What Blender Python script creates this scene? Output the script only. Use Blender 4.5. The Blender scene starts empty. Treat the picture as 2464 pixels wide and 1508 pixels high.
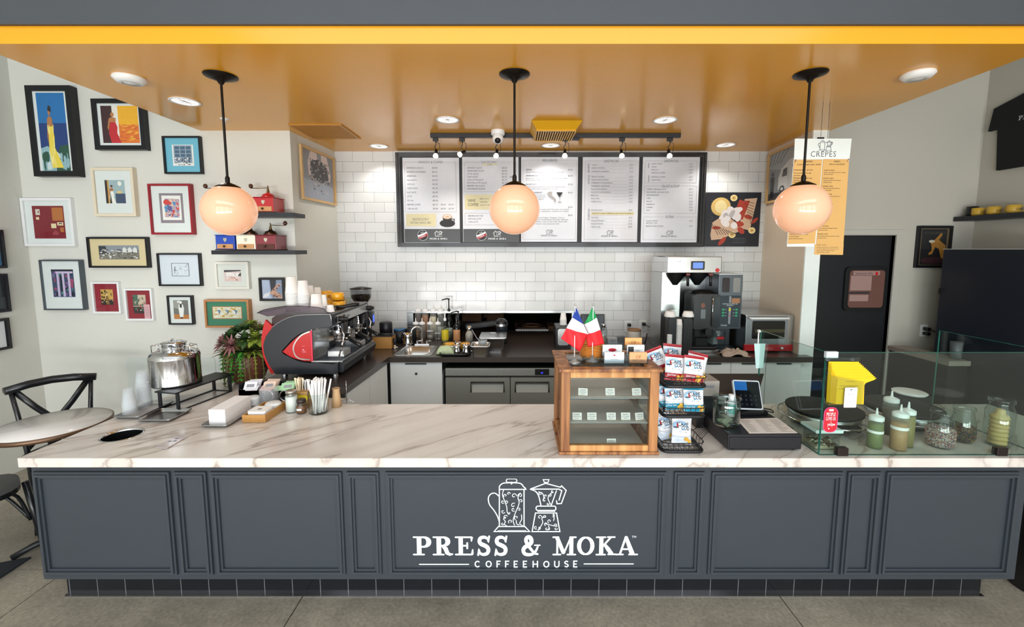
import bpy, math, random
from mathutils import Matrix, Vector, noise
random.seed(7)
C = bpy.context.scene.collection
PI = math.pi
# ---------------------------------------------------------------- camera
FPX, CX, CY, PITCH, EYE = 1050.0, 1240.0, 707.0, math.atan(107/1050.0), 1.80
cam = bpy.data.objects.new('camera', bpy.data.cameras.new('camera')); C.objects.link(cam)
cam.location = (0, 0, EYE); cam.rotation_euler = (PI/2-PITCH, 0, 0)
cam.data.sensor_width = 36; cam.data.sensor_fit = 'HORIZONTAL'
cam.data.lens = FPX/2464*36; cam.data.shift_x = -8/2464; cam.data.shift_y = -47/2464
cam.data.clip_start = .02
sc = bpy.context.scene; sc.camera = cam
# ---------------------------------------------------------------- view, world, daylight
sc.view_settings.view_transform = 'Standard'; sc.view_settings.look = 'None'
sc.view_settings.gamma = 1; sc.view_settings.use_curve_mapping = False
sc.view_settings.exposure = 0.55
sc.cycles.max_bounces = 10; sc.cycles.transparent_max_bounces = 24
sc.cycles.sample_clamp_indirect = 6; sc.cycles.caustics_reflective = False; sc.cycles.caustics_refractive = False
w = bpy.data.worlds.new('world'); sc.world = w; w.use_nodes = True
w.node_tree.nodes['Background'].inputs[0].default_value = (.9, .95, 1, 1)
w.node_tree.nodes['Background'].inputs[1].default_value = 1.6
def area(name, loc, rot, sx, sy, power, col=(1, 1, 1), spread=180):
    d = bpy.data.lights.new(name, 'AREA'); d.shape = 'RECTANGLE'; d.size = sx; d.size_y = sy
    d.energy = power; d.color = col; d.spread = math.radians(spread)
    o = bpy.data.objects.new(name, d); C.objects.link(o); o.location = loc; o.rotation_euler = rot
    return o
# daylight entering through the storefront windows behind the camera
WIN = [(-3.85, -2.35), (-2.15, -.15), (.05, 2.05), (2.25, 4.25)]
for i, (a, b) in enumerate(WIN):
    area('window_and_added_daylight', ((a+b)/2, -3.95, 1.75), (-PI/2, 0, PI), b-a, 2.9, (21, 23, 22, 15)[i], (.97, .985, 1))
    area('added_soffit_uplight', ((a+b)/2, -3.85, .35), (-PI/2-.75, 0, PI), b-a, .7, (80, 88, 85, 60)[i], (1, .985, .95))  # uplights added at the window feet to brighten the soffit underside
added_top_light = area('window_and_added_daylight', (.2, -2.0, 4.42), (0, 0, 0), 7, 2.2, 75, (.97, .985, 1))  # unseen overhead panel added for top light; no skylight is known here
# ---------------------------------------------------------------- helpers
def ray(px, py):
    a, b = (px-CX)/FPX, (py-CY)/FPX; c, s = math.cos(PITCH), math.sin(PITCH)
    return Vector((a, c-b*s, -s-b*c))
def aY(px, py, Y): d = ray(px, py); t = Y/d.y; return Vector((d.x*t, Y, EYE+d.z*t))
def aZ(px, py, Z): d = ray(px, py); t = (Z-EYE)/d.z; return Vector((d.x*t, d.y*t, Z))
def aX(px, py, X): d = ray(px, py); t = X/d.x; return Vector((X, d.y*t, EYE+d.z*t))
def lin(c):
    if isinstance(c, str):
        c = [int(c[i:i+2], 16)/255 for i in (0, 2, 4)]
    return tuple((x/12.92 if x <= .04045 else ((x+.055)/1.055)**2.4) for x in c[:3])+(1,)
MATS = {}
def mat(key, col='808080', rough=.5, metal=0., emit=None, es=0., trans=0., alpha=1., var=.0, scale=20, bump=0., coat=0., ior=1.45, spec=.5):
    if key in MATS: return MATS[key]
    m = bpy.data.materials.new(key); m.use_nodes = True; nt = m.node_tree; b = nt.nodes['Principled BSDF']
    b.inputs['Base Color'].default_value = lin(col); b.inputs['Roughness'].default_value = rough
    b.inputs['Metallic'].default_value = metal; b.inputs['Transmission Weight'].default_value = trans
    b.inputs['Alpha'].default_value = alpha; b.inputs['Coat Weight'].default_value = coat; b.inputs['IOR'].default_value = ior
    b.inputs['Coat Roughness'].default_value = .08; b.inputs['Specular IOR Level'].default_value = spec
    if emit: b.inputs['Emission Color'].default_value = lin(emit); b.inputs['Emission Strength'].default_value = es
    tc = nt.nodes.new('ShaderNodeTexCoord'); n = nt.nodes.new('ShaderNodeTexNoise'); n.inputs['Scale'].default_value = scale
    n.inputs['Detail'].default_value = 3; nt.links.new(tc.outputs['Object'], n.inputs['Vector'])
    v = max(var, .03)
    mx = nt.nodes.new('ShaderNodeMix'); mx.data_type = 'RGBA'; c = lin(col)
    mx.inputs[6].default_value = tuple(x*(1-v) for x in c[:3])+(1,); mx.inputs[7].default_value = tuple(min(1, x*(1+v)) for x in c[:3])+(1,)
    nt.links.new(n.outputs['Fac'], mx.inputs[0]); nt.links.new(mx.outputs[2], b.inputs['Base Color'])
    if bump:
        bp = nt.nodes.new('ShaderNodeBump'); bp.inputs['Strength'].default_value = bump; bp.inputs['Distance'].default_value = .01
        nt.links.new(n.outputs['Fac'], bp.inputs['Height']); nt.links.new(bp.outputs[0], b.inputs['Normal'])
    MATS[key] = m; return m
def thin_glass(key, tint='e8f4f0', refl=.9, rough=.0, ior=1.45):
    """a pane: clear with a Fresnel reflection"""
    if key in MATS: return MATS[key]
    m = bpy.data.materials.new(key); m.use_nodes = True; nt = m.node_tree; nt.nodes.remove(nt.nodes['Principled BSDF'])
    out = nt.nodes['Material Output']; t = nt.nodes.new('ShaderNodeBsdfTransparent'); g = nt.nodes.new('ShaderNodeBsdfGlossy')
    g.inputs['Roughness'].default_value = rough; t.inputs[0].default_value = lin(tint); f = nt.nodes.new('ShaderNodeLayerWeight'); f.inputs[0].default_value = .5
    pw = nt.nodes.new('ShaderNodeMath'); pw.operation = 'POWER'; pw.inputs[1].default_value = 4; nt.links.new(f.outputs['Facing'], pw.inputs[0])
    ml = nt.nodes.new('ShaderNodeMath'); ml.operation = 'MULTIPLY_ADD'; ml.inputs[1].default_value = refl*.9; ml.inputs[2].default_value = .045*refl; ml.use_clamp = True
    mx = nt.nodes.new('ShaderNodeMixShader'); nt.links.new(pw.outputs[0], ml.inputs[0]); nt.links.new(ml.outputs[0], mx.inputs[0])
    nt.links.new(t.outputs[0], mx.inputs[1]); nt.links.new(g.outputs[0], mx.inputs[2]); nt.links.new(mx.outputs[0], out.inputs[0])
    MATS[key] = m; return m
_txt = {}
def text_geo(s, sp=1.0):
    k = (s, sp)
    if k not in _txt:
        cu = bpy.data.curves.new('t', 'FONT'); cu.body = s; cu.resolution_u = 2; cu.space_character = sp
        o = bpy.data.objects.new('t', cu); me = o.to_mesh()
        _txt[k] = ([tuple(v.co) for v in me.vertices], [tuple(p.vertices) for p in me.polygons])
        o.to_mesh_clear(); bpy.data.objects.remove(o); bpy.data.curves.remove(cu)
    return _txt[k]
class MB:
    def __init__(s): s.v = []; s.f = []; s.m = []; s.s = []; s.M = Matrix()
    def add(s, vs, fs, mi=0, smooth=False):
        n = len(s.v); M = s.M; flip = M.to_3x3().determinant() < 0
        s.v += [tuple(M @ Vector(v)) for v in vs]
        for f in fs:
            f = [i+n for i in f]
            s.f.append(f[::-1] if flip else f); s.m.append(mi); s.s.append(smooth)
        return s
    def box(s, x0, x1, y0, y1, z0, z1, mi=0):
        if x0 > x1: x0, x1 = x1, x0
        if y0 > y1: y0, y1 = y1, y0
        if z0 > z1: z0, z1 = z1, z0
        v = [(x, y, z) for z in (z0, z1) for y in (y0, y1) for x in (x0, x1)]
        return s.add(v, [(0, 2, 3, 1), (4, 5, 7, 6), (0, 1, 5, 4), (2, 6, 7, 3), (0, 4, 6, 2), (1, 3, 7, 5)], mi)
    def quad(s, a, b, c, d, mi=0): return s.add([a, b, c, d], [(0, 1, 2, 3)], mi)
    def plate(s, x0, x1, z0, z1, y, mi=0):      # faces -Y
        return s.add([(x0, y, z0), (x1, y, z0), (x1, y, z1), (x0, y, z1)], [(0, 1, 2, 3)], mi)
    def poly(s, pts, y, mi=0):                  # XZ polygon facing -Y, triangulated by blender
        a = sum(pts[i][0]*pts[(i+1) % len(pts)][1]-pts[(i+1) % len(pts)][0]*pts[i][1] for i in range(len(pts)))
        if a < 0: pts = pts[::-1]
        return s.add([(p[0], y, p[1]) for p in pts], [tuple(range(len(pts)))], mi)
    def ell(s, cx, cz, rx, rz, y, mi=0, n=20, rot=0):
        return s.poly([(cx+rx*math.cos(t)*math.cos(rot)-rz*math.sin(t)*math.sin(rot), cz+rx*math.cos(t)*math.sin(rot)+rz*math.sin(t)*math.cos(rot)) for t in [2*PI*i/n for i in range(n)]], y, mi)
    def prism(s, pts, y0, y1, mi=0, mside=None, smooth=False):   # XZ outline extruded along Y
        a = sum(pts[i][0]*pts[(i+1) % len(pts)][1]-pts[(i+1) % len(pts)][0]*pts[i][1] for i in range(len(pts)))
        if a < 0: pts = pts[::-1]
        n = len(pts); y0, y1 = min(y0, y1), max(y0, y1)
        v = [(p[0], y0, p[1]) for p in pts]+[(p[0], y1, p[1]) for p in pts]
        s.add(v, [tuple(range(n)), tuple(range(2*n-1, n-1, -1))], mi)
        s.add(v, [(i, i+n, (i+1) % n+n, (i+1) % n) for i in range(n)], mi if mside is None else mside, smooth)
        return s
    def slab(s, pts, z0, z1, mi=0, mside=None): # XY outline extruded along Z
        M = s.M; s.M = M @ Matrix(((1, 0, 0, 0), (0, 0, 1, 0), (0, 1, 0, 0), (0, 0, 0, 1)))
        s.prism(pts, z0, z1, mi, mside); s.M = M; return s
    def lathe(s, prof, c=(0, 0, 0), n=28, mi=0, smooth=True, sx=1, sy=1, cap=True):
        vs = []; fs = []
        for r, z in prof:
            for i in range(n):
                a = 2*PI*i/n; vs.append((c[0]+r*math.cos(a)*sx, c[1]+r*math.sin(a)*sy, c[2]+z))
        for j in range(len(prof)-1):
            for i in range(n):
                k = (i+1) % n; fs.append((j*n+i, j*n+k, (j+1)*n+k, (j+1)*n+i))
        s.add(vs, fs, mi, smooth)
        if cap:
            for j, rev in ((0, True), (len(prof)-1, False)):
                if prof[j][0] > 1e-5:
                    f = tuple(range(j*n, j*n+n)); s.add(vs, [f[::-1] if rev else f], mi)
        return s
    def cyl(s, c, r, h, mi=0, n=24, r2=None, ax='z'):
        M = s.M; T = Matrix.Translation(Vector(c))
        if ax == 'y': T = T @ Matrix.Rotation(-PI/2, 4, 'X')
        if ax == 'x': T = T @ Matrix.Rotation(PI/2, 4, 'Y')
        s.M = M @ T; s.lathe([(r, 0), (r if r2 is None else r2, h)], n=n, mi=mi); s.M = M; return s
    def sphere(s, c, r, mi=0, n=20, sx=1, sy=1, sz=1, a0=-90, a1=90):
        k = max(4, n//2)
        prof = [(r*math.cos(math.radians(a0+(a1-a0)*i/k)), r*sz*math.sin(math.radians(a0+(a1-a0)*i/k))) for i in range(k+1)]
        return s.lathe([(max(p[0], 0), p[1]) for p in prof], c, n, mi, True, sx, sy)
    def tube(s, pts, r, n=8, mi=0, closed=False, flat=1.0, up=None):
        pts = [Vector(p) for p in pts]; N = len(pts); vs = []; rr = r if isinstance(r, (list, tuple)) else [r]*N
        pn = None
        for i in range(N):
            if closed: t = (pts[(i+1) % N]-pts[i-1])
            else: t = (pts[min(i+1, N-1)]-pts[max(i-1, 0)])
            t.normalize()
            if up is not None: pn = Vector(up)
            elif pn is None: pn = Vector((0, 0, 1)) if abs(t.z) < .9 else Vector((1, 0, 0))
            nn = (pn-t*pn.dot(t))
            if nn.length < 1e-6: nn = t.orthogonal()
            nn.normalize(); b = t.cross(nn); pn = nn
            for k in range(n):
                a = 2*PI*k/n+(PI/n if n == 4 else 0); vs.append(pts[i]+(nn*math.cos(a)*flat+b*math.sin(a))*rr[i])
        fs = []
        for i in range(N if closed else N-1):
            j = (i+1) % N
            for k in range(n): l = (k+1) % n; fs.append((i*n+k, i*n+l, j*n+l, j*n+k))
        if not closed: fs += [tuple(range(n-1, -1, -1)), tuple(range((N-1)*n, N*n))]
        return s.add(vs, fs, mi, n > 4)
    def bar(s, a, b, w, h=None, mi=0):          # square bar
        return s.tube([a, b], w*.7071, 4, mi)
    def text(s, t, x, z, size, y=0, mi=0, align='l', sp=1.0, w=None, rot=0, ital=0):
        vs, fs = text_geo(t, sp)
        if not vs: return s
        x1 = max(v[0] for v in vs); x0 = min(v[0] for v in vs); W = (x1-x0)*size; k = 1
        if w: k = w/max(W, 1e-6); W = w
        ox = {'l': 0, 'c': -W/2, 'r': -W}[align]; cr, sr = math.cos(rot), math.sin(rot)
        out = []
        for v in vs:
            a = (v[0]-x0)*size*k+ox+ital*v[1]*size; b = v[1]*size; out.append((x+a*cr-b*sr, y, z+a*sr+b*cr))
        return s.add(out, fs, mi)
    def build(s, name, mats, parent=None, bevel=0, seg=2, loc=None):
        if not isinstance(mats, (list, tuple)): mats = [mats]
        me = bpy.data.meshes.new(name); me.from_pydata(s.v, [], s.f); 
        for m in mats: me.materials.append(m)
        me.polygons.foreach_set('material_index', [min(i, len(mats)-1) for i in s.m]); me.polygons.foreach_set('use_smooth', s.s)
        me.update()
        o = bpy.data.objects.new(name, me); C.objects.link(o)
        if parent: o.parent = parent
        if loc is not None: o.location = loc
        if bevel:
            b = o.modifiers.new('bevel', 'BEVEL'); b.width = bevel; b.segments = seg; b.limit_method = 'ANGLE'; b.angle_limit = math.radians(40)
            b.harden_normals = False
        return o
def rrect(x0, x1, z0, z1, r, n=4):
    out = []
    for cx, cz, a0 in ((x1-r, z1-r, 0), (x0+r, z1-r, 90), (x0+r, z0+r, 180), (x1-r, z0+r, 270)):
        for i in range(n+1): a = math.radians(a0+90*i/n); out.append((cx+r*math.cos(a), cz+r*math.sin(a)))
    return out
def arc(cx, cz, r, a0, a1, n=8): return [(cx+r*math.cos(math.radians(a0+(a1-a0)*i/n)), cz+r*math.sin(math.radians(a0+(a1-a0)*i/n))) for i in range(n+1)]
def tag(o, label, cat, group=None, kind=None):
    o['label'] = label; o['category'] = cat
    if group: o['group'] = group
    if kind: o['kind'] = kind
    return o
def thing(name, label, cat, loc=(0, 0, 0), rz=0, group=None):
    o = bpy.data.objects.new(name, None); C.objects.link(o); o.location = loc; o.rotation_euler = (0, 0, rz)
    o.empty_display_size = .05
    return tag(o, label, cat, group)
def struct(o): o['kind'] = 'structure'; return o
def copy_tree(o, loc=None, rz=None, label=None, parent=None):
    c = o.copy(); C.objects.link(c); c.parent = parent
    if loc is not None: c.location = loc
    if rz is not None: c.rotation_euler = (0, 0, rz)
    if label: c['label'] = label
    for ch in list(o.children): copy_tree(ch, parent=c)
    return c
# ---------------------------------------------------------------- common materials
STEEL = mat('brushed_steel', 'b9bbbb', .28, 1, bump=.02, scale=60)
CHROME = mat('chrome', 'd8d8da', .07, 1)
BLACKP = mat('black_plastic', '121315', .35)
BLACKM = mat('black_metal', '15161a', .42)
WHITEP = mat('white_plastic', 'e6e8e8', .35)
PAPER = mat('white_paper', 'edecea', .7)
GLASS = thin_glass('clear_glass', 'eef6f4', .9)
PLASTIC = thin_glass('clear_plastic', 'e9eef0', 1.0, .12)
DARKTXT = mat('print_black', '26282c', .6)
WHITETXT = mat('print_white', 'e9f2f5', .5)
GREYTXT = mat('print_grey', '6c7076', .6)
RED = mat('red_paint', 'c01520', .3, coat=.4)
YELLOWP = mat('yellow_ceramic', 'e0a020', .25, coat=.4)
WOOD = mat('light_wood', 'c08a52', .5, var=.15, scale=30)
# ================================================================ room
YF, YB, ZC, YP = 1.93, 2.64, .84, 1.985
YL, YW, ZCE = 3.65, 4.40, 2.757
XL, XR, YR, ZTOP, YFR = -4.05, 4.18, 4.02, 4.5, -3.6
SX = 2.55
def nodes_of(m): nt = m.node_tree; return nt, nt.nodes['Principled BSDF']
PAINT = mat('painted_wall', 'cfd0c9', .62, var=.02, scale=90, bump=.05)
def tile_mat():
    m = mat('subway_tile', 'e9ebea', .09, scale=3, spec=.3); nt, b = nodes_of(m)
    tc = nt.nodes.new('ShaderNodeTexCoord'); sp = nt.nodes.new('ShaderNodeSeparateXYZ'); cb = nt.nodes.new('ShaderNodeCombineXYZ')
    nt.links.new(tc.outputs['Object'], sp.inputs[0]); nt.links.new(sp.outputs[0], cb.inputs[0]); nt.links.new(sp.outputs[2], cb.inputs[1])
    br = nt.nodes.new('ShaderNodeTexBrick'); nt.links.new(cb.outputs[0], br.inputs['Vector'])
    br.inputs['Scale'].default_value = 1; br.inputs['Brick Width'].default_value = .2; br.inputs['Row Height'].default_value = .0985
    br.inputs['Mortar Size'].default_value = .0013; br.inputs['Mortar Smooth'].default_value = .1
    br.inputs['Color1'].default_value = lin('dcdfe0'); br.inputs['Color2'].default_value = lin('d3d6d6'); br.inputs['Mortar'].default_value = lin('77797c')
    nt.links.new(br.outputs['Color'], b.inputs['Base Color'])
    n = nt.nodes.new('ShaderNodeTexNoise'); n.inputs['Scale'].default_value = 5; nt.links.new(tc.outputs['Object'], n.inputs['Vector'])
    ad = nt.nodes.new('ShaderNodeMath'); ad.operation = 'MULTIPLY_ADD'; ad.inputs[1].default_value = -1; nt.links.new(br.outputs['Fac'], ad.inputs[0]); nt.links.new(n.outputs['Fac'], ad.inputs[2])
    bp = nt.nodes.new('ShaderNodeBump'); bp.inputs['Strength'].default_value = .16; bp.inputs['Distance'].default_value = .012
    nt.links.new(ad.outputs[0], bp.inputs['Height']); nt.links.new(bp.outputs[0], b.inputs['Normal'])
    r = nt.nodes.new('ShaderNodeMath'); r.operation = 'MULTIPLY_ADD'; r.inputs[1].default_value = .5; r.inputs[2].default_value = .14
    nt.links.new(br.outputs['Fac'], r.inputs[0]); nt.links.new(r.outputs[0], b.inputs['Roughness'])
    return m
TILE = tile_mat()
def floor_mat():
    m = mat('polished_concrete', '8b8478', .32, scale=1.6); nt, b = nodes_of(m)
    tc = nt.nodes.new('ShaderNodeTexCoord'); n = nt.nodes.new('ShaderNodeTexNoise'); n.inputs['Scale'].default_value = 2.2; n.inputs['Detail'].default_value = 8; n.inputs['Roughness'].default_value = .65
    nt.links.new(tc.outputs['Object'], n.inputs['Vector'])
    cr = nt.nodes.new('ShaderNodeValToRGB'); cr.color_ramp.elements[0].position = .3; cr.color_ramp.elements[0].color = lin('7d766a')
    cr.color_ramp.elements[1].position = .72; cr.color_ramp.elements[1].color = lin('aea695')
    nt.links.new(n.outputs['Fac'], cr.inputs[0])
    n2 = nt.nodes.new('ShaderNodeTexNoise'); n2.inputs['Scale'].default_value = 60; n2.inputs['Detail'].default_value = 4; nt.links.new(tc.outputs['Object'], n2.inputs['Vector'])
    mx = nt.nodes.new('ShaderNodeMix'); mx.data_type = 'RGBA'; mx.blend_type = 'OVERLAY'; mx.inputs[0].default_value = .45
    nt.links.new(cr.outputs[0], mx.inputs[6]); nt.links.new(n2.outputs['Fac'], mx.inputs[7]); nt.links.new(mx.outputs[2], b.inputs['Base Color'])
    r = nt.nodes.new('ShaderNodeMath'); r.operation = 'MULTIPLY_ADD'; r.inputs[1].default_value = .35; r.inputs[2].default_value = .2
    nt.links.new(n.outputs['Fac'], r.inputs[0]); nt.links.new(r.outputs[0], b.inputs['Roughness'])
    return m
FLOORM = floor_mat()
def wallbox(name, x0, x1, y0, y1, z0, z1, m=PAINT): return struct(MB().box(x0, x1, y0, y1, z0, z1).build(name, m))
# floor split by sawn joints
f = MB()
xs = [XL-1.5, -2.53, -1.11, 1.38, 3.6, 8]; ys = [YFR-.4, -1.6, .4, 2.3, 4.3, 9]
for i in range(5):
    for j in range(5): f.box(xs[i]+.003, xs[i+1]-.003, ys[j]+.003, ys[j+1]-.003, -.05, 0)
f.box(XL-1.5, 8, YFR-.4, 9, -.08, -.006, 1)
struct(f.build('floor', [FLOORM, mat('joint_dark', '3a3733', .8)]))
# left picture wall (faces the camera), alcove sides, tiled back wall with a pass-through
aL0 = aY(697, 317, YL).x; aL1 = aY(805, 363, YW).x; aR0 = aY(1955, 316, YL).x; aR1 = aY(1848, 362, YW).x
wallbox('wall_left_front', XL, aL0, YL, YL+.12, 0, ZTOP)
struct(MB().slab([(aL0, YL+.12), (aL1, YW), (aL1, YW+.3), (aL0-.3, YW+.3), (aL0-.3, YL+.12)], 0, ZTOP).build('wall_alcove_left', PAINT))
OX0, OX1, OZ1 = aY(983, 752, YW).x, aY(1378, 752, YW).x, aY(983, 752, YW).z
tw = MB(); tw.box(aL1, OX0, YW, YW+.12, 0, ZCE); tw.box(OX1, aR1, YW, YW+.12, 0, ZCE); tw.box(OX0, OX1, YW, YW+.12, OZ1, ZCE); tw.box(OX0, OX1, YW, YW+.12, 0, .862)
struct(tw.build('wall_back', TILE))
PANELM = mat('partition_paint', 'd9ccb9', .55, var=.02, scale=60)
ENDX = aY(1990, 330, YL).x
struct(MB().slab([(aR0, YL), (ENDX, YL), (ENDX, YW+.2), (aR1, YW+.2), (aR1, YW)], 0, ZCE).build('wall_alcove_right', PANELM))
struct(MB().box(aR0+.001, ENDX+.004, YL-.012, YL+.002, .0, ZCE).build('trim_1', mat('white_trim', 'e3ebe8', .4)))
# right door wall and side walls
WALLR_SHADED = mat('wall_paint_shaded', 'b4b1a6', .62, var=.02, scale=90, bump=.05)  # wall paint darkened: the weaker light on this side is put into its colour
dx0, dx1, dz1 = ENDX+.01, aY(2152, 600, YR).x, aY(2050, 566, YR).z
wr = MB(); wr.box(dx0, dx1, YR, YR+.12, dz1, ZTOP); wr.box(dx1, XR, YR, YR+.12, 0, ZTOP)
struct(wr.build('wall_right_back', WALLR_SHADED))
wallbox('wall_right', XR, XR+.15, YFR, YR+.12, 0, ZTOP, WALLR_SHADED)
wallbox('wall_left', XL-.15, XL, YFR, YL+.12, 0, ZTOP)
wallbox('ceiling', XL-.15, XR+.15, -.8, YR+.12, ZTOP, ZTOP+.1, mat('ceiling_white', 'c9c9c4', .7))
wallbox('ceiling_front', XL-.15, XR+.15, YFR-.15, -3.2, ZTOP, ZTOP+.1, MATS['ceiling_white'])
wallbox('ceiling_left', XL-.15, -3.4, -3.2, -.8, ZTOP, ZTOP+.1, MATS['ceiling_white'])
wallbox('ceiling_right', 3.8, XR+.15, -3.2, -.8, ZTOP, ZTOP+.1, MATS['ceiling_white'])
# storefront wall behind the camera
sf = MB(); sf.box(XL-.15, XR+.15, YFR-.15, YFR, 3.3, ZTOP); sf.box(XL-.15, XR+.15, YFR-.15, YFR, 0, .2)
e = [XL-.15]+[q for p in WIN for q in p]+[XR+.15]
for i in range(0, len(e), 2): sf.box(e[i], e[i+1], YFR-.15, YFR, .2, 3.3)
struct(sf.build('wall_front', mat('charcoal_paint', '3b4046', .5)))
for i, (a, b) in enumerate(WIN):
    m = MB(); m.box(a, a+.05, YFR-.1, YFR-.04, .2, 3.3); m.box(b-.05, b, YFR-.1, YFR-.04, .2, 3.3); m.box(a, b, YFR-.1, YFR-.04, 2.3, 2.36)
    struct(m.build('window_%d' % (i+1), mat('aluminium_frame', '2b2d30', .4, .6)))
# soffit over the bar
YS = 2.15
YEL = mat('glossy_ochre', 'dd9a1e', .22, var=.02, scale=2, coat=.12, spec=.4)
nt, b_ = nodes_of(YEL); b_.inputs['Coat Roughness'].default_value = .12
GREY = mat('grey_beam', '3f4348', .5, var=.04, scale=6)
struct(MB().box(-SX, SX, YS, YW+.1, ZCE, ZCE+.078).build('ceiling_soffit', YEL))
struct(MB().box(-SX, SX, YS-.02, YW+.1, ZCE+.078, ZTOP).build('ceiling_beam', GREY))
# dark back kitchen seen through the pass-through
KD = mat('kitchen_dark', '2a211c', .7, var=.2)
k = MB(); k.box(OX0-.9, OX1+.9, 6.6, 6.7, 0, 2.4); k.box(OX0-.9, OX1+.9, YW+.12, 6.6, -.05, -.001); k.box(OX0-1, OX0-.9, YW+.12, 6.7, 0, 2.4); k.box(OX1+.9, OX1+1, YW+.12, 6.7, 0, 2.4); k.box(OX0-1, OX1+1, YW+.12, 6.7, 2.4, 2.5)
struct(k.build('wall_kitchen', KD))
fr = MB(); W = .03
fr.box(OX0-.012, OX1+.012, YW-.012, YW+.13, OZ1-.002, OZ1+.022); fr.box(OX0-.012, OX0+.05, YW-.012, YW+.13, .911, OZ1); fr.box(OX1-.01, OX1+.012, YW-.012, YW+.13, .911, OZ1)
struct(fr.build('trim_2', STEEL))
# swing door with a window
DOORM = mat('black_door', '15171b', .4)
door = MB()
wa, wb = aY(2040, 740, YR).x, aY(2124, 740, YR).x; wz0, wz1 = aY(2080, 740, YR).z, aY(2080, 650, YR).z
for x0, x1, z0, z1 in ((dx0, wa, .01, dz1), (wb, dx1-.004, .01, dz1), (wa, wb, .01, wz0), (wa, wb, wz1, dz1)): door.box(x0, x1, YR+.03, YR+.075, z0, z1)
d = struct(door.build('door_1', DOORM))
g = MB(); g.prism(rrect(wa-.035, wb+.035, wz0-.035, wz1+.035, .05), YR+.01, YR+.028, 0); 
g.build('window_gasket', BLACKP, d)
g = MB(); g.prism(rrect(wa+.0, wb-.0, wz0+.0, wz1-.0, .03), YR+.004, YR+.0095, 0)
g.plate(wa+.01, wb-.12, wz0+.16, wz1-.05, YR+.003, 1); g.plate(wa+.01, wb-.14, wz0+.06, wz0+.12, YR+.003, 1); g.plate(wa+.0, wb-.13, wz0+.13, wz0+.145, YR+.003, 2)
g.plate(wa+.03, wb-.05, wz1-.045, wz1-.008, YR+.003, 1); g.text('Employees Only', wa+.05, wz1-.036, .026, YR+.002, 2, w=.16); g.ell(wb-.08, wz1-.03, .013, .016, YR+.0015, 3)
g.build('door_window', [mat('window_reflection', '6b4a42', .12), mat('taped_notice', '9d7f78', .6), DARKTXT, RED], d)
jm = MATS['white_trim']
jb = MB(); jx = aY(2168, 600, YR).x; wr_ = 0
jb.box(dx1, jx, YR-.015, YR, 0, dz1+.05); jb.box(dx0, dx1, YR-.015, YR, dz1+.006, dz1+.05); jb.box(dx1, dx1+.02, YR, YR+.09, 0, dz1)
struct(jb.build('trim_3', mat('door_frame_paint', 'b3b1a8', .5)))
# ================================================================ bar counter
def marble(key, base, vein, rough, dens=.5, sc=1.6):
    m = mat(key, base, rough, coat=.2); nt, b = nodes_of(m)
    tc = nt.nodes.new('ShaderNodeTexCoord'); mp = nt.nodes.new('ShaderNodeMapping'); mp.vector_type = 'TEXTURE'; mp.inputs['Rotation'].default_value = (0, math.radians(-20), math.radians(40))
    mp.inputs['Scale'].default_value = (4.2, .30, .6); nt.links.new(tc.outputs['Object'], mp.inputs[0])
    n1 = nt.nodes.new('ShaderNodeTexNoise'); n1.inputs['Scale'].default_value = sc; n1.inputs['Detail'].default_value = 6; n1.inputs['Roughness'].default_value = .52; n1.inputs['Distortion'].default_value = .12
    nt.links.new(mp.outputs[0], n1.inputs['Vector'])
    cr = nt.nodes.new('ShaderNodeValToRGB'); E = cr.color_ramp.elements
    E[0].position = .30; E[0].color = (0, 0, 0, 1); E[1].position = .62; E[1].color = (0, 0, 0, 1)
    e = E.new(.47); e.color = (.30, .30, .30, 1); e = E.new(.495); e.color = (.95, .95, .95, 1); e = E.new(.515); e.color = (.25, .25, .25, 1); e = E.new(.56); e.color = (.05,)*3+(1,)
    nt.links.new(n1.outputs['Fac'], cr.inputs[0])
    n2 = nt.nodes.new('ShaderNodeTexNoise'); n2.inputs['Scale'].default_value = 1.3; n2.inputs['Detail'].default_value = 3; nt.links.new(tc.outputs['Object'], n2.inputs['Vector'])
    ml = nt.nodes.new('ShaderNodeMath'); ml.operation = 'MULTIPLY'; nt.links.new(cr.outputs[0], ml.inputs[0]); nt.links.new(n2.outputs['Fac'], ml.inputs[1])
    m2 = nt.nodes.new('ShaderNodeMath'); m2.operation = 'MULTIPLY'; m2.inputs[1].default_value = dens*2; nt.links.new(ml.outputs[0], m2.inputs[0]); m2.use_clamp = True
    mx = nt.nodes.new('ShaderNodeMix'); mx.data_type = 'RGBA'; mx.inputs[6].default_value = lin(base); mx.inputs[7].default_value = lin(vein)
    nt.links.new(m2.outputs[0], mx.inputs[0]); nt.links.new(mx.outputs[2], b.inputs['Base Color']); return m
MARB = marble('marble_laminate', 'dad4cd', '928073', .22, .7, 1.5)
CG = mat('counter_grey', '373d44', .33, var=.03, scale=8)
CGM = mat('counter_moulding_grey', '383e45', .30)
XC0 = aY(42, 1103, YF).x; XC1 = 2.95
XLEG = -1.72; XS1 = aZ(840, 925, .91).x; YS0 = 2.757
TH = ZC-aY(1200, 1124, YF).z
chute = aZ(294, 1046, ZC); CR = .085
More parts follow.
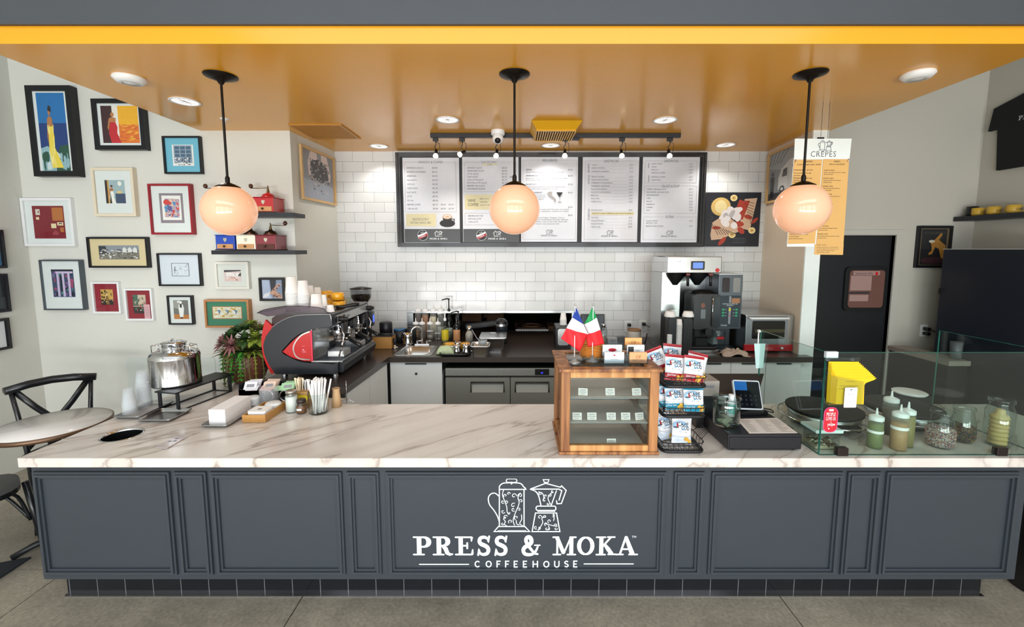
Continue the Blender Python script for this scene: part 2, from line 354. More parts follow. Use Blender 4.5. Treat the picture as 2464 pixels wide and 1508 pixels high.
# worktop: L shape with a round cut-out
def holed(x0, x1, y0, y1, c, r, z, mb, up=True, n=32):
    vs = [(x0, y0), (x1, y0), (x1, y1), (x0, y1)]; o = []
    for i in range(n):
        a = 2*PI*(i+.5)/n; dx, dy = math.cos(a), math.sin(a)
        t = min((((x1 if dx > 0 else x0)-c.x)/dx) if abs(dx) > 1e-6 else 1e9, (((y1 if dy > 0 else y0)-c.y)/dy) if abs(dy) > 1e-6 else 1e9)
        o.append((c.x+dx*t, c.y+dy*t))
    for q in vs:
        j = min(range(n), key=lambda i: (o[i][0]-q[0])**2+(o[i][1]-q[1])**2); o[j] = q
    v = [(c.x+r*math.cos(2*PI*(i+.5)/n), c.y+r*math.sin(2*PI*(i+.5)/n), z) for i in range(n)]+[(p[0], p[1], z) for p in o]
    mb.add(v, [(i, i+n, (i+1) % n+n, (i+1) % n) if up else ((i+1) % n, (i+1) % n+n, i+n, i) for i in range(n)])
wt = MB(); xh = -1.6
holed(XC0, xh, YF, YB, chute, CR, ZC, wt)
wt.quad((xh, YF, ZC), (XC1, YF, ZC), (XC1, YB, ZC), (xh, YB, ZC))
z0 = ZC-TH
wt.quad((XC0, YB, ZC), (XLEG, YB, ZC), (XLEG, YL, ZC), (XC0, YL, ZC)); wt.quad((XLEG, YB, ZC), (XS1, YB, ZC), (XS1, YS0-.003, ZC), (XLEG, YS0-.003, ZC)); wt.quad((XS1, YB, z0), (XS1, YS0-.003, z0), (XS1, YS0-.003, ZC), (XS1, YB, ZC))
z0 = ZC-TH
wt.quad((XC0, YF, z0), (XC1, YF, z0), (XC1, YF, ZC), (XC0, YF, ZC)); wt.quad((XC0, YL, z0), (XC0, YF, z0), (XC0, YF, ZC), (XC0, YL, ZC))
wt.quad((XC1, YF, z0), (XC1, YB, z0), (XC1, YB, ZC), (XC1, YF, ZC)); wt.quad((XC1, YB, z0), (XLEG, YB, z0), (XLEG, YB, ZC), (XC1, YB, ZC))
wt.quad((XLEG, YB, z0), (XLEG, YL, z0), (XLEG, YL, ZC), (XLEG, YB, ZC)); wt.quad((XLEG, YL, z0), (XC0, YL, z0), (XC0, YL, ZC), (XLEG, YL, ZC))
holed(XC0, xh, YF, YB, chute, CR, z0, wt, False)
wt.quad((xh, YB, z0), (XC1, YB, z0), (XC1, YF, z0), (xh, YF, z0)); wt.quad((XC0, YL, z0), (XLEG, YL, z0), (XLEG, YB, z0), (XC0, YB, z0))
wt.box(aZ(1160, 1000, ZC).x, aZ(1160, 1000, ZC).x+.0012, YF, YB, ZC, ZC+.0002, 1)
tag(wt.build('marble_worktop', [MARB, mat('seam', 'b9b0a6', .6)]), 'long veined white marble L-shaped worktop on the grey panelled bar counter', 'countertop')
# chute ring
t = thing('trash_chute', 'round steel-rimmed waste hole sunk into the marble worktop', 'waste chute', (chute.x, chute.y, ZC))
MB().lathe([(CR-.003, -.006), (CR-.001, .002), (CR+.003, .003), (CR+.006, .0005)], n=40, cap=False).build('rim', CHROME, t)
MB().lathe([(CR-.002, -.004), (CR-.004, -.16)], n=40, cap=False).lathe([(CR-.006, -.16), (0, -.16)], n=40, cap=False).build('sleeve', mat('dark_steel', '1c1e20', .35, .6), t)
# cabinet body
PX0, PX1 = aY(75, 1126, YP).x, aY(2452, 1300, YP).x
PZ0 = aY(1200, 1393, YP).z
KX0, KX1 = aY(152, 1410, YF+.17).x, aY(2370, 1410, YF+.17).x
ct = thing('bar_counter', 'long grey panelled bar counter with white coffeehouse lettering', 'counter', (0, YP, 0))
b = MB(); b.box(PX0, PX1, 0, .04, PZ0, z0-.0005); b.box(PX0, PX0+.03, .04, YL-YP, PZ0, z0-.0005); b.box(PX1-.03, PX1, .04, YB-YP, PZ0, z0-.0005)
b.box(PX0+.03, XLEG-.05, YB-YP+.0, YB-YP+.02, .1, z0-.0005)

b.build('carcass', CG, ct); MB().box(XLEG-.08, PX1-.03, YB-YP-.04, YB-YP-.02, 0, z0-.0005).build('added_rear_reflector', mat('white_cabinet', 'dfe2e0', .4, var=.03, scale=15), ct)  # unseen white panel added to lighten what the fridge steel reflects
def kick_mat():
    m = mat('kick_tile', '14171d', .15); nt, bb = nodes_of(m); tc = nt.nodes.new('ShaderNodeTexCoord'); sp = nt.nodes.new('ShaderNodeSeparateXYZ'); cb = nt.nodes.new('ShaderNodeCombineXYZ')
    nt.links.new(tc.outputs['Object'], sp.inputs[0]); nt.links.new(sp.outputs[0], cb.inputs[0]); nt.links.new(sp.outputs[2], cb.inputs[1])
    br = nt.nodes.new('ShaderNodeTexBrick'); br.offset = 0; br.inputs['Scale'].default_value = 1; br.inputs['Brick Width'].default_value = .146; br.inputs['Row Height'].default_value = .3
    br.inputs['Mortar Size'].default_value = .002; br.inputs['Color1'].default_value = lin('14171d'); br.inputs['Color2'].default_value = lin('171a20'); br.inputs['Mortar'].default_value = lin('6b6e72')
    nt.links.new(cb.outputs[0], br.inputs['Vector']); nt.links.new(br.outputs['Color'], bb.inputs['Base Color']); return m
k = MB(); k.M = Matrix.Translation((0, .165, 0)); k.box(KX0, KX1, 0-.03, .02, .0, PZ0); k.build('toe_kick', kick_mat(), ct)
k = MB(); k.box(KX0-.004, KX1+.004, .115, .135, 0, .006); k.build('kick_edge_strip', CHROME, ct)
def moulding(x0, x1, z0, z1, parent, name):
    m = MB()
    for ins, out, d in ((0, .011, .012), (.011, .022, .020), (.022, .033, .010)):
        # four mitred bars
        a0, a1, c0, c1 = x0+ins, x1-ins, z0+ins, z1-ins; b0, b1, d0, d1 = x0+out, x1-out, z0+out, z1-out
        y = -d
        for q in (((a0, c0), (a1, c0), (b1, d0), (b0, d0)), ((b0, d1), (b1, d1), (a1, c1), (a0, c1)), ((a0, c0), (b0, d0), (b0, d1), (a0, c1)), ((a1, c0), (a1, c1), (b1, d1), (b1, d0))):
            m.prism(list(q), y, 0)
    return m.build(name, CGM, parent, bevel=.003)
for a, b2 in ((82, 410), (420, 498), (507, 823), (835, 912), (928, 1603), (1622, 1695), (1712, 2027), (2038, 2118), (2131, 2450)):
    x0, x1 = aY(a, 1133, YP).x, aY(b2, 1133, YP).x
    moulding(x0, x1, aY(1200, 1380, YP).z, aY(1200, 1133, YP).z, ct, 'panel_moulding')
# ---------------------------------------------------------------- sign print
RC = [0]
def ribbon(mb, pts, w, y, mi=0, closed=False, cap=True):
    RC[0] = (RC[0]+1) % 24; y = y-RC[0]*6e-5
    P = [Vector((p[0], 0, p[1])) for p in pts]; N = len(P); L = []; R = []
    ww = w if isinstance(w, (list, tuple)) else [w]*N
    for i in range(N):
        a = P[i]-P[i-1] if (i > 0 or closed) else P[i+1]-P[i]; c = P[(i+1) % N]-P[i] if (i < N-1 or closed) else a
        a.normalize(); c.normalize(); na = Vector((-a.z, 0, a.x)); nc = Vector((-c.z, 0, c.x)); n = na+nc
        if n.length < 1e-4: n = na.copy()
        n.normalize(); k = 1/max(.5, n.dot(na)); L.append(P[i]+n*ww[i]/2*k); R.append(P[i]-n*ww[i]/2*k)
    for i, v in enumerate(L): v.y = R[i].y = y-i*5e-6
    fs = []
    for i in range(N if closed else N-1):
        j = (i+1) % N; fs.append((i, i+N, j+N, j))
    mb.add(L+R, fs, mi)
    if cap and not closed:
        for e_, q in ((0, P[0]), (-1, P[-1])):
            if ww[e_] > 0: mb.ell(q.x, q.z, ww[e_]/2*.98, ww[e_]/2*.98, y+2.4e-5, mi, 10)
def smooth_path(pts, n=6, closed=False):
    out = []; N = len(pts)
    for i in range(N if closed else N-1):
        p0, p1, p2, p3 = (pts[(i+k) % N] if closed else pts[min(max(i+k, 0), N-1)] for k in (-1, 0, 1, 2))
        for j in range(n):
            t = j/n; out.append(tuple(.5*(2*p1[k]+(p2[k]-p0[k])*t+(2*p0[k]-5*p1[k]+4*p2[k]-p3[k])*t*t+(3*p1[k]-p0[k]-3*p2[k]+p3[k])*t**3) for k in range(len(pts[0]))))
    if not closed: out.append(tuple(pts[-1]))
    return out
def arcp(cx, cz, rx, rz, a0, a1, n=14): return [(cx+rx*math.cos(math.radians(a0+(a1-a0)*i/n)), cz+rz*math.sin(math.radians(a0+(a1-a0)*i/n))) for i in range(n+1)]
# slab-serif capitals as (polyline, widths) in unit height; T = heavy stem, S = thin
T, S = .21, .10
def serif(x, z, w): return ([(x-w/2, z), (x+w/2, z)], .085)
GL = {
 'P': (.82, [([(.26, .04), (.26, .96)], T), serif(.24, .04, .46), ([(.02, .955), (.3, .955)], .085), ([(.3, .95)]+arcp(.46, .70, .24, .25, 90, -90)+[(.3, .45)], [.09]+[.1, .11, .13, .16, .19, .21, .22, .22, .22, .21, .19, .16, .13, .11, .1]+[.09])]),
 'R': (.92, [([(.26, .04), (.26, .96)], T), serif(.24, .04, .46), ([(.02, .955), (.3, .955)], .085), ([(.3, .95)]+arcp(.44, .73, .23, .22, 90, -90)+[(.3, .51)], [.09]+[.1, .11, .13, .16, .19, .21, .22, .22, .22, .21, .19, .16, .13, .11, .1]+[.09]), ([(.42, .5), (.56, .36), (.64, .12), (.76, .04), (.9, .07)], [.12, .2, .19, .13, .07])]),
 'E': (.86, [([(.26, .04), (.26, .96)], T), ([(.02, .045), (.80, .045)], .09), ([(.02, .955), (.78, .955)], .09), ([(.3, .5), (.56, .5)], .09), ([(.57, .36), (.57, .64)], .09), ([(.79, .95), (.77, .72)], [.13, .05]), ([(.81, .05), (.83, .32)], [.13, .05])]),
 'S': (.74, [(smooth_path([(.62, .70), (.58, .86), (.40, .95), (.2, .90), (.14, .74), (.22, .60), (.40, .52), (.56, .42), (.62, .26), (.55, .10), (.36, .04), (.18, .10), (.11, .30)], 4), None), ([(.63, .68), (.66, .99)], [.05, .11]), ([(.10, .34), (.07, .01)], [.05, .11])]),
 '&': (.95, [(smooth_path([(.88, .50), (.78, .25), (.62, .08), (.40, .03), (.18, .08), (.10, .26), (.18, .42), (.38, .54), (.52, .68), (.50, .88), (.38, .96), (.26, .88), (.25, .72), (.36, .52), (.54, .28), (.72, .10), (.90, .06)], 4), None), ([(.70, .53), (.98, .53)], .07)]),
 'M': (1.22, [([(.24, .04), (.24, .92)], .10), ([(.22, .95), (.58, .10)], [.2, .2]), ([(.58, .10), (.94, .95)], [.09, .09]), ([(.97, .04), (.97, .92)], T), serif(.22, .04, .38), serif(.98, .04, .42), ([(.02, .955), (.3, .955)], .085), ([(.9, .955), (1.2, .955)], .085)]),
 'O': (.98, [(arcp(.48, .5, .36, .44, 90, 450, 28), 'O')]),
 'K': (1.0, [([(.26, .04), (.26, .96)], T), serif(.24, .04, .44), serif(.24, .955, .44), ([(.3, .42), (.74, .94)], .10), ([(.44, .56), (.60, .34), (.80, .06)], [.14, .21, .21]), ([(.62, .045), (.98, .045)], .085), ([(.58, .955), (.94, .955)], .085)]),
 'A': (1.0, [([(.46, .97), (.20, .06)], .10), ([(.46, .97), (.78, .06)], [.16, .23]), ([(.28, .32), (.66, .32)], .09), serif(.17, .04, .34), serif(.82, .04, .38)]),
}
def slab_text(mb, s, x, z, h, y, mi=0, sp=.1, align='c', spc=None):
    def adv(c): return (.5 if c == ' ' else GL[c][0]) + (spc if spc is not None else sp)
    W = sum(adv(c) for c in s)*h; cx = x-(W/2 if align == 'c' else 0)
    for c in s:
        if c != ' ':
            for pts, w in GL[c][1]:
                n = len(pts)
                if w is None: w = [.08+.14*math.sin(PI*i/(n-1))**.8 for i in range(n)]
                if w == 'O': w = [.09+.13*abs(math.cos(math.radians(90+360*i/(n-1)))) for i in range(n)]
                w = [q*h for q in w] if isinstance(w, (list, tuple)) else w*h
                ribbon(mb, [(cx+p[0]*h, z+p[1]*h) for p in pts], w, y, mi, cap=(max(w) if isinstance(w, list) else w) < .12*h)
        cx += adv(c)*h
SK = 3.6235
def curl(cx, cy, r, a0, turn, n=12):     # spiral curl
    return [(cx+r*(1-.75*i/n)*math.cos(a0+turn*i/n), cy+r*(1-.75*i/n)*math.sin(a0+turn*i/n)) for i in range(n+1)]
def logo_lines():
    L = []
    a = lambda p, w=10, c=False: L.append((p, w, c))
    # french press (crop pixels)
    a(rrect(1008, 1100, 78, 108, 14, 4), 8, True); a([(1054, 108), (1054, 120)], 14)
    a(smooth_path([(948, 162), (950, 140), (975, 118), (1010, 112), (1100, 112), (1140, 122), (1158, 145), (1176, 160)], 4)+[(1178, 169), (948, 169)], 10); a([(948, 158), (948, 492)], 10); a([(1163, 172), (1163, 492)], 10)
    a([(940, 492), (1170, 492), (1212, 536), (902, 536)], 10, True); a([(935, 528), (1180, 528)], 5)
    a(smooth_path([(944, 228), (910, 202), (872, 210), (852, 245), (862, 300), (900, 350), (930, 400), (946, 445)], 5), 10)
    for p in ([(985, 172), (975, 215), (990, 260), (1012, 320), (1015, 360), (1030, 385), (1040, 370)], [(1130, 200), (1110, 240), (1120, 290), (1085, 380), (1068, 440), (1080, 480)],
              [(1000, 410), (985, 425), (1000, 450), (990, 470), (1010, 485)], [(1140, 390), (1142, 430), (1125, 465), (1150, 485)], [(1095, 440), (1100, 470), (1120, 478)]): a(smooth_path(p, 4), 7)
    for c in ((1000, 222, 16, 2.5, 5), (1028, 205, 15, 0, -5), (978, 275, 16, 1, 5), (1008, 275, 16, 2, -5), (1075, 225, 24, 0, -5.5), (1130, 222, 22, 3, 5.2), (1136, 270, 16, 3.6, 5), (1070, 308, 22, 5.2, -5), (980, 360, 18, .5, 5), (1070, 342, 18, 1, 5), (1118, 345, 16, 3.5, 5), (1000, 412, 20, -.5, -5), (1096, 415, 20, 2, 5), (1045, 450, 20, 2.5, 5), (975, 468, 14, .2, 5), (1025, 372, 12, 0, 4)):
        a(curl(*c), 6)
    # moka pot
    a([(1330, 84), (1380, 84), (1372, 108), (1340, 108)], 8, True)
    a([(1220, 165), (1350, 116), (1480, 150), (1490, 138), (1530, 178), (1488, 292), (1450, 294), (1446, 268)], 10); a([(1220, 166), (1465, 166), (1492, 180), (1468, 262)], 10)
    a(smooth_path([(1218, 168), (1262, 185), (1290, 225), (1310, 308)], 4), 10); a([(1445, 180), (1400, 308)], 9)
    a(rrect(1268, 1440, 314, 352, 16, 4), 10, True); a([(1282, 360), (1432, 360)], 7); a([(1262, 374), (1446, 374), (1475, 536), (1233, 536)], 10, True)
    for p in ([(1290, 190), (1320, 200), (1335, 230), (1330, 265)], [(1415, 190), (1385, 215), (1372, 250), (1395, 300)], [(1345, 410), (1318, 420), (1325, 460), (1285, 525)], [(1420, 380), (1425, 420), (1420, 440)], [(1345, 465), (1400, 480), (1450, 490)], [(1375, 485), (1385, 515), (1360, 520)]): a(smooth_path(p, 4), 7)
    for c in ((1300, 202, 14, 0, 5), (1350, 225, 15, 2, 5), (1390, 215, 16, 3, -5), (1340, 262, 16, 5, -5), (1370, 295, 12, 0, 5), (1410, 185, 14, 1, 4), (1300, 412, 20, 0, -5.2), (1345, 408, 14, 3, 5), (1418, 395, 14, 2, -5), (1385, 445, 18, 2, 5), (1355, 470, 16, 2, 5), (1265, 500, 16, 1, 5.5), (1295, 505, 14, 2, -5), (1440, 480, 14, 3, 5), (1360, 510, 16, 0, 5), (1440, 510, 14, 0, 5)):
        a(curl(*c), 6)
    return L
LOGO = logo_lines()
def cp(x, y): q = aY(940+x/SK, 1130+y/SK, YP); return (q.x, q.z)
sgn = MB(); yy = -.0012
for pts, w, c in LOGO: ribbon(sgn, [cp(*p) for p in pts], w*.00053, yy, 0, c)
h = cp(0, 575)[1]-cp(0, 740)[1]
for i, (c, x0, x1) in enumerate((('P', 200, 355), ('R', 372, 545), ('E', 565, 718), ('S', 752, 870), ('S', 902, 1020), ('&', 1140, 1293), ('M', 1412, 1612), ('O', 1622, 1777), ('K', 1790, 1958), ('A', 1962, 2144))):
    # each capital placed at its own spot on the panel, stretched to its width
    k = (cp(x1, 700)[0]-cp(x0, 700)[0])/(GL[c][0]*h*.98); sub = MB(); slab_text(sub, c, 0, 0, h, yy, sp=0, align='l')
    sgn.M = Matrix.Translation((cp(x0, 700)[0], 0, cp(0, 742)[1])) @ Matrix.Diagonal((k, 1, 1, 1)); sgn.add(sub.v, sub.f); sgn.M = Matrix()
p0 = cp(2102, 592); sgn.text('TM', p0[0], p0[1], .016, yy)
for i, c in enumerate('COFFEEHOUSE'):
    x = cp((758, 855, 944, 1019, 1094, 1174, 1261, 1357, 1448, 1533, 1612)[i], 848); 
    GS = {'C': [arcp(.36, .5, .33, .42, 40, 320)], 'O': [arcp(.36, .5, .35, .42, 0, 360, 24)], 'F': [[(.1, 0), (.1, .93), (.6, .93)], [(.1, .5), (.5, .5)]], 'E': [[(.6, .07), (.1, .07), (.1, .93), (.6, .93)], [(.1, .5), (.5, .5)]],
          'H': [[(.06, 0), (.06, 1)], [(.66, 0), (.66, 1)], [(.06, .5), (.66, .5)]], 'U': [[(.06, 1)]+arcp(.36, .36, .30, .29, 180, 360)+[(.66, 1)]], 'S': [smooth_path([(.56, .80), (.36, .93), (.14, .80), (.16, .60), (.50, .42), (.58, .22), (.36, .07), (.1, .2)], 4)]}[c]
    hh = cp(0, 790)[1]-cp(0, 848)[1]
    for g_ in GS: ribbon(sgn, [(x[0]+(p[0]-.36)*hh, x[1]+p[1]*hh) for p in g_], hh*.17, yy, cap=False)
for x0, x1 in ((248, 683), (1683, 2118)):
    a, b2 = cp(x0, 822 if x0 < 1000 else 818), cp(x1, 822 if x0 < 1000 else 818); ribbon(sgn, [a, b2], .0055, yy, cap=False)
sgn.build('sign_lettering', mat('sign_white', 'e8f4f7', .5), ct)['label'] = 'white coffee press and moka pot logo with PRESS & MOKA COFFEEHOUSE lettering'
# generic small logo used on print
def mini_logo(mb, x, z, h, y, mi):        # h = height of the pots
    k = h/460
    for pts, w, c in LOGO:
        if w < 7.5: continue
        ribbon(mb, [(x+(p[0]-1190)*k, z+(536-p[1])*k) for p in pts], w*1.9*k, y, mi, c, cap=False)
# ================================================================ dark back counter
DK = mat('dark_counter', '3a322e', .3, var=.1, scale=40, coat=.3)
ZB = .91; YC = aZ(1300, 859, ZB).y
XS2 = aZ(931, 863, ZB).x
XBR = aR1
sk0, sk1 = aZ(958, 850, ZB), aZ(1052, 828, ZB)
SKX0, SKX1, SKY0, SKY1 = sk0.x, sk1.x, YC+.07, YC+.40
bt = MB()
# back run with sink cut-out and pass-through ledge
def blk(x0, x1, y0, y1): bt.box(x0, x1, y0, y1, ZB-.045, ZB)
blk(aL1+.004, SKX0, YC, YW); blk(SKX0, SKX1, YC, SKY0); blk(SKX0, SKX1, SKY1, YW); blk(SKX1, OX0+.9, YC, YW); blk(OX0+.9, aR1-.004, YC, YW); blk(OX0, OX1, YW, YW+.3)
bt.slab([(XLEG+.005, YS0), (XS1, YS0), (XS2, YC), (XLEG+.005, YC)], ZB-.045, ZB)
tag(bt.build('dark_worktop', DK), 'dark brown worktop running along the tiled wall behind the bar', 'countertop')
# sink
t = thing('bar_sink', 'stainless steel drop-in sink in the dark worktop left of the black tray', 'sink', ((SKX0+SKX1)/2, (SKY0+SKY1)/2, ZB))
sw, sd = (SKX1-SKX0)/2, (SKY1-SKY0)/2
m = MB()
for (x, y, z, r, up) in ():
    pass
def ring(z, gx, gy, r): return [(p[0], p[1], z) for p in rrect(-gx, gx, -gy, gy, r, 6)]
rings = [ring(.001, sw+.025, sd+.025, .04), ring(.006, sw+.012, sd+.012, .04), ring(.003, sw-.004, sd-.004, .06), ring(-.14, sw-.02, sd-.02, .06)]
vs = sum(rings, []); n = len(rings[0]); fs = [(j*n+i, (j+1)*n+i, (j+1)*n+(i+1) % n, j*n+(i+1) % n)[::-1] for j in range(3) for i in range(n)]
m.add(vs, [f[::-1] for f in fs], 0, True).add(rings[3], [tuple(range(n))]).build('basin', STEEL, t)
MB().cyl((0, 0, -.139), .03, .004).build('drain', CHROME, t)
ft = aZ(1021, 826, ZB)
t = thing('sink_faucet', 'chrome gooseneck faucet behind the bar sink', 'faucet', (ft.x, SKY1+.04, ZB))
MB().box(-.07, .07, -.022, .022, 0, .018).build('deck_plate', CHROME, t, bevel=.005)
MB().tube([(0, 0, .015), (0, 0, .13)]+[(-.045+.045*math.cos(a), -.02*(1-math.cos(a)), .13+.05*math.sin(a)) for a in [PI*i/10 for i in range(1, 11)]]+[(-.09, -.042, .10)], .009, 10).build('spout', CHROME, t)
for s_ in (-1, 1): MB().cyl((.045*s_, 0, .018), .01, .03).cyl((.045*s_, 0, .044), .004, .04, ax='x').build('tap_handle', CHROME, t)
# white cabinets
CAB = mat('white_cabinet', 'dfe2e0', .4, var=.03, scale=15)
kn = mat('lock_grey', '6a6c6c', .4, .8)
def cabinet(name, label, x0, x1, doors, loc, rz=0, lock=None, top=.047):
    t = thing(name, label, 'cabinet', loc, rz)
    MB().box(x0, x1, .02, .5, .1, ZB-top).box(x0, x1, .07, .4, 0, .1).build('body', CAB, t)
    w = (x1-x0)/doors
    for i in range(doors):
        d = MB().box(x0+i*w+.002, x0+(i+1)*w-.002, 0, .018, .11, ZB-.052).build('door', CAB, t, bevel=.0015)
        MB().box(x0+i*w+w*.3, x0+i*w+w*.7, -.014, .001, ZB-.066, ZB-.058).build('pull', mat('pull_dark', '30302f', .4, .7), d)
    if lock is not None: MB().cyl((lock, 0, ZB-.15), .012, -.003, 0, 20, ax='y').cyl((lock, -.003, ZB-.15), .005, -.001, 1, 8, ax='y').build('lock', [kn, DARKTXT], t)
    return t
c1, c2 = aY(938, 880, YC+.03).x, aY(1064, 880, YC+.03).x
cabinet('base_cabinet', 'white base cabinet with a round lock under the bar sink', c1, c2, 1, (0, YC+.03, 0), 0, lock=(c1+c2)/2+.0, top=.16)
c3, c4 = aY(1675, 880, YC+.03).x, min(aR0, aR1)-.008
MBx = MB()
cabinet('base_cabinet', 'wide white base cabinet under the toaster oven and the coffee brewer', c3, c4, 3, (0, YC+.03, 0))
# side run cabinets below the espresso machine (face the aisle, +X)
t = thing('side_cabinet', 'white cabinet run under the espresso machine facing the bar aisle', 'cabinet', (XS1-.03, YS0, 0))
dx = XS2-XS1; L_ = YC-YS0
MB().slab([(-.42, .02), (0, .02), (dx, L_+.03), (-.42, L_+.03)], .05, ZB-.047).build('body', CAB, t)
for i in range(2):
    a, b2 = .04+i*(L_-.05)/2, .04+(i+1)*(L_-.05)/2-.006
    MB().slab([(dx*a/L_+.001, a), (dx*a/L_+.018, a), (dx*b2/L_+.018, b2), (dx*b2/L_+.001, b2)], .1, ZB-.055).build('door', CAB, t)
MB().box(-.575, .02, 0, .019, .10, ZB-.046).build('end_panel', mat('dark_end', '25211f', .4), t)
# undercounter refrigerator
fx0, fx1 = aY(1072, 890, YC+.04).x, aY(1372, 890, YC+.04).x
t = thing('undercounter_fridge', 'stainless two-door undercounter refrigerator below the dark worktop', 'refrigerator', (fx0, YC+.04, 0))
fw = fx1-fx0; ft_ = aY(1200, 885, YC+.04).z
SS = mat('fridge_steel', '9c9e98', .42, .75, bump=.03, scale=40)
MB().box(0, fw, .02, .6, .1, ft_).box(.02, fw-.02, .05, .55, 0, .1).build('body', mat('fridge_dark', '1b1c1d', .5), t)
hz = aY(1200, 903, YC+.04).z
MB().box(0, fw, -.015, .02, hz, ft_).build('top_fascia', SS, t, bevel=.003)
dd = aY(1287, 887, YC+.04).x-fx0, aY(1321, 897, YC+.04).x-fx0
dp = MB().box(dd[0], dd[1], -.018, -.014, hz+.008, ft_-.004).build('display', BLACKP, t)
MB().text('0F', (dd[0]+dd[1])/2, hz+.02, .02, -.0185, 0, 'c').build('digits', mat('blue_led', '1010c0', .5, emit='3040ff', es=2), dp)
sp_ = aY(1227, 920, YC+.04).x-fx0
for i, (a, b2, ha, hb) in enumerate(((0.004, sp_, 1134, 1213), (sp_+.006, fw, 1240, 1320))):
    hx0, hx1 = aY(ha, 940, YC+.04).x-fx0, aY(hb, 940, YC+.04).x-fx0; z0_, z1_ = aY(1200, 941, YC+.04).z, aY(1200, 917, YC+.04).z
    d = MB(); d.box(a, hx0, -.03, .02, .12, hz-.01); d.box(hx1, b2, -.03, .02, .12, hz-.01); d.box(hx0, hx1, -.03, .02, .12, z0_); d.box(hx0, hx1, -.03, .02, z1_, hz-.01)
    d = d.build('door', SS, t)
    MB().quad((hx0, -.028, z0_), (hx1, -.028, z0_), (hx1, .015, z1_), (hx0, .015, z1_)).build('recessed_handle', mat('handle_steel', '9a9a92', .6, .5), d)
    MB().tube([(hx0, -.03, z0_), (hx0, -.03, z1_), (hx1, -.03, z1_), (hx1, -.03, z0_)], .006, 6).build('handle_trim', BLACKP, d)
# ================================================================ picture wall
FB = mat('frame_black', '131418', .3); FW = mat('frame_white', 'dfe2e3', .4); FCR = mat('frame_cream', 'd9cfb9', .5); FRD = mat('frame_red', '8f1a28', .35)
FSL = mat('frame_slate', '5c646b', .35, .5); FWD = mat('frame_oak', 'b27c4e', .5, var=.15, scale=40); FBL = mat('frame_pale_wood', 'c9a877', .5, var=.1, scale=40)
MATW = mat('mount_white', 'dde2e1', .75); GLZ = thin_glass('picture_glazing', 'fcfefe', .8)
def art_mats(*cs): return [mat('ink_'+c, c, .6, var=.06, scale=50) for c in cs]
def picture(label, px, fm, mount, op, cols, draw, th=.03, fw=.018, M=None, Y=None, name='framed_picture', cat='framed picture', group=None):
    """px = x0,x1,y0,y1 of the front face at mid height; op = opening px margins l,r,t,b as fractions"""
    Y = YL if Y is None else Y; yc = (px[2]+px[3])/2
    if M is None:
        x0, x1 = aY(px[0], yc, Y-th).x, aY(px[1], yc, Y-th).x; xc = (px[0]+px[1])/2; z0, z1 = aY(xc, px[3], Y-th).z, aY(xc, px[2], Y-th).z
        t = thing(name, label, cat, ((x0+x1)/2, Y-.001, z0)); w, h = x1-x0, z1-z0
    else: t, w, h = M
    f = MB()
    for q in (((-w/2, 0), (w/2, 0), (w/2-fw, fw), (-w/2+fw, fw)), ((-w/2+fw, h-fw), (w/2-fw, h-fw), (w/2, h), (-w/2, h)), ((-w/2, 0), (-w/2+fw, fw), (-w/2+fw, h-fw), (-w/2, h)), ((w/2-fw, fw), (w/2, 0), (w/2, h), (w/2-fw, h-fw))):
        f.prism(list(q), -th, 0)
    f.build('frame', fm, t, bevel=.0015)
    a0, a1, b0, b1 = -w/2+w*op[0], w/2-w*op[1], h*op[3], h-h*op[2]
    by = -max(.004, th-.016); MB().box(-w/2+fw*.9, w/2-fw*.9, by-.002, -.001, fw*.9, h-fw*.9).build('mount', mount, t)
    m = MB(); m.plate(a0, a1, b0, b1, by-.0025, 0)
    s = MB(); draw(s); W, H = a1-a0, b1-b0
    # unit square artwork laid on the sheet; every shape sits a hair above the one before
    k = 0
    for i, fc in enumerate(s.f):
        m.add([(a0+s.v[j][0]*W, by-.0027-.00003*i, b0+s.v[j][2]*H) for j in fc], [tuple(range(len(fc)))], s.m[i])
    m.build('artwork', art_mats(*cols), t)
    MB().plate(-w/2+fw*.95, w/2-fw*.95, fw*.95, h-fw*.95, by-.008).build('glazing', GLZ, t)
    return t
R = random.Random
def speck(s, n, x0, x1, z0, z1, cs, r, a=.02, b=.08):
    for i in range(n):
        x, z = r.uniform(x0, x1), r.uniform(z0, z1); s.ell(min(max(x, x0+b), x1-b), min(max(z, z0+b), z1-b), r.uniform(a, b), r.uniform(a, b), 0, r.choice(cs), 7, r.uniform(0, 3))
def figure(s, x, z, h, skin, dress, hair=None, lean=0):
    w = h*.16
    s.poly([(x-w*.5, z), (x+w*1.5+lean, z), (x+w*.75, z+h*.32), (x+w*.9, z+h*.5), (x+w*.55, z+h*.66), (x-w*.5, z+h*.66), (x-w*.7, z+h*.5), (x-w*.9, z+h*.3)], 0, dress)
    s.poly([(x-w*.5, z+h*.66), (x+w*.6, z+h*.66), (x+w*.7, z+h*.78), (x+w*.2, z+h*.82), (x-w*.2, z+h*.82), (x-w*.75, z+h*.78)], 0, skin)
    s.poly([(x-w*.72, z+h*.78), (x-w*1.1, z+h*.5), (x-w*.95, z+h*.38), (x-w*.75, z+h*.5), (x-w*.5, z+h*.72)], 0, skin)
    s.ell(x, z+h*.9, w*.36, h*.07, 0, skin); 
    if hair is not None: s.poly(arcp(x+w*.1, z+h*.92, w*.45, h*.07, -30, 190), 0, hair)
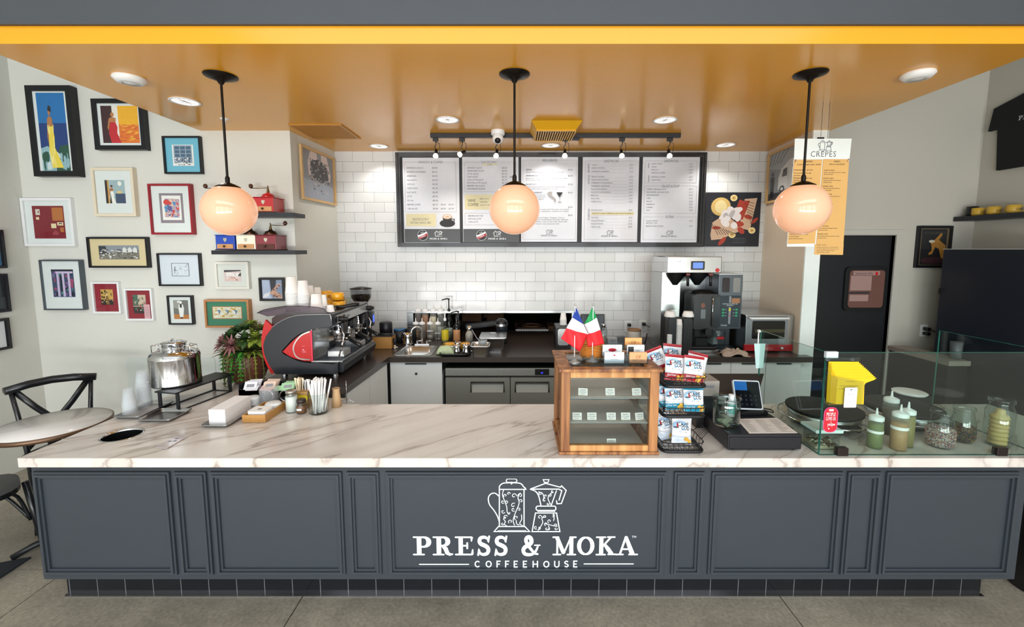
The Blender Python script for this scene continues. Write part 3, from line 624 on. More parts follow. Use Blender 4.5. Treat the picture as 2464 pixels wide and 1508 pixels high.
def d1(s):
    s.poly([(0, 0), (1, 0), (1, .62), (0, .62)], 0, 1); r = R(1); s.poly([(0, 0), (.5, 0), (.45, .25), (.25, .33), (0, .3)], 0, 5); s.poly([(.5, 0), (1, 0), (1, .35), (.7, .33), (.55, .2)], 0, 6)
    speck(s, 40, 0, 1, 0, .28, [5, 6, 7], r, .02, .08); figure(s, .42, .05, .8, 3, 2, 4, .15)
    for i in range(14): s.ell(.4+r.uniform(-.08, .12), r.uniform(.1, .6), .02, .07, 0, 8, 7, r.uniform(-.3, .3))
picture('tall black-framed painting of a woman in a yellow dress before a blue sea', (70, 178, 205, 424), FB, MATW, (.19, .19, .075, .055), ('1d6fb0', '173a78', 'e8cf4a', 'b0764a', '2a211f', '8fb3bd', '24503f', 'c9d9dc', 'f2e28a'), d1, th=.06, fw=.042)
def d2(s):
    s.poly([(0, 0), (.32, 0), (.32, 1), (0, 1)], 0, 1); s.poly([(.30, 0), (.46, 0), (.46, 1), (.30, 1)], 0, 2); s.poly([(.46, 0), (1, 0), (1, .5), (.46, .5)], 0, 5); figure(s, .3, .0, .85, 6, 3, None)
    r = R(2)
    for i in range(30): s.ell(r.uniform(.5, .96), r.uniform(.05, .5), r.uniform(.03, .1), .012, 0, 7 if i % 2 else 8, 7, r.uniform(-.2, .2))
picture('black-framed painting of a red-dressed figure beside an orange curtain', (223, 346, 237, 360), FB, MATW, (.15, .13, .13, .14), ('f0b024', '3a1c20', 'e9e4da', 'c2222c', '251818', 'e2762a', 'b87a4a', 'c85a1c', 'f0c040'), d2, th=.05, fw=.034)
def d3(s):
    s.poly([(.07, .13), (.93, .13), (.93, .97), (.07, .97)], 0, 1); r = R(3)
    for i in range(3):
        for j in range(3): s.poly([(.12+i*.27, .42+j*.18), (.34+i*.27, .42+j*.18), (.34+i*.27, .56+j*.18), (.12+i*.27, .56+j*.18)], 0, 2)
    speck(s, 50, .1, .9, .0, .4, [3, 0, 2], r, .015, .05)
picture('black-framed blue-mounted print of a shopfront', (392, 483, 327, 418), FB, mat('mount_blue', '6cb6cf', .75), (.22, .22, .22, .22), ('e8e8e4', '8e9fb0', '45647e', '3a3a48'), d3, th=.03, fw=.014)
def d4(s):
    s.poly([(0, 0), (.12, 0), (.12, 1), (0, 1)], 0, 1); s.poly([(.12, 0), (.2, 0), (.2, 1), (.12, 1)], 0, 2); s.poly([(.5, 0), (1, 0), (1, .42), (.5, .42)], 0, 3); figure(s, .32, .0, .8, 5, 4, 1); s.ell(.75, .85, .1, .1, 0, 4); s.ell(.72, .48, .14, .06, 0, 6)
    s.poly([(.2, 0), (.3, 0), (.26, .5)], 0, 7)
picture('cream-framed small print of a woman in white by a window', (222, 323, 403, 520), FCR, MATW, (.28, .25, .25, .27), ('9db4b8', '2a2224', 'c89a4a', '394a66', 'ecebe4', 'a8704a', 'd8c080', '222428'), d4, th=.04, fw=.022)
def d5(s):
    for q, c in (((.1, .72, .24, .9), 1), ((.62, .55, .97, .95), 2), ((.1, .58, .2, .66), 3), ((.56, .32, .72, .46), 3), ((.76, .4, .95, .5), 3), ((.84, .2, .95, .34), 2)): s.poly([(q[0], q[1]), (q[2], q[1]), (q[2], q[3]), (q[0], q[3])], 0, c)
    s.poly([(.16, .82), (.22, .85), (.2, .78)], 0, 0); s.poly([(.56, .14), (.72, .1), (.8, .16), (.68, .26)], 0, 4); s.poly([(.8, .42), (.86, .46), (.92, .42), (.9, .48), (.82, .48)], 0, 5)
picture('white-framed collage on a dark red ground hanging lowest-left of the tall dress painting', (53, 175, 476, 592), FW, MATW, (.19, .19, .16, .16), ('7a1a26', 'd0c8bc', 'b06a34', 'e0d2a8', '9a4048', '2a2226'), d5, th=.03, fw=.022)
def d6(s):
    s.poly([(.10, .10), (.90, .10), (.90, .92), (.10, .92)], 0, 1); r = R(6); s.poly([(.2, .2), (.8, .18), (.85, .8), (.22, .82)], 0, 2); speck(s, 60, .18, .84, .18, .85, [2, 3, 4, 5, 6], r, .02, .09); s.ell(.3, .7, .13, .09, 0, 3)
picture('red-framed abstract print in a wide pale mount', (359, 461, 442, 564), FRD, MATW, (.225, .215, .18, .23), ('8a8088', 'eceae6', 'b8a0b0', 'd04038', '4a8ec0', 'e8c8a8', '5a5a90'), d6, th=.04, fw=.016)
def d7(s):
    r = R(7); s.poly([(0, 0), (1, 0), (1, .55), (0, .5)], 0, 1); s.poly([(0, .3), (.2, .5), (.18, .95), (0, .95)], 0, 2); speck(s, 110, 0, 1, .05, .75, [1, 2, 3, 4, 2], r, .01, .06)
    for i in range(3): x = .6+i*.13; s.poly([(x, .5), (x+.1, .5), (x+.1, .75), (x+.05, .88), (x, .75)], 0, 4)
picture('wide black-framed old photograph of a village in a cream mount', (210, 355, 570, 644), FB, mat('mount_cream', 'd6c59a', .75), (.17, .16, .27, .27), ('8a9098', '7c786c', '34363a', 'b4b2ac', 'd8d8d6'), d7, th=.035, fw=.015)
def d8(s):
    r = R(8); speck(s, 50, 0, 1, 0, 1, [1, 2, 3, 5], r, .03, .1)
    for x in (.28, .52, .78): s.poly([(x-.05, .02), (x+.05, .02), (x+.05, .92), (x-.05, .92)], 0, 4)
    s.poly([(.2, .86), (.98, .86), (.98, .96), (.2, .96)], 0, 4); s.poly([(.38, .2), (.46, .2), (.46, .8), (.38, .8)], 0, 2); s.poly([(0, .93), (1, .93), (1, 1), (0, 1)], 0, 2)
picture('tall slate-framed photo of a pillared facade in a wide white mount', (99, 197, 625, 746), FSL, MATW, (.24, .22, .19, .26), ('3c4a66', '7c5a90', '1c2230', '4a8078', 'c8b8d8', 'a04868'), d8, th=.04, fw=.011)
def d9(s):
    r = R(9); speck(s, 40, 0, 1, .4, 1, [0, 1, 2], r, .03, .09); s.poly([(0, 0), (1, 0), (1, .35), (0, .35)], 0, 2); figure(s, .5, .02, .85, 3, 1, 2); speck(s, 12, 0, 1, .1, .4, [1, 3], r, .02, .05)
picture('white frame with red mount around a gold and black photo', (221, 288, 678, 754), FW, mat('mount_red', '8a1c2c', .75), (.28, .28, .24, .27), ('c8a050', '7a5a28', '221a16', 'd8b880'), d9, th=.025, fw=.016)
def d10(s):
    r = R(10); s.poly([(0, .4), (.4, .4), (.4, 1), (0, 1)], 0, 1); s.poly([(.4, .5), (1, .5), (1, 1), (.4, 1)], 0, 2); s.poly([(0, 0), (1, 0), (1, .35), (0, .35)], 0, 3); speck(s, 50, 0, 1, .1, .9, [0, 1, 2, 3, 4], r, .02, .07)
t_ = picture('white frame with red mount, street photo and a pink slip in its corner', (300, 367, 694, 771), FW, MATS['mount_red'], (.26, .28, .2, .22), ('a89888', '4a6858', 'c8b8a0', '2a2422', 'b05048'), d10, th=.025, fw=.016)
m = MB().plate(.035, .085, .012, .135, -.0155, 0)
for i in range(9): m.plate(.04, .078, .03+i*.011, .032+i*.011, -.0157, 1)
m.build('pink_slip', [mat('pink_paper', 'dba8ae', .7), GREYTXT], t_)
def d11(s):
    s.poly([(.03, .03), (.97, .03), (.97, .97), (.03, .97)], 0, 1); r = R(11)
    for i in range(22): x, z = r.uniform(.1, .9), r.uniform(.1, .9); ribbon(s, [(x, z), (min(.95, x+r.uniform(-.1, .15)), min(.95, max(.05, z+r.uniform(-.15, .15))))], .02, 0, 0, cap=False)
    s.poly([(.15, .4), (.22, .4), (.2, .7)], 0, 0)
picture('black-framed pale print of a small line sketch', (379, 482, 609, 688), FB, mat('mount_bluewhite', 'd3dbe4', .7), (.3, .29, .3, .3), ('30343c', 'd4dce6'), d11, th=.03, fw=.013)
def d12(s):
    r = R(12); s.poly([(0, .8), (1, .9), (1, 1), (0, 1)], 0, 1); speck(s, 20, .1, .9, .4, .8, [2], r, .04, .1); speck(s, 25, .1, .9, .05, .4, [3, 2, 4], r, .03, .08); s.poly([(.8, .5), (1, .45), (1, .8)], 0, 1)
picture('off-white deep frame with a small pink and white photo under the grinder shelf', (517, 598, 630, 695), mat('frame_offwhite', 'd9d8ce', .45), mat('mount_offwhite', 'd5d6cf', .75), (.25, .25, .3, .28), ('d8c4c0', '3a3438', 'ece8e4', 'c08078', 'e0b0a0'), d12, th=.035, fw=.018)
def d13(s):
    r = R(13); s.poly([(0, 0), (.45, 0), (.35, 1), (0, 1)], 0, 1); s.poly([(.45, .2), (.6, .2), (.72, 1), (.4, 1)], 0, 2)
    for i in range(6): x = .42+i*.06; ribbon(s, [(x-.1, .22+i*.06), (x+.1, .45+i*.07), (x+.22, .4+i*.07)], .06, 0, 3 if i % 2 else 4)
    s.poly([(.35, .3), (.75, .05), (.95, .0), (1, .15), (.6, .45)], 0, 3); speck(s, 18, .5, .95, .05, .3, [4, 3], r, .03, .07); s.poly([(0, .05), (.3, .1), (.4, .35), (.1, .25)], 0, 5)
picture('small black-framed photo of hands, beside the paper cup stacks', (623, 683, 668, 724), FB, FB, (.1, .1, .1, .1), ('7e8ea8', 'a8b4cc', '20222c', 'c89880', '6a4034', 'dcdce0'), d13, th=.03, fw=.014)
def d14(s):
    s.poly([(0, 0), (1, 0), (1, .22), (0, .26)], 0, 1); s.poly([(0, .6), (.5, .5), (.5, 1), (0, 1)], 0, 4); s.ell(.5, .88, .1, .07, 0, 2); s.poly([(.36, .78), (.64, .78), (.7, .55), (.62, .1), (.4, .1), (.34, .5)], 0, 2); s.poly([(.42, .78), (.58, .78), (.56, .6), (.44, .6)], 0, 3); s.poly([(.42, .1), (.6, .1), (.6, .03), (.42, .03)], 0, 3); s.poly([(.3, .84), (.42, .92), (.4, .98), (.25, .92)], 0, 2)
picture('small black-framed picture of a white-aproned waiter', (403, 463, 711, 781), FB, MATW, (.2, .2, .16, .19), ('6e6e6a', 'b8763a', 'e8e8e6', '2c2a2c', '989890'), d14, th=.03, fw=.012)
def d15(s):
    s.poly([(.1, .25), (.88, .25), (.88, .83), (.1, .83)], 0, 1); r = R(15); s.poly([(.12, .28), (.86, .28), (.86, .8), (.12, .8)], 0, 2); speck(s, 60, .13, .84, .28, .8, [3, 2, 4], r, .02, .07)
    for x in (.28, .5, .72): s.poly([(x-.08, .68), (x+.05, .64), (x, .45), (x-.02, .6)], 0, 5)
picture('oak-framed green-mounted pale ochre artwork above the potted plant', (492, 599, 721, 788), FWD, mat('mount_green', '2f7a5c', .6), (.07, .07, .11, .11), ('2f7a5c', 'b0703c', 'd8d4b8', 'c9a13e', 'e4e2d8', '5a7a9a'), d15, th=.05, fw=.016)
# frames on the far-left side wall (plane x = XL)
def side_picture(label, y0px, y1px, xedge, cols, op, mount):
    a = aX(xedge, y0px, XL+.03); b = aX(xedge, y1px, XL+.03); h = a.z-b.z; wv = .45
    t = thing('framed_picture', label, 'framed picture', (XL+.001, a.y-wv/2, b.z), PI/2)
    def dd(s): s.poly([(.2, .2), (.8, .2), (.8, .8), (.2, .8)], 0, 1)
    picture(label, (0, 0, 0, 0), FB, mount, op, cols, dd, th=.03, fw=.02, M=(t, wv, h)); return t
side_picture('black-framed blue picture at the top of the far left side wall', 553, 645, 8, ('2a6a98', '58b0c0'), (.06, .06, .06, .06), FB)
side_picture('black-framed dark picture in the middle of the far left side wall', 658, 750, 18, ('20282c', '30383c'), (.08, .08, .08, .08), FB)
side_picture('black-framed blank white picture lowest on the far left side wall', 764, 839, 22, ('dfe0e6', 'e2e3e8'), (.06, .06, .06, .06), FB)
# alcove picture: hands full of coffee beans, and the van photo opposite
def slant_picture(label, pa, pb, zt, zb, cols, draw, fm, op, side):
    v = Vector((pb.x-pa.x, pb.y-pa.y, 0)); L = v.length; rz = math.atan2(v.y, v.x)
    t = thing('framed_picture', label, 'framed picture', ((pa.x+pb.x)/2, (pa.y+pb.y)/2, zb), rz)
    picture(label, (0, 0, 0, 0), fm, fm, op, cols, draw, th=.02, fw=.022, M=(t, L, zt-zb)); return t
dv = Vector((aL1-aL0, YW-YL))
def onL(px, py):
    d = ray(px, py); # intersect slanted alcove wall
    n = Vector((dv.y, -dv.x)); t = (n.x*aL0+n.y*YL)/(n.x*d.x+n.y*d.y); return Vector((d.x*t, d.y*t, EYE+d.z*t))
def onR(px, py):
    e_ = Vector((aR1-aR0, YW-YL)); d = ray(px, py); n = Vector((e_.y, -e_.x)); t = (n.x*aR0+n.y*YL)/(n.x*d.x+n.y*d.y); return Vector((d.x*t, d.y*t, EYE+d.z*t))
def dh(s):
    s.poly([(0, 0), (1, 0), (1, .35), (0, .4)], 0, 1); s.poly([(.25, 1), (.45, 1), (.5, .7), (.4, .45), (.3, .42), (.18, .5), (.15, .75)], 0, 2); s.poly([(.6, 1), (.8, 1), (.92, .6), (.88, .45), (.72, .55), (.6, .8)], 0, 2)
    s.poly([(.25, .8), (.5, .88), (.78, .75), (.85, .5), (.6, .38), (.3, .45), (.22, .6)], 0, 3); r = R(20); speck(s, 120, .2, .86, .38, .86, [3, 4, 0, 5], r, .01, .03); speck(s, 15, .3, .8, .12, .4, [4, 5, 2], r, .01, .03)
pa, pb = onL(721, 400), onL(802, 400)
slant_picture('pale wood framed photo of two hands holding coffee beans in the alcove', pa, pb, onL(722, 347).z, onL(722, 478).z, ('8a8a90', '9aa0b0', 'e0ccc8', '2e2628', '4a3c3a', 'c0b0ac'), dh, FBL, (.06, .06, .05, .05), 1)
def dvn(s):
    s.poly([(0, .7), (1, .5), (1, 1), (0, 1)], 0, 1); s.poly([(0, 0), (1, 0), (1, .12), (0, .15)], 0, 3)
    for i in range(5): ribbon(s, [(i*.1, .75), (.1+i*.14, 1)], .02, 0, 3, cap=False)
    s.poly([(.36, .2), (1, .15), (1, .78), (.72, .76), (.45, .62), (.36, .45)], 0, 2); s.poly([(.48, .45), (.66, .45), (.66, .62), (.52, .6)], 0, 3); s.ell(.5, .2, .09, .07, 0, 4); s.ell(.5, .2, .05, .035, 0, 2); s.poly([(.7, .2), (.71, .2), (.71, .7), (.7, .7)], 0, 0); s.ell(.85, .62, .04, .04, 0, 0)
    s.poly([(.08, .05), (.2, .05), (.22, .5), (.06, .5)], 0, 4); s.ell(.14, .56, .05, .05, 0, 3)
pb, pa = onR(1849, 420), onR(1926, 420)
slant_picture('pale wood framed black and white photo of a delivery van, half behind the hanging menu', Vector((pb.x, pb.y, 0)), Vector((pa.x, pa.y, 0)), onR(1850, 372).z, onR(1850, 490).z, ('808488', '9a9ea2', 'd2d4d4', '3a3c40', '1c1d20'), dvn, FBL, (.06, .06, .05, .05), -1)
# ---------------------------------------------------------------- shelves and coffee grinders
def shelf(label, x0, x1, yt, yb, d, cx):
    Y = YL-d; a, b = aY(x0, yt, Y).x, aY(x1, yt, Y).x; z1, z0 = aY(cx, yt, Y).z, aY(cx, yb, Y).z
    t = MB().box(0, b-a, -d, 0, 0, z1-z0).build('floating_shelf', mat('shelf_black', '1d2027', .4), bevel=.002, loc=(a, YL-.001, z0)); tag(t, label, 'shelf'); return a, b, z1
sa = shelf('upper black floating shelf holding the red coffee grinder', 508, 705, 511, 521, .2, 700)
sb = shelf('lower black floating shelf holding three box coffee grinders', 508, 710, 602, 612, .2, 600)
def grinder(label, px, z, col, draw, handle, dome, w=.16):
    c = aY(px, 590, YL-.12); t = thing('coffee_grinder', label, 'coffee grinder', (c.x, YL-.10, z), 0, 'vintage hand coffee grinders on the shelves')
    bm = mat('enamel_'+col, col, .3, coat=.5); h = .115; d = w
    MB().box(-w/2, w/2, -d/2, d/2, .004, h).box(-w/2-.006, w/2+.006, -d/2-.006, d/2+.006, 0, .008, 1).box(-w/2-.006, w/2+.006, -d/2-.006, d/2+.006, h, h+.006).build('body', [bm, mat('dark_wood', '3a2418', .5)], t, bevel=.003)
    dr = MB().box(-w/2+.012, w/2-.012, -d/2-.006, -d/2+.01, .012, .048).build('drawer', mat('drawer_'+draw, draw, .5, var=.1), t, bevel=.002)
    MB().lathe([(.004, 0), (.006, .006), (.009, .012), (.006, .018), (0, .02)], n=12).build('knob', mat('dark_wood', '3a2418', .5), dr)
    k = dr.children[0]; k.location = (0, -d/2-.006, .03); k.rotation_euler = (PI/2, 0, 0)
    MB().poly([(-.013, .095), (.013, .095), (.013, .08), (0, .062), (-.013, .08)], -d/2-.001, 0).build('badge', mat('badge_silver', 'c8c4b0', .3, 1), t)
    MB().lathe([(.05, h+.006), (.052, h+.015), (.045, h+.022), (.04, h+.034), (.018, h+.042), (.012, h+.05)], n=24).build('hopper_cap', bm if dome == 'same' else mat('bronze', '5a4034', .3, .9), t)
    cr = MB().lathe([(.012, 0), (.009, .02), (.005, .035), (.004, .055)], (0, 0, h+.048), 12).tube([(0, 0, h+.085), (handle*.55, 0, h+.083), (handle, 0, h+.083)], .003, 6).build('crank', mat('brass_dark', '6e5c3c', .35, .9), t)
    MB().sphere((handle, 0, h+.1), .016, sz=1.15).build('crank_knob', mat('dark_wood_knob', '4a2a1a', .4), cr)
    return t
zU, zL = sa[2]+.001, sb[2]+.001
grinder('bright red box coffee grinder on the upper shelf', 649, zU, 'b0101c', 'b98a5c', -.135, 'same')
grinder('coffee grinder mostly hidden behind the left globe lamp, only its crank knob showing', 545, zU, '8a1a20', 'b98a5c', -.15, 'same')
grinder('royal blue box coffee grinder at the left end of the lower shelf', 553, zL, '1440a8', 'b98a5c', -.12, 'b', .15)
grinder('cream white box coffee grinder in the middle of the lower shelf', 602, zL, 'ddd8c8', 'b98a5c', -.07, 'b', .15)
grinder('maroon box coffee grinder at the right end of the lower shelf', 650, zL, '7a2430', '4a2018', .12, 'b')
# ================================================================ left seating: table and cross-back chairs
WOODB = mat('black_wood', '15171b', .3, coat=.2)
tb = aZ(100, 1030, .76)
e1, e2 = aZ(258, 1000, .76), aZ(20, 978, .76)
def round_table():
    t = thing('round_table', 'round white marble-topped bistro table with a brown rim', 'table', (TBX, TBY, 0))
    MB().lathe([(TBR-.004, .738), (TBR-.004, .76), (0, .76)], n=64, cap=False).lathe([(0, .738), (TBR-.004, .738)], n=64, cap=False).build('tabletop', marble('table_marble', 'dcdad8', 'b8b2ac', .25, .3, 2), t)
    MB().lathe([(TBR-.004, .733), (TBR+.003, .735), (TBR+.003, .757), (TBR-.004, .7605)], n=64, cap=False).build('rim', mat('bronze_rim', '6a5240', .35, .6), t)
    MB().lathe([(.03, .05), (.03, .7), (.12, .735)], n=20).build('pedestal', BLACKM, t)
    m = MB()
    for i in range(4): a = PI/4+i*PI/2; m.tube([(0, 0, .06), (math.cos(a)*.13, math.sin(a)*.13, .045), (math.cos(a)*.22, math.sin(a)*.22, .012)], .018, 8)
    m.build('base', BLACKM, t)
TBR = .27; TBX, TBY = -2.78, 2.53
round_table()
def chair(label, x, y, rz):
    t = thing('cross_back_chair', label, 'chair', (x, y, 0), rz, 'black cross-back chairs around the left table')
    o = []
    for i in range(32):
        a = 2*PI*i/32; r_ = .205*(1+.06*math.cos(4*a)); o.append((r_*math.cos(a), r_*math.sin(a)))
    MB().slab(o, .435, .462).build('seat', WOODB, t, bevel=.008)
    for sx_ in (-1, 1):
        MB().tube([(.15*sx_, -.15, .44), (.165*sx_, -.17, .2), (.18*sx_, -.185, 0)], [.017, .016, .013], 10).build('leg', WOODB, t)
        MB().tube([(.18*sx_, .20, 0), (.165*sx_, .185, .25), (.17*sx_, .175, .45), (.195*sx_, .21, .7), (.215*sx_, .25, .86)], [.014, .016, .017, .015, .014], 10).build('leg', WOODB, t)
    MB().tube([(-.245, .235, .87), (-.12, .275, .885), (0, .29, .89), (.12, .275, .885), (.245, .235, .87)], .03, 12, up=(0, 0, 1), flat=.9).build('top_rail', WOODB, t)
    for sx_ in (-1, 1): MB().tube([(.2*sx_, .26, .86), (.1*sx_, .265, .72), (0, .262, .60), (-.1*sx_, .235, .52), (-.165*sx_, .18, .47)], .02, 8, flat=.35, up=(0, 1, 0)).build('cross_strap', WOODB, t)
    m = MB()
    for sx_ in (-1, 1):
        m.tube(smooth_path([(.155*sx_, -.15, .2), (.13*sx_, -.12, .36), (.06*sx_, -.1, .425)], 4), .009, 8); m.tube(smooth_path([(.158*sx_, -.15, .2), (.145*sx_, 0, .38), (.15*sx_, .15, .25)], 5), .009, 8)
    m.build('bentwood_brace', WOODB, t); return t
chair('black cross-back chair behind the round table with its curved top rail in view', -3.06, 2.83, math.radians(51)).scale = (.9, .9, 1)
chair('black cross-back chair cut off by the left picture edge, seat beside the bar counter', -3.02, 2.28, math.radians(96))
a = aZ(75, 1343, 0)
m = MB(); m.slab([(a.x, a.y), (a.x-.62, a.y-.25), (a.x-.45, a.y-.75), (a.x+.02, a.y-.50)][::-1], 0.001, .012); tag(m.build('floor_mat', mat('mat_dark', '23282f', .8, bump=.4, scale=200)), 'dark rubber floor mat at the left picture edge beside the counter', 'floor mat')
# ================================================================ things on the left end of the marble worktop
SSP = mat('polished_steel', 'cfd0d2', .09, 1)
ALU = mat('aluminium', 'b9babb', .3, 1)
def sheet_pan(label, x0, x1, y0, y1, z, g='small aluminium sheet pans'):
    t = thing('sheet_pan', label, 'tray', ((x0+x1)/2, (y0+y1)/2, z+.0008), 0, g); w, d = (x1-x0)/2, (y1-y0)/2
    R_ = [ring(0, w-.012, d-.012, .012), ring(.014, w-.003, d-.003, .018), ring(.016, w, d, .02), ring(.013, w+.001, d+.001, .02)]
    n = len(R_[0]); v = sum(R_, [])
    MB().add(v, [(j*n+i, j*n+(i+1) % n, (j+1)*n+(i+1) % n, (j+1)*n+i)[::-1] for j in range(3) for i in range(n)], 0, True).add(R_[0], [tuple(range(n))]).add([(p[0], p[1], -.0006) for p in R_[0]], [tuple(range(n))[::-1]]).build('pan', ALU, t)
    MB().tube([(p[0], p[1], .0155) for p in ring(0, w, d, .02)], .0025, 6, closed=True).build('rolled_rim', ALU, t); return t
sheet_pan('aluminium pan under the clear cup stacks', -2.285, -2.135, 2.39, 2.66, ZC)
sheet_pan('empty aluminium pan in front of the steel drink dispenser', -2.115, -1.925, 2.345, 2.525, ZC)
# dispenser stand: a flat top plate on two strap legs
st = thing('dispenser_stand', 'black flat-bar riser stand under the steel drink dispenser', 'stand', (-2.05, 2.53, ZC), -.2)
m = MB().box(-.10, .05, -.02, .40, .110, .118); m.build('top_plate', BLACKM, st)
for y in (0, .37):
    m = MB()
    for x in (-.09, .04): m.box(x-.011, x+.011, y-.003, y+.004, 0, .110)
    m.box(-.09, .04, y-.003, y+.004, 0, .005); m.build('leg', BLACKM, st)
MB().box(-.10, -.09, 0, .37, 0, .006).box(.042, .052, 0, .37, 0, .006).build('floor_rail', BLACKM, st)
dc = (-2.15, 2.70)
t = thing('drink_dispenser', 'large polished stainless drum drink dispenser with two handles', 'drink dispenser', (dc[0], dc[1], ZC+.119)); t.scale = (.83, .83, .95)
MB().lathe([(0, 0), (.158, .0), (.163, .008), (.161, .014), (.161, .175), (.163, .18), (.161, .185), (.161, .19), (.150, .212), (.100, .228), (.075, .232), (.072, .236), (.072, .262)], n=48, cap=False).build('drum', SSP, t)
MB().lathe([(.073, .245), (.077, .247), (.077, .268), (.082, .27), (.082, .275), (.06, .282), (0, .284)], n=40, cap=False).tube([(-.02, 0, .28), (-.015, 0, .296), (.015, 0, .296), (.02, 0, .28)], .003, 6).build('lid', SSP, t)
for s_ in (-1, 1):
    MB().tube([(s_*.085, -.03, .232), (s_*.1, -.035, .262), (s_*.145, -.035, .255), (s_*.148, -.03, .21)], .0035, 8).tube([(s_*.085, .03, .232), (s_*.1, .035, .262), (s_*.145, .035, .255), (s_*.148, .03, .21)], .0035, 8).tube([(s_*.145, -.035, .255), (s_*.145, .035, .255)], .0035, 8).build('handle', CHROME, t)
MB().cyl((-.085, -.15, .035), .012, -.03, ax='y').cyl((-.085, -.178, .01), .009, .045).tube([(-.115, -.178, .05), (-.085, -.178, .058), (-.06, -.178, .05)], .004, 8).tube([(-.085, -.178, .02), (-.085, -.195, .0), (-.085, -.2, -.015)], .006, 8).build('tap', CHROME, t)
MB().cyl((.04, -.076, .25), .007, -.012, ax='y').tube([(.04, -.085, .255), (.04, -.09, .235), (.035, -.085, .222)], .003, 6).build('lid_clamp', CHROME, t)
# clear cup stacks: every cup is a thing
CUPM = mat('cup_plastic', 'e6edf2', .12, alpha=.15)
def cup_mb(r0, r1, h, n=24): return MB().lathe([(0, .0015), (r0, .0015), (r1, h), (r1+.0015, h+.001), (r1+.0015, h-.003)], n=n, cap=False)
def stack(name, label, cat, x, y, z, n, dz, r0, r1, h, m, group, flip=True, first={}):
    for i in range(n):
        lb = label(i) if callable(label) else label
        if name not in first or first[name][1] != (r0, r1, h, m):
            o = cup_mb(r0, r1, h).build(name, m); tag(o, lb, cat, group); first[name] = (o, (r0, r1, h, m))
        else:
            o = first[name][0].copy(); C.objects.link(o); o['label'] = lb; o['group'] = group
        o.location = (x, y, z+i*dz+(h+.002 if flip else 0)); o.rotation_euler = (PI if flip else 0, 0, i*.4)
def pos(i, n, s): return 'topmost '+s if i == n-1 else ('bottom '+s if i == 0 else 'middle '+s)
stack('plastic_cup', lambda i: pos(i, 9, 'clear plastic cup of the shorter front stack'), 'cup', -2.225, 2.44, ZC+.018, 9, .0075, .024, .036, .092, CUPM, 'clear cups in the shorter front stack')
stack('plastic_cup', lambda i: pos(i, 14, 'clear plastic cup of the taller rear stack'), 'cup', -2.235, 2.55, ZC+.018, 14, .0095, .026, .039, .10, CUPM, 'clear cups in the taller rear stack')
# flat acrylic notice
q = [aZ(*p, ZC) for p in ((373, 1078), (402, 1080), (454, 1050), (425, 1049))]
m = MB().add([(p.x, p.y, ZC+.0008) for p in q]+[(p.x, p.y, ZC+.005) for p in q], [(4, 5, 6, 7), (0, 1, 5, 4), (1, 2, 6, 5), (2, 3, 7, 6), (3, 0, 4, 7)])
c_ = sum((Vector(p) for p in q), Vector())/4
for dx_, dy_ in ((-.01, 0), (.012, .003), (.0, .03)): m.box(c_.x+dx_-.009, c_.x+dx_+.007, c_.y+dy_-.004, c_.y+dy_+.006, ZC+.005, ZC+.0056, 1)
tag(m.build('acrylic_notice', [mat('acrylic_sheet', 'dcd2d2', .1, trans=.3), GREYTXT]), 'small clear acrylic notice lying flat on the marble in front of the pans', 'notice')
# napkins
sheet_pan('narrow aluminium pan under the white napkin pile', -1.70, -1.555, 2.268, 2.56, ZC)
def paper_pile(name, label, cat, x0, x1, y0, y1, z, n, dz, m, edge, rad=0):
    t = MB(); r = R(5)
    for i in range(n):
        j = r.uniform(-.001, .001); t.box(x0+j, x1+j, y0+r.uniform(-.001, .001), y1, z+i*dz, z+(i+.86)*dz)
    return tag(t.build(name, m), label, cat, None)
paper_pile('napkin_stack', 'tall block of white paper napkins on a small pan', 'napkins', -1.672, -1.582, 2.30, 2.53, ZC+.003, 30, .003, mat('napkin', 'eeecec', .85), 0)['kind'] = 'stuff'
# bamboo caddy and lids
BAM = mat('bamboo', 'b98748', .45, var=.12, scale=30)
t = thing('bamboo_caddy', 'open bamboo box holding lids and cards', 'caddy', (-1.455, 2.455, ZC+.001))
m = MB().box(-.065, .065, -.112, -.104, 0, .043).box(-.065, .065, .104, .112, 0, .043).box(-.065, -.057, -.104, .104, 0, .043).box(.057, .065, -.104, .104, 0, .043).box(-.057, .057, -.104, .104, 0, .006).build('box', BAM, t, bevel=.002)
t = thing('card_pile', 'pile of white printed cards in the front of the bamboo box', 'cards', (-1.455, 2.41, ZC+.008))
m = MB()
for i in range(9): m.slab([(p[0], p[1]) for p in rrect(-.05, .05, -.045, .045, .012)], i*.0055, i*.0055+.005)
m.build('cards', PAPER, t); MB().M; m = MB().box(-.009, -.002, -.015, .005, .0496, .05).box(.002, .009, -.015, .005, .0496, .05).build('logo_print', GREYTXT, t)
def lids(label, x, y, z, n, r, dz, m, group):
    f = None
    for i in range(n):
        if f is None:
            f = MB().lathe([(r*.8, 0), (r*.98, .001), (r, .004), (r*.97, .007), (r*.86, .008), (r*.84, .013), (r*.8, .014), (0, .0135)], n=28, cap=False).build('cup_lid', m); tag(f, label, 'lid', group); o = f
        else: o = f.copy(); C.objects.link(o)
        o.location = (x, y, z+i*dz); o['label'] = pos(i, n, label)
lids('white cup lid of the stack behind the napkin block', -1.612, 2.60, ZC+.001, 7, .042, .008, WHITEP, 'white lids behind the napkins')
lids('white cup lid of the pile at the back of the bamboo box', -1.438, 2.513, ZC+.008, 5, .046, .009, WHITEP, 'white lids in the bamboo box')
lids('clear dome lid of the tall stack behind the bamboo box', -1.525, 2.625, ZC+.001, 13, .055, .0085, mat('lid_plastic', 'd8dde2', .12, alpha=.16), 'clear lids behind the bamboo box')
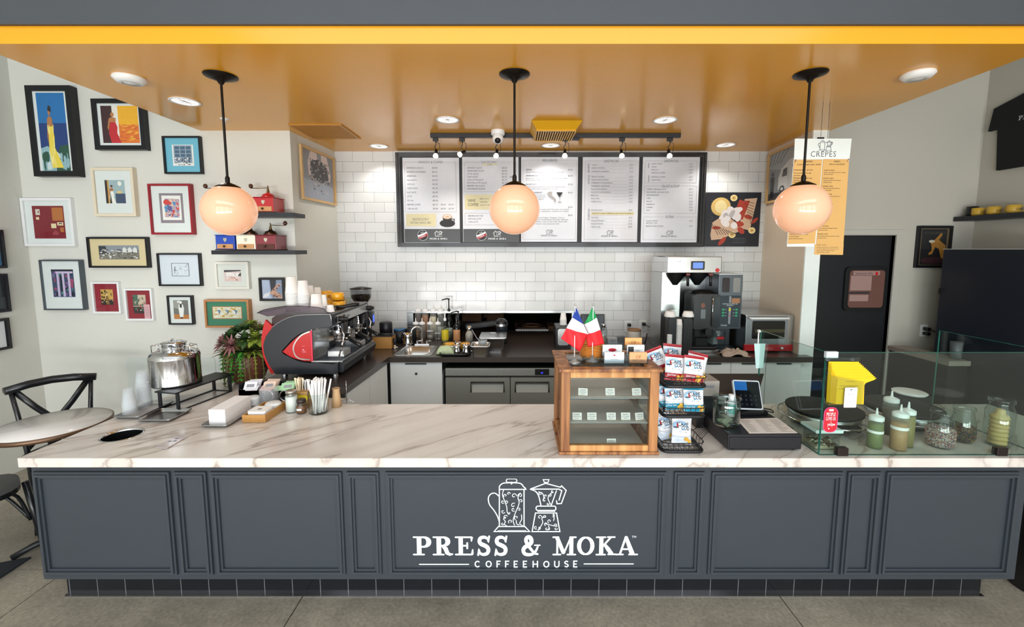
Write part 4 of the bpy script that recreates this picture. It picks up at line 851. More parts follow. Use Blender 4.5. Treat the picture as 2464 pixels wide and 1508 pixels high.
# sweetener organiser
t = thing('sweetener_organizer', 'black stepped condiment organizer with two round windows', 'organizer', (-1.545, 2.69, ZC+.001))
OW = .19
M0 = Matrix(((0, -1, 0, 0), (1, 0, 0, 0), (0, 0, 1, 0), (0, 0, 0, 1)))
b = MB(); b.box(-OW, OW, -.03, .06, 0, .04); b.box(-OW, -OW+.005, -.03, .06, .04, .115); b.box(OW-.005, OW, -.03, .06, .04, .08); b.box(-OW, OW, .053, .06, .04, .115)
b.add([(-OW, -.03, .04), (OW, -.03, .04), (OW, -.03, .085), (-OW, -.03, .085)], [(0, 1, 2, 3)]); b.box(-OW, OW, -.03, -.025, .04, .088); b.box(-.06, -.055, -.03, .06, .04, .10); b.box(.06, .065, -.03, .06, .04, .09)
b.build('case', mat('organizer_black', '1a1b1f', .5), t)
for x in (-.01, .1): MB().lathe([(.03, 0), (.034, .003), (.038, 0)], n=24, cap=False).build('round_window', CHROME, t).matrix_local = Matrix.Translation((x, -.031, .045)) @ Matrix.Rotation(PI/2, 4, 'X')
def packets(label, x, y, z, n, col, w, h, sp, tilt, group, lean=.35):
    f = None; r = R(int(x*1000) % 97)
    for i in range(n):
        if f is None:
            f = MB().slab([(-w/2, -h/2), (w/2, -h/2), (w/2, h/2), (-w/2, h/2)], -.0015, .0015).box(-w*.3, w*.3, -h*.2, h*.2, .0015, .0017, 1).build('sweetener_packet', [mat('packet_'+col, col, .7), mat('packet_print', '8a8c92', .7)]); tag(f, label, 'packet', group); o = f
        else: o = f.copy(); C.objects.link(o)
        o.location = (x+r.uniform(-.004, .004), y+i*sp, z+r.uniform(0, .006)); o.rotation_euler = (tilt+r.uniform(-.12, .12), r.uniform(-.08, .08), r.uniform(-.15, .15))
packets('white sweetener packet in the left bay of the organizer', -1.665, 2.672, ZC+.105, 8, 'dfe0e8', .075, .05, .008, .9, 'white packets in the organizer')
packets('pale brown sugar packet in the middle bay of the organizer', -1.55, 2.672, ZC+.105, 8, 'd8bfae', .075, .05, .008, .9, 'brown sugar packets in the organizer')
packets('green sweetener packet in the right bay of the organizer', -1.43, 2.672, ZC+.098, 6, '9cc59c', .08, .05, .011, .7, 'green packets in the organizer')
def flatpk(lab, x, c): o = MB().box(-.035, .035, -.02, .02, -.002, .002).build('sweetener_packet', mat('packet_'+c, c, .7)); tag(o, lab, 'packet'); o.location = (x, 2.664, ZC+.095); o.rotation_euler = (.5, 0, .1)
flatpk('white packet lying on the front lip of the organizer', -1.65, 'dfe0e8'); flatpk('pink packet lying on the front lip of the organizer', -1.56, 'd8a8ae'); flatpk('green packet lying on the front lip of the organizer', -1.47, '9cc59c')
# jars
JG = thin_glass('jar_glass', 'edf3f2', 1.2)
def jar(name, label, cat, x, y, r, h, fill, fz, lid=None, lr=None, prof=None, lh=.012, z=ZC+.001, bandm=None):
    t = thing(name, label, cat, (x, y, z))
    pf = prof or [(0, 0), (r*.95, 0), (r, .006), (r, h*.8), (r*.85, h*.9), (r*.85, h)]
    MB().lathe([(p[0], p[1]) for p in pf], n=32, cap=False).build('glass', JG, t)
    if fill is not None:
        q = [(max(0, p[0]-.003), p[1]+.003) for p in pf if p[1] < fz]
        rr = q[-1][0]
        for i in range(len(pf)-1):
            if pf[i][1] < fz <= pf[i+1][1]: u = (fz-pf[i][1])/(pf[i+1][1]-pf[i][1]); rr = pf[i][0]+(pf[i+1][0]-pf[i][0])*u-.003
        q += [(rr, fz), (0, fz+.002)]; MB().lathe(q, n=32, cap=False).build('contents', fill, t)
    if lid is not None: MB().lathe([(0, h), ((lr or r*.9), h), ((lr or r*.9), h+lh), ((lr or r*.9)*.9, h+lh+.003), (0, h+lh+.003)][::1], n=28, cap=False).build('lid', lid, t)
    return t
jar('cream_jar', 'glass jar of white creamer left of the spice shaker', 'jar', -1.33, 2.515, .035, .115, mat('cream', 'eeece6', .6), .095, mat('lid_steel_dull', 'a8a49c', .4, .8), .031)
t = jar('spice_shaker', 'small brown spice shaker with dark lid and white sticker', 'shaker', -1.262, 2.495, .030, .062, mat('cinnamon', '8a5a38', .8), .04, mat('lid_brown', '2c211d', .4), .026, lh=.018)
MB().box(-.014, .014, -.0315, -.0305, .022, .034).build('sticker', PAPER, t)
t = thing('stirrer_holder', 'small wooden box with a yellow band holding wooden stirrers and spoons', 'holder', (-1.305, 2.60, ZC+.001))
MB().box(-.045, .045, -.03, .03, 0, .10).build('box', mat('box_tan', 'a9824e', .6, var=.1), t); MB().box(-.046, .046, -.031, .031, .05, .08).build('band', mat('band_yellow', 'd8c020', .5), t)
def sticks(label, name, cat, x, y, z, n, L, m, r_, sp, group, flat=.35, seed=3, tip=True, bz=.04):
    f = None; r = R(seed)
    for i in range(n):
        if f is None:
            f = MB().tube([(0, 0, 0), (0, 0, L*.8), (0, 0, L)], [r_, r_, r_*(1.8 if tip else 1)], 8, flat=flat).build(name, m); tag(f, label, cat, group); o = f
        else: o = f.copy(); C.objects.link(o)
        a, d = r.uniform(0, 2*PI), r.uniform(.2, 1)*sp; o.location = (x+d*math.cos(a), y+d*math.sin(a), z+r.uniform(0, .01)); o.rotation_euler = (r.uniform(-.12, .12)-math.sin(a)*d*4, math.cos(a)*d*4+r.uniform(-.08, .08), r.uniform(0, 3))
sticks('wooden stirrer standing in the yellow-banded box', 'wooden_stirrer', 'stirrer', -1.32, 2.60, ZC+.075, 8, .10, mat('birch', 'e2cfb0', .6), .004, .018, 'wooden stirrers in the yellow-banded box')
sticks('white plastic spoon standing in the yellow-banded box', 'plastic_spoon', 'spoon', -1.275, 2.60, ZC+.075, 6, .09, WHITEP, .005, .014, 'white spoons in the yellow-banded box', seed=8)
t = thing('straw_glass', 'round glass crammed with white paper-wrapped straws', 'glass', (-1.163, 2.50, ZC+.001))
MB().lathe([(0, 0), (.052, 0), (.055, .005), (.059, .12), (.061, .121)], n=36, cap=False).build('glass', JG, t); MB().tube([(.0595*math.cos(a), .0595*math.sin(a), .12) for a in [2*PI*i/32 for i in range(32)]], .0018, 6, closed=True).build('rim', GLASS, t)
sticks('white paper-wrapped straw standing in the round glass', 'paper_straw', 'straw', -1.163, 2.50, ZC+.006, 46, .19, mat('straw_paper', 'f0efee', .8), .0048, .04, 'paper-wrapped straws in the round glass', flat=1, seed=4, tip=False)
t = thing('wooden_cup', 'pale wooden cup of stirrers behind the straw glass', 'cup', (-1.098, 2.60, ZC+.001)); MB().lathe([(0, 0), (.03, 0), (.025, .05), (.02, .10), (.023, .115)], n=20, cap=False).build('cup', mat('birch_dark', 'c9a67c', .6, var=.1), t)
MB().M
t = thing('sign_holder', 'thin chrome sign holder standing at the dark counter end', 'sign holder', (-1.075, 2.70, ZC+.001)); MB().tube([(0, 0, 0), (0, 0, .13)], .002, 6).box(-.022, .022, -.001, .001, .01, .013).tube([(-.04, -.02, 0), (0, 0, .012), (.05, -.02, 0)], .002, 6).build('wire', CHROME, t)
# ---------------------------------------------------------------- potted plant
pp = (-1.955, 3.12)
t = thing('potted_plant', 'trailing succulent arrangement in a rust-brown ceramic pot', 'potted plant', (pp[0], pp[1], ZC+.001))
MB().lathe([(0, 0), (.085, 0), (.11, .03), (.135, .09), (.135, .14), (.12, .185), (.125, .2), (.115, .2), (.11, .185)], n=36, cap=False).build('pot', mat('rust_ceramic', '6e4030', .35, var=.25, scale=12, bump=.2), t)
MB().lathe([(.115, .18), (0, .19)], n=24, cap=False).build('soil', mat('soil', '2a1e16', .9), t)
def leaf(m, o, d, L, w, mi, n=5, droop=.3):
    o = Vector(o); d = Vector(d).normalized(); s_ = d.cross(Vector((0, 0, 1))); s_ = s_.normalized() if s_.length > .01 else Vector((1, 0, 0)); up = s_.cross(d); vs = []
    for i in range(n+1):
        u = i/n; p = o+d*L*u-Vector((0, 0, 1))*droop*L*u*u; ww = w*math.sin(PI*min(.97, .12+u*.88))
        vs += [p-s_*ww+up*ww*.3, p, p+s_*ww+up*ww*.3]
    m.add(vs, [(i*3+k, i*3+k+1, i*3+k+4, i*3+k+3) for i in range(n) for k in (0, 1)], mi, True)
G1, G2, G3, G4, G5 = mat('leaf_dark', '35512a', .5, var=.3), mat('leaf_olive', '6a6a38', .55, var=.3), mat('leaf_bright', '4f9a3a', .45, var=.2), mat('leaf_rose', '9a6a6a', .55, var=.2), mat('leaf_lime', '8a9a3c', .5, var=.25)
r = R(11)
def rosette(c, n, L, w, mi, open_=.9, layers=3, up=(0, -.3, 1)):
    m = MB(); U = Vector(up).normalized(); A = U.orthogonal().normalized(); B = U.cross(A)
    for l in range(layers):
        for i in range(n):
            a = 2*PI*(i+l*.5)/n; k = open_*(1-l*.28); leaf(m, Vector(c), (A*math.cos(a)+B*math.sin(a))*k+U*(1-k*.7), L*(1-l*.18), w, 0, 4, .1)
    return m.build('rosette', mi, t)
for c, n_, L, w_, mi, up in (((-.13, -.06, .29), 13, .085, .009, G4, (-.7, -.5, .4)), ((-.03, -.12, .29), 13, .09, .010, G4, (0, -.9, .5)), ((-.10, .03, .34), 9, .09, .022, G1, (-.6, 0, .8)), ((.12, -.02, .38), 9, .08, .02, G2, (.3, 0, 1)), ((.03, -.04, .39), 10, .07, .018, G1, (0, -.3, 1)), ((-.05, 0, .36), 8, .10, .026, G1, (-.2, -.3, 1)), ((.06, .0, .38), 9, .09, .018, G2, (.2, -.2, 1)), ((-.07, -.05, .33), 8, .09, .028, G1, (-.5, -.6, .6)), ((.1, -.06, .33), 8, .10, .024, G5, (.4, -.6, .6)), ((.0, .05, .40), 10, .09, .012, G2, (0, 0, 1)), ((.15, .02, .30), 8, .10, .026, G5, (.8, -.3, .5)), ((.05, -.09, .33), 8, .08, .022, G1, (.2, -.9, .4)), ((.02, .02, .40), 10, .08, .014, G5, (-.3, -.2, 1))):
    rosette(c, n_, L, w_, mi, up=up)
for a, L, mi in ((200, .22, G3), (235, .30, G2), (262, .17, G3), (285, .16, G3), (250, .33, G2), (305, .30, G2), (320, .26, G5), (340, .22, G2), (185, .18, G3), (295, .34, G2), (275, .12, G1)):
    m = MB(); a = math.radians(a); p0 = Vector((.10*math.cos(a), .10*math.sin(a), .22)); pts = []
    for i in range(14):
        u = i/13; pts.append(p0+Vector((math.cos(a), math.sin(a), 0))*(.055*math.sin(min(1, u*1.5)*PI/2))+Vector((r.uniform(-.003, .003), 0, .05*math.sin(u*PI*.6)*(1-u)*2-L*u*u*1.0)))
    m.tube(pts, .003, 6)
    for i, p in enumerate(pts):
        for k in range(5): q = k*2*PI/5+i; leaf(m, p, (math.cos(q), math.sin(q), -.2), .028 if mi is G3 else .016, .009 if mi is G3 else .006, 0, 3, .3)
    m.build('trailing_stem', mi, t)
m = MB()
for i in range(150):
    a = r.uniform(0, 2*PI); e_ = r.uniform(.1, 1.2); leaf(m, (.05*math.cos(a), .05*math.sin(a), .22), (math.cos(a)*math.cos(e_), math.sin(a)*math.cos(e_), math.sin(e_)), r.uniform(.12, .19), .02, r.choice([0, 1, 2]), 4, .3)
m.build('filler_leaves', [G1, G2, G5], t)
# ---------------------------------------------------------------- faint stone wainscot squares on the picture wall
for i, (a, b2) in enumerate(((310, 415), (417, 522), (524, 590))):
    p0, p1 = aY(a, 930, YL), aY(b2, 930, YL); zt, zm = aY(a, 860, YL).z, aY(a, 935, YL).z
    m = MB().prism(rrect(p0.x, p1.x, zm+.003, zt, .015), YL-.004, YL-.0005).prism(rrect(p0.x, p1.x, zm-.30, zm-.003, .015), YL-.004, YL-.0005)
    struct(m.build('trim_%d' % (i+4), mat('splash_panel', 'c8cfc9', .3)))
# ================================================================ espresso machine
EY0, EY1 = 2.97, 3.70; EX0, EX1 = -1.735, -1.20; ez = ZB
def ec(x, y):   # crop pixel -> machine side plane
    q = aY(460+x/4.189, 660+y/4.189, EY0); return (q.x-EX1, q.z-ez)
EM = thing('espresso_machine', 'large red and black two-group espresso machine seen from its side', 'espresso machine', (EX1, EY0, ez))
EBK, ERD = mat('machine_charcoal', '1d2127', .38), mat('machine_red', 'b4040a', .22, coat=.5)
EL = EY1-EY0
def sidepanel(pts, y0, y1, m, name, sm=True, par=EM): return MB().prism([ec(*p) for p in pts], y0, y1).build(name, m, par, bevel=.002)
redb = smooth_path([(755, 455), (728, 560), (716, 680), (730, 800), (765, 900), (812, 995)], 4)+[(860, 995), (835, 900), (800, 700), (835, 530)]
cdark = smooth_path([(835, 530), (900, 480), (1000, 430), (1110, 406), (1250, 400), (1395, 398), (1415, 402), (1425, 430)], 4)+[(1436, 515)]+smooth_path([(1300, 532), (1150, 572), (1050, 635), (985, 702), (930, 775), (1000, 822), (1080, 860), (1150, 878), (1205, 885)], 4)+[(1440, 900), (1490, 880), (1490, 985), (1470, 996), (865, 996)]+smooth_path([(800, 900), (757, 800), (747, 700), (772, 615)], 4)
for yy_, nm in ((0, 'side_cheek'), (EL-.03, 'side_cheek')):
    c = sidepanel(cdark, yy_-.022, yy_+.012, EBK, nm); sidepanel(redb, yy_-.01, yy_+.01, ERD, 'red_trim', par=c)
pts = [ec(*p) for p in cdark]; N = len(smooth_path([(835, 530), (900, 480), (1000, 430), (1110, 406), (1250, 400), (1395, 398), (1415, 402), (1425, 430)], 4))
MB().tube([(p[0], -.024, p[1]) for p in pts[:N+1]], .003, 6).build('edge_trim', mat('trim_silver', 'b0b0b4', .3, .9), EM)
# eye of red with a steel ring and logo
eye = [(930, 775)]+smooth_path([(1010, 690), (1090, 620), (1220, 562)], 4)+[(1230, 872)]+smooth_path([(1150, 868), (1060, 845), (1000, 820)], 3)
e = sidepanel(eye, -.012, .006, ERD, 'eye_panel')
ringp = smooth_path([(1205, 572), (1120, 610), (1060, 680), (1040, 745), (1060, 810), (1110, 845), (1210, 855)], 5)
m = MB(); ribbon(m, [ec(*p) for p in ringp], .009, -.0135, 0, cap=False); m.build('steel_ring', CHROME, e)
m = MB(); ribbon(m, [ec(1218, 560), ec(1232, 872)], .009, -.014, 0, cap=False); m.build('pink_edge_line', mat('pink_edge', 'e02850', .3), e)  # pink line down the right edge of the eye panel
p = ec(1150, 785); m = MB(); m.text('ROYAL', p[0], p[1]-.0, .019, -.014, 0, 'c', w=.024*1.0); m.text('ATELIER', ec(1140, 722)[0], ec(1140, 722)[1], .006, -.014, 0, 'c'); q_ = ec(1140, 760); m.poly([(q_[0]-.006, q_[1]), (q_[0]+.006, q_[1]), (q_[0]+.007, q_[1]+.009), (q_[0]+.003, q_[1]+.004), (q_[0], q_[1]+.011), (q_[0]-.003, q_[1]+.004), (q_[0]-.007, q_[1]+.009)], -.0142); m.build('logo_print', mat('logo_pink', 'e8a0a8', .5), e)
# clear side window
w0, w1, w2, w3 = ec(1226, 560), ec(1415, 520), ec(1365, 800), ec(1232, 870)
MB().prism([w0, w1, w2, w3], -.012, -.008).build('side_window', thin_glass('acrylic_window', 'd8dce0', 1.5, .05), EM)
# body between the cheeks
z1 = ec(1400, 400)[1]; zb0 = ec(1200, 990)[1]; xb = ec(760, 455)[0]; xr = ec(1420, 400)[0]
m = MB(); m.prism([(xb+.01, zb0+.05), (xb+.03, z1-.03), (xb+.06, z1-.01), (xr-.15, z1-.01), (xr-.15, zb0+.05)], .012, EL-.03); m.build('back_body', mat('machine_maroon', '2c0f14', .3, coat=.3), EM)
m = MB(); m.prism([(xr-.25, z1-.005), (xr-.002, z1-.005), (xr+.012, z1-.03), (xr+.012, z1-.075), (xr-.02, z1-.10), (xr-.25, z1-.10)], .012, EL-.03); hd = m.build('head_hood', EBK, EM, bevel=.003)
MB().add([(xr+.0135, .05, z1-.07), (xr+.0135, EL-.06, z1-.07), (xr+.0135, EL-.06, z1-.022), (xr+.0135, .05, z1-.022)], [(0, 1, 2, 3)]).box(xr+.0, xr+.015, .05, EL-.06, z1-.073, z1-.07).box(xr+.0, xr+.015, .05, EL-.06, z1-.022, z1-.018).build('steel_fascia', mat('fascia_silver', 'c4c6c8', .35, .6), hd)
# fascia logo and buttons
m = MB(); m.M = Matrix.Translation((xr+.0145, 0, 0)) @ Matrix.Rotation(PI/2, 4, 'Z'); m.ell(.17, z1-.045, .028, .018, 0, 1); m.ell(.17, z1-.045, .02, .012, -.0004, 0); m.text('WEGA', .22, z1-.055, .022, 0, 1); m.ell(.10, z1-.045, .02, .014, 0, 1); m.build('fascia_badges', [SSP, BLACKP], hd)
MB().box(xr-.235, xr+.002, .01, EL-.03, z1-.005, z1+.004).build('cup_tray', mat('tray_metal', '8a8a8c', .35, .9), EM)
MB().box(xr-.06, xr+.004, .30, .40, z1-.14, z1-.099).build('chassis_block', BLACKP, EM)
# base and drip tray
zt0 = ec(1300, 885)[1]
m = MB(); m.prism([(xb+.10, zb0), (xr+.055, zb0), (xr+.07, zt0-.02), (xr+.05, zt0-.002), (xb+.10, zt0-.002)], .012, EL-.03); m.build('base', EBK, EM, bevel=.003)
tr = MB().box(xr-.16, xr+.055, .005, EL-.035, zt0, zt0+.008).build('drip_tray', STEEL, EM)
m = MB()
for i in range(26): m.box(xr-.15, xr+.045, .02+i*.025, .028+i*.025, zt0+.008, zt0+.0105)
m.build('grate', mat('grate_dark', '4a4c50', .35, .9), tr)
for y in (.10, .42):
    b_o = MB().box(xr-.085, xr+.03, y, y+.13, zt0+.011, zt0+.055).box(xr-.075, xr+.02, y+.02, y+.05, zt0+.055, zt0+.0565, 1).build('scale_block', [STEEL, mat('paper_label', 'd8dade', .6)], EM, bevel=.003)
MB().box(xr-.155, xr-.148, .01, EL-.04, zt0+.01, z1-.11).build('back_splash', SSP, EM)
# group heads and portafilters
for y in (.18, .38, .58):
    g = MB().lathe([(.036, 0), (.040, .02), (.040, .05), (.032, .06), (.03, .09)], (xr-.035, y, z1-.185), 28).build('group_head', CHROME, EM)
    h_ = MB().lathe([(.03, 0), (.036, .006), (.036, .024)], (xr-.035, y, z1-.212), 24).tube([(xr, y, z1-.20), (xr+.04, y-.01, z1-.205)], .007, 8).tube([(xr-.03, y, z1-.212), (xr-.03, y, z1-.225), (xr-.045, y, z1-.235)], .006, 8).build('portafilter', CHROME, g)
    MB().tube([(xr+.04, y-.01, z1-.205), (xr+.06, y-.02, z1-.21), (xr+.12, y-.05, z1-.232), (xr+.15, y-.065, z1-.245)], [.011, .015, .016, .013], 10).build('handle', BLACKP, h_)
    MB().box(xr+.0, xr+.018, y-.045, y+.045, z1-.16, z1-.085).build('touch_panel', mat('group_panel', '1a1b1f', .2), g)
for i, y in enumerate((.08, .655)):
    MB().tube([(xr+.015, y, z1-.10), (xr+.05, y-.01, z1-.16), (xr+.03, y-.015, z1-.25), (xr+.012, y-.02, z1-.31)], .0055, 8).tube([(xr+.04, y-.012, z1-.20), (xr+.03, y-.015, z1-.25)], .009, 8).build('steam_wand', CHROME, EM)
    MB().cyl((xr+.01, y, z1-.045), .02, .045, ax='x').cyl((xr+.055, y, z1-.045), .014, .02, ax='x').build('steam_knob', BLACKP, EM)
m = MB().box(xr+.012, xr+.055, EL-.06, EL-.01, z1-.20, z1-.08); m.box(xr+.056, xr+.057, EL-.052, EL-.018, z1-.17, z1-.11, 1); m.build('display', [BLACKP, mat('blue_screen', '0a1040', .2, emit='4060ff', es=1.2)], EM)
for x, y in ((xr-.02, .06), (xr-.38, .06), (xr-.02, EL-.08), (xr-.38, EL-.08)):
    MB().cyl((x, y, 0), .018, zb0+.002).cyl((x, y, 0), .021, .004).build('foot', CHROME, EM)
# smoky visor around the cup rail
v0 = ec(670, 378); v1 = ec(980, 308); m = MB()
SMK = thin_glass('smoky_visor', 'b09cae', 1.6, .05)
prof = [ec(*p) for p in smooth_path([(680, 385), (760, 350), (980, 318), (1240, 325), (1340, 345), (1388, 392)], 4)]
low = [ec(*p) for p in ((1388, 405), (1240, 402), (980, 402), (780, 420))]
m.prism(prof+low, -.016, -.012); m.build('visor', SMK, EM); 
MB().tube([(prof[0][0], -.014+y, prof[0][1]) for y in (0, .2, .45, EL-.04)], .004, 6).tube([(p[0], -.014, p[1]) for p in prof], .0025, 6).build('visor_edge', mat('visor_dark', '2a2228', .2), EM)
MB().prism([(v0[0], v0[1]-.002), (v0[0]+.10, v0[1]+.012), (v0[0]+.10, v0[1]+.008), (v0[0], v0[1]-.006)], 0, EL-.04).build('rear_visor', SMK, EM)
# ---------------------------------------------------------------- on top of the machine: cups
PCUP = mat('paper_cup_white', 'e9e8e6', .55)
ztop = ez+z1+.005
def pcup(lbl, px, n, dz, r1, h, gname, ydep):
    c = aY(px, 745, ydep); stack('paper_cup', lambda i: pos(i, n, lbl), 'paper cup', c.x, ydep, ztop, n, dz, r1*.72, r1, h, PCUP, gname)
pcup('paper cup of the tallest stack on the espresso machine', 704.5, 15, .0095, .043, .115, 'paper cups in the tallest stack', 3.03)
pcup('paper cup of the second tallest stack on the machine', 731, 13, .0095, .043, .105, 'paper cups in the second stack', 3.06)
pcup('paper cup of the short fat stack on the espresso machine', 762, 3, .010, .043, .105, 'paper cups in the short fat stack', 3.06)
pcup('small paper cup of the narrow stack third from left', 748, 9, .010, .030, .09, 'paper cups in the narrow third stack', 3.22)
pcup('small paper cup of the narrow stack behind the fat one', 766, 7, .010, .030, .09, 'paper cups in the narrow fourth stack', 3.30)
pcup('small paper cup of the little stack beside the fat one', 779, 4, .010, .028, .085, 'paper cups in the small stack', 3.10)
pcup('lone small white paper cup at the front end of the machine top', 795, 1, .01, .028, .05, None, 3.03)
def mug(label, x, y, z, r_, h, m, rz, group, name='mug', txt=None):
    t = thing(name, label, 'cup', (x, y, z), rz, group)
    MB().lathe([(0, 0), (r_*.8, 0), (r_*.95, .008), (r_, .02), (r_, h), (r_-.003, h), (r_-.004, .02), (0, .006)], n=28, cap=False).build('bowl', m, t)
    MB().tube([(r_-.002, 0, h*.82), (r_+.02, 0, h*.85), (r_+.03, 0, h*.55), (r_+.018, 0, h*.25), (r_-.004, 0, h*.22)], .0045, 8).build('handle', m, t)
    if txt: m2 = MB(); m2.text(txt, 0, h*.4, r_*.45, -r_-.001, 0, 'c', w=r_*1.1); m2.build('print', txt_m, t).matrix_local = Matrix.Rotation(-rz, 4, 'Z')
    return t
txt_m = DARKTXT
yl = 'yellow cappuccino cups on the espresso machine'
zc = ztop
for i, (px, yd, z_, rz, lb) in enumerate(((790, 3.26, 0, 3.6, 'yellow cup at the bottom left of the cup pile on the machine'), (815, 3.24, 0, 3.3, 'yellow cup at the bottom right of the cup pile on the machine'), (812, 3.40, 0, .5, 'yellow cup hidden at the back of the cup pile on the machine'), (787, 3.38, .062, 3.4, 'yellow cup at the top left of the cup pile on the machine'), (813, 3.26, .062, 3.3, 'yellow cup turned upside down at the top right of the cup pile'))):
    c = aY(px, 730, yd); o = mug(lb, c.x, yd, zc+z_+(.055 if z_ else 0), .048, .055, YELLOWP, rz, yl, 'cappuccino_cup')
    if z_: o.rotation_euler = (PI, 0, rz)
c = aY(841, 718, 3.5)
t = thing('drinking_glass', 'small clear glass beside the yellow cups on the machine', 'glass', (aY(836, 720, 3.35).x, 3.35, zc)); MB().lathe([(0, .002), (.026, .002), (.03, .07), (.028, .07)], n=24, cap=False).build('glass', GLASS, t)
t = thing('portafilter', 'spare portafilter with black handle lying on the machine top', 'portafilter', (aY(835, 735, 3.2).x, 3.20, zc+.018), .5); MB().tube([(-.07, 0, 0), (-.03, 0, 0), (.06, 0, .012), (.085, 0, .012)], [.011, .012, .016, .012], 10).build('handle', BLACKP, t); MB().lathe([(.03, -.016), (.034, -.01), (.034, .014)], (-.105, 0, 0), 24).build('basket', CHROME, t)
# ================================================================ menu boards on the tiled wall
YM = YW-.045
def mp(x, y, ox=940, oy=350, k=5.133, Y=None): q = aY(ox+x/k, oy+y/k, YM if Y is None else Y); return (q.x, q.z)
PS = YM/FPX/5.133            # metres per crop pixel, about
t = thing('menu_board_frame', 'long black wall frame holding five menu panels on the tiled wall', 'menu board frame', (0, 0, 0))
def fr4(mb, x0, x1, z0, z1, wd, y0, y1):
    for q in (((x0, z0), (x1, z0), (x1-wd, z0+wd), (x0+wd, z0+wd)), ((x0+wd, z1-wd), (x1-wd, z1-wd), (x1, z1), (x0, z1)), ((x0, z0), (x0+wd, z0+wd), (x0+wd, z1-wd), (x0, z1)), ((x1-wd, z0+wd), (x1, z0), (x1, z1), (x1-wd, z1-wd))): mb.prism(list(q), y0, y1)
fx0_, fx1_ = aY(954.5, 480, YM).x, aY(1696, 480, YM).x; fz0_, fz1_ = aY(1240, 594, YM).z, aY(1240, 367, YM).z
m = MB(); fr4(m, fx0_, fx1_, fz0_, fz1_, .022, YM-.012, YW-.001); fr4(m, fx0_+.022, fx1_-.022, fz0_+.022, fz1_-.022, .02, YM-.002, YW-.001)
m.build('frame', mat('board_black', '17161a', .28, coat=.3), t, bevel=.003)
MB().box(fx0_+.03, fx1_-.03, YM+.012, YW-.002, fz0_+.03, fz1_-.03).build('backing', mat('board_backing', '1b1d22', .5), t)
PM = [mat('menu_paper', 'ccd0d8', .16, coat=.5), GREYTXT, mat('menu_dark', '3a3c3e', .3), mat('menu_beige', 'd2cba4', .4), DARKTXT, mat('logo_red', 'a02830', .5), mat('latte', 'c9a27c', .5), WHITETXT, mat('menu_line', '9c9a98', .6)]
def panel(label, x0, x1, y0, y1, draw, ox=940):
    a0, a1 = aY(x0, 480, YM).x, aY(x1, 480, YM).x; z0, z1 = aY(1240, y1, YM).z, aY(1240, y0, YM).z
    m = MB(); m.box(a0, a1, YM+.004, YM+.011, z0, z1, 0); s = MB(); draw(s, ox)
    for i, f in enumerate(s.f): m.add([(s.v[j][0], YM+.0035-(.0012 if s.m[i] not in (2, 3) else .0003) - .0000008*i, s.v[j][2]) for j in f], [tuple(range(len(f)))], s.m[i])
    tag(m.build('menu_poster', PM), label, 'menu', 'menu panels in the long black frame')
def T_(s, ox, x0, x1, y, txt, mi=1, size=None, h=18):
    p = mp(x0, y, ox); w = (x1-x0)*PS; s.text(txt, p[0], p[1]-h*PS/2, h*PS/.70, 0, mi, w=w)
def box_(s, ox, x0, x1, y0, y1, gap=None, mi=8):
    w = .0022
    a, b = mp(x0, y0, ox), mp(x1, y1, ox)
    for q in ((a[0], a[0]+w, b[1], a[1]), (b[0]-w, b[0], b[1], a[1]), (a[0], b[0], b[1], b[1]+w)): s.plate(q[0], q[1], q[2], q[3], 0, mi)
    if gap: g0, g1 = mp(gap[0], y0, ox)[0], mp(gap[1], y0, ox)[0]; s.plate(a[0], g0, a[1]-w, a[1], 0, mi); s.plate(g1, b[0], a[1]-w, a[1], 0, mi)
    else: s.plate(a[0], b[0], a[1]-w, a[1], 0, mi)
def rect_(s, ox, x0, x1, y0, y1, mi): a, b = mp(x0, y0, ox), mp(x1, y1, ox); s.plate(a[0], b[0], b[1], a[1], 0, mi)
def logo_(s, ox, x, y, h, mi):
    p = mp(x, y, ox); mini_logo(s, p[0], p[1], h*PS, 0, mi)
def foot_(s, ox, cx):      # dark band with a round coffee brand seal and the press and moka logo
    rect_(s, ox, cx-345, cx+345, 1030, 1196, 2)
    p = mp(cx-120, 1108, ox); s.ell(p[0], p[1], 64*PS, 64*PS, 0, 7, 28); s.ell(p[0], p[1], 61*PS, 61*PS, 0, 4, 28); c = math.radians(24)
    for o_, w_, mi in ((12, 22, 7), (-14, 30, 5)):
        s.poly([(p[0]+(a*math.cos(c)-b*math.sin(c))*PS, p[1]+(a*math.sin(c)+b*math.cos(c))*PS) for a, b in ((-58, o_-w_/2), (58, o_-w_/2), (58, o_+w_/2), (-58, o_+w_/2))], 0, mi)
    s.text('Caffe', p[0]-.022, p[1]+.016, .017, 0, 7, rot=c); s.text('VERGNANO', p[0]-.034, p[1]-.0, .013, 0, 4, w=.085, rot=c); s.text('1882', p[0]-.026, p[1]-.029, .018, 0, 7, w=.06, rot=c)
    logo_(s, ox, cx+73, 1122, 66, 7); q = mp(cx+75, 1160, ox); slab_text(s, 'PRESS & MOKA', q[0], q[1], 19*PS, 0, 7, sp=.12)
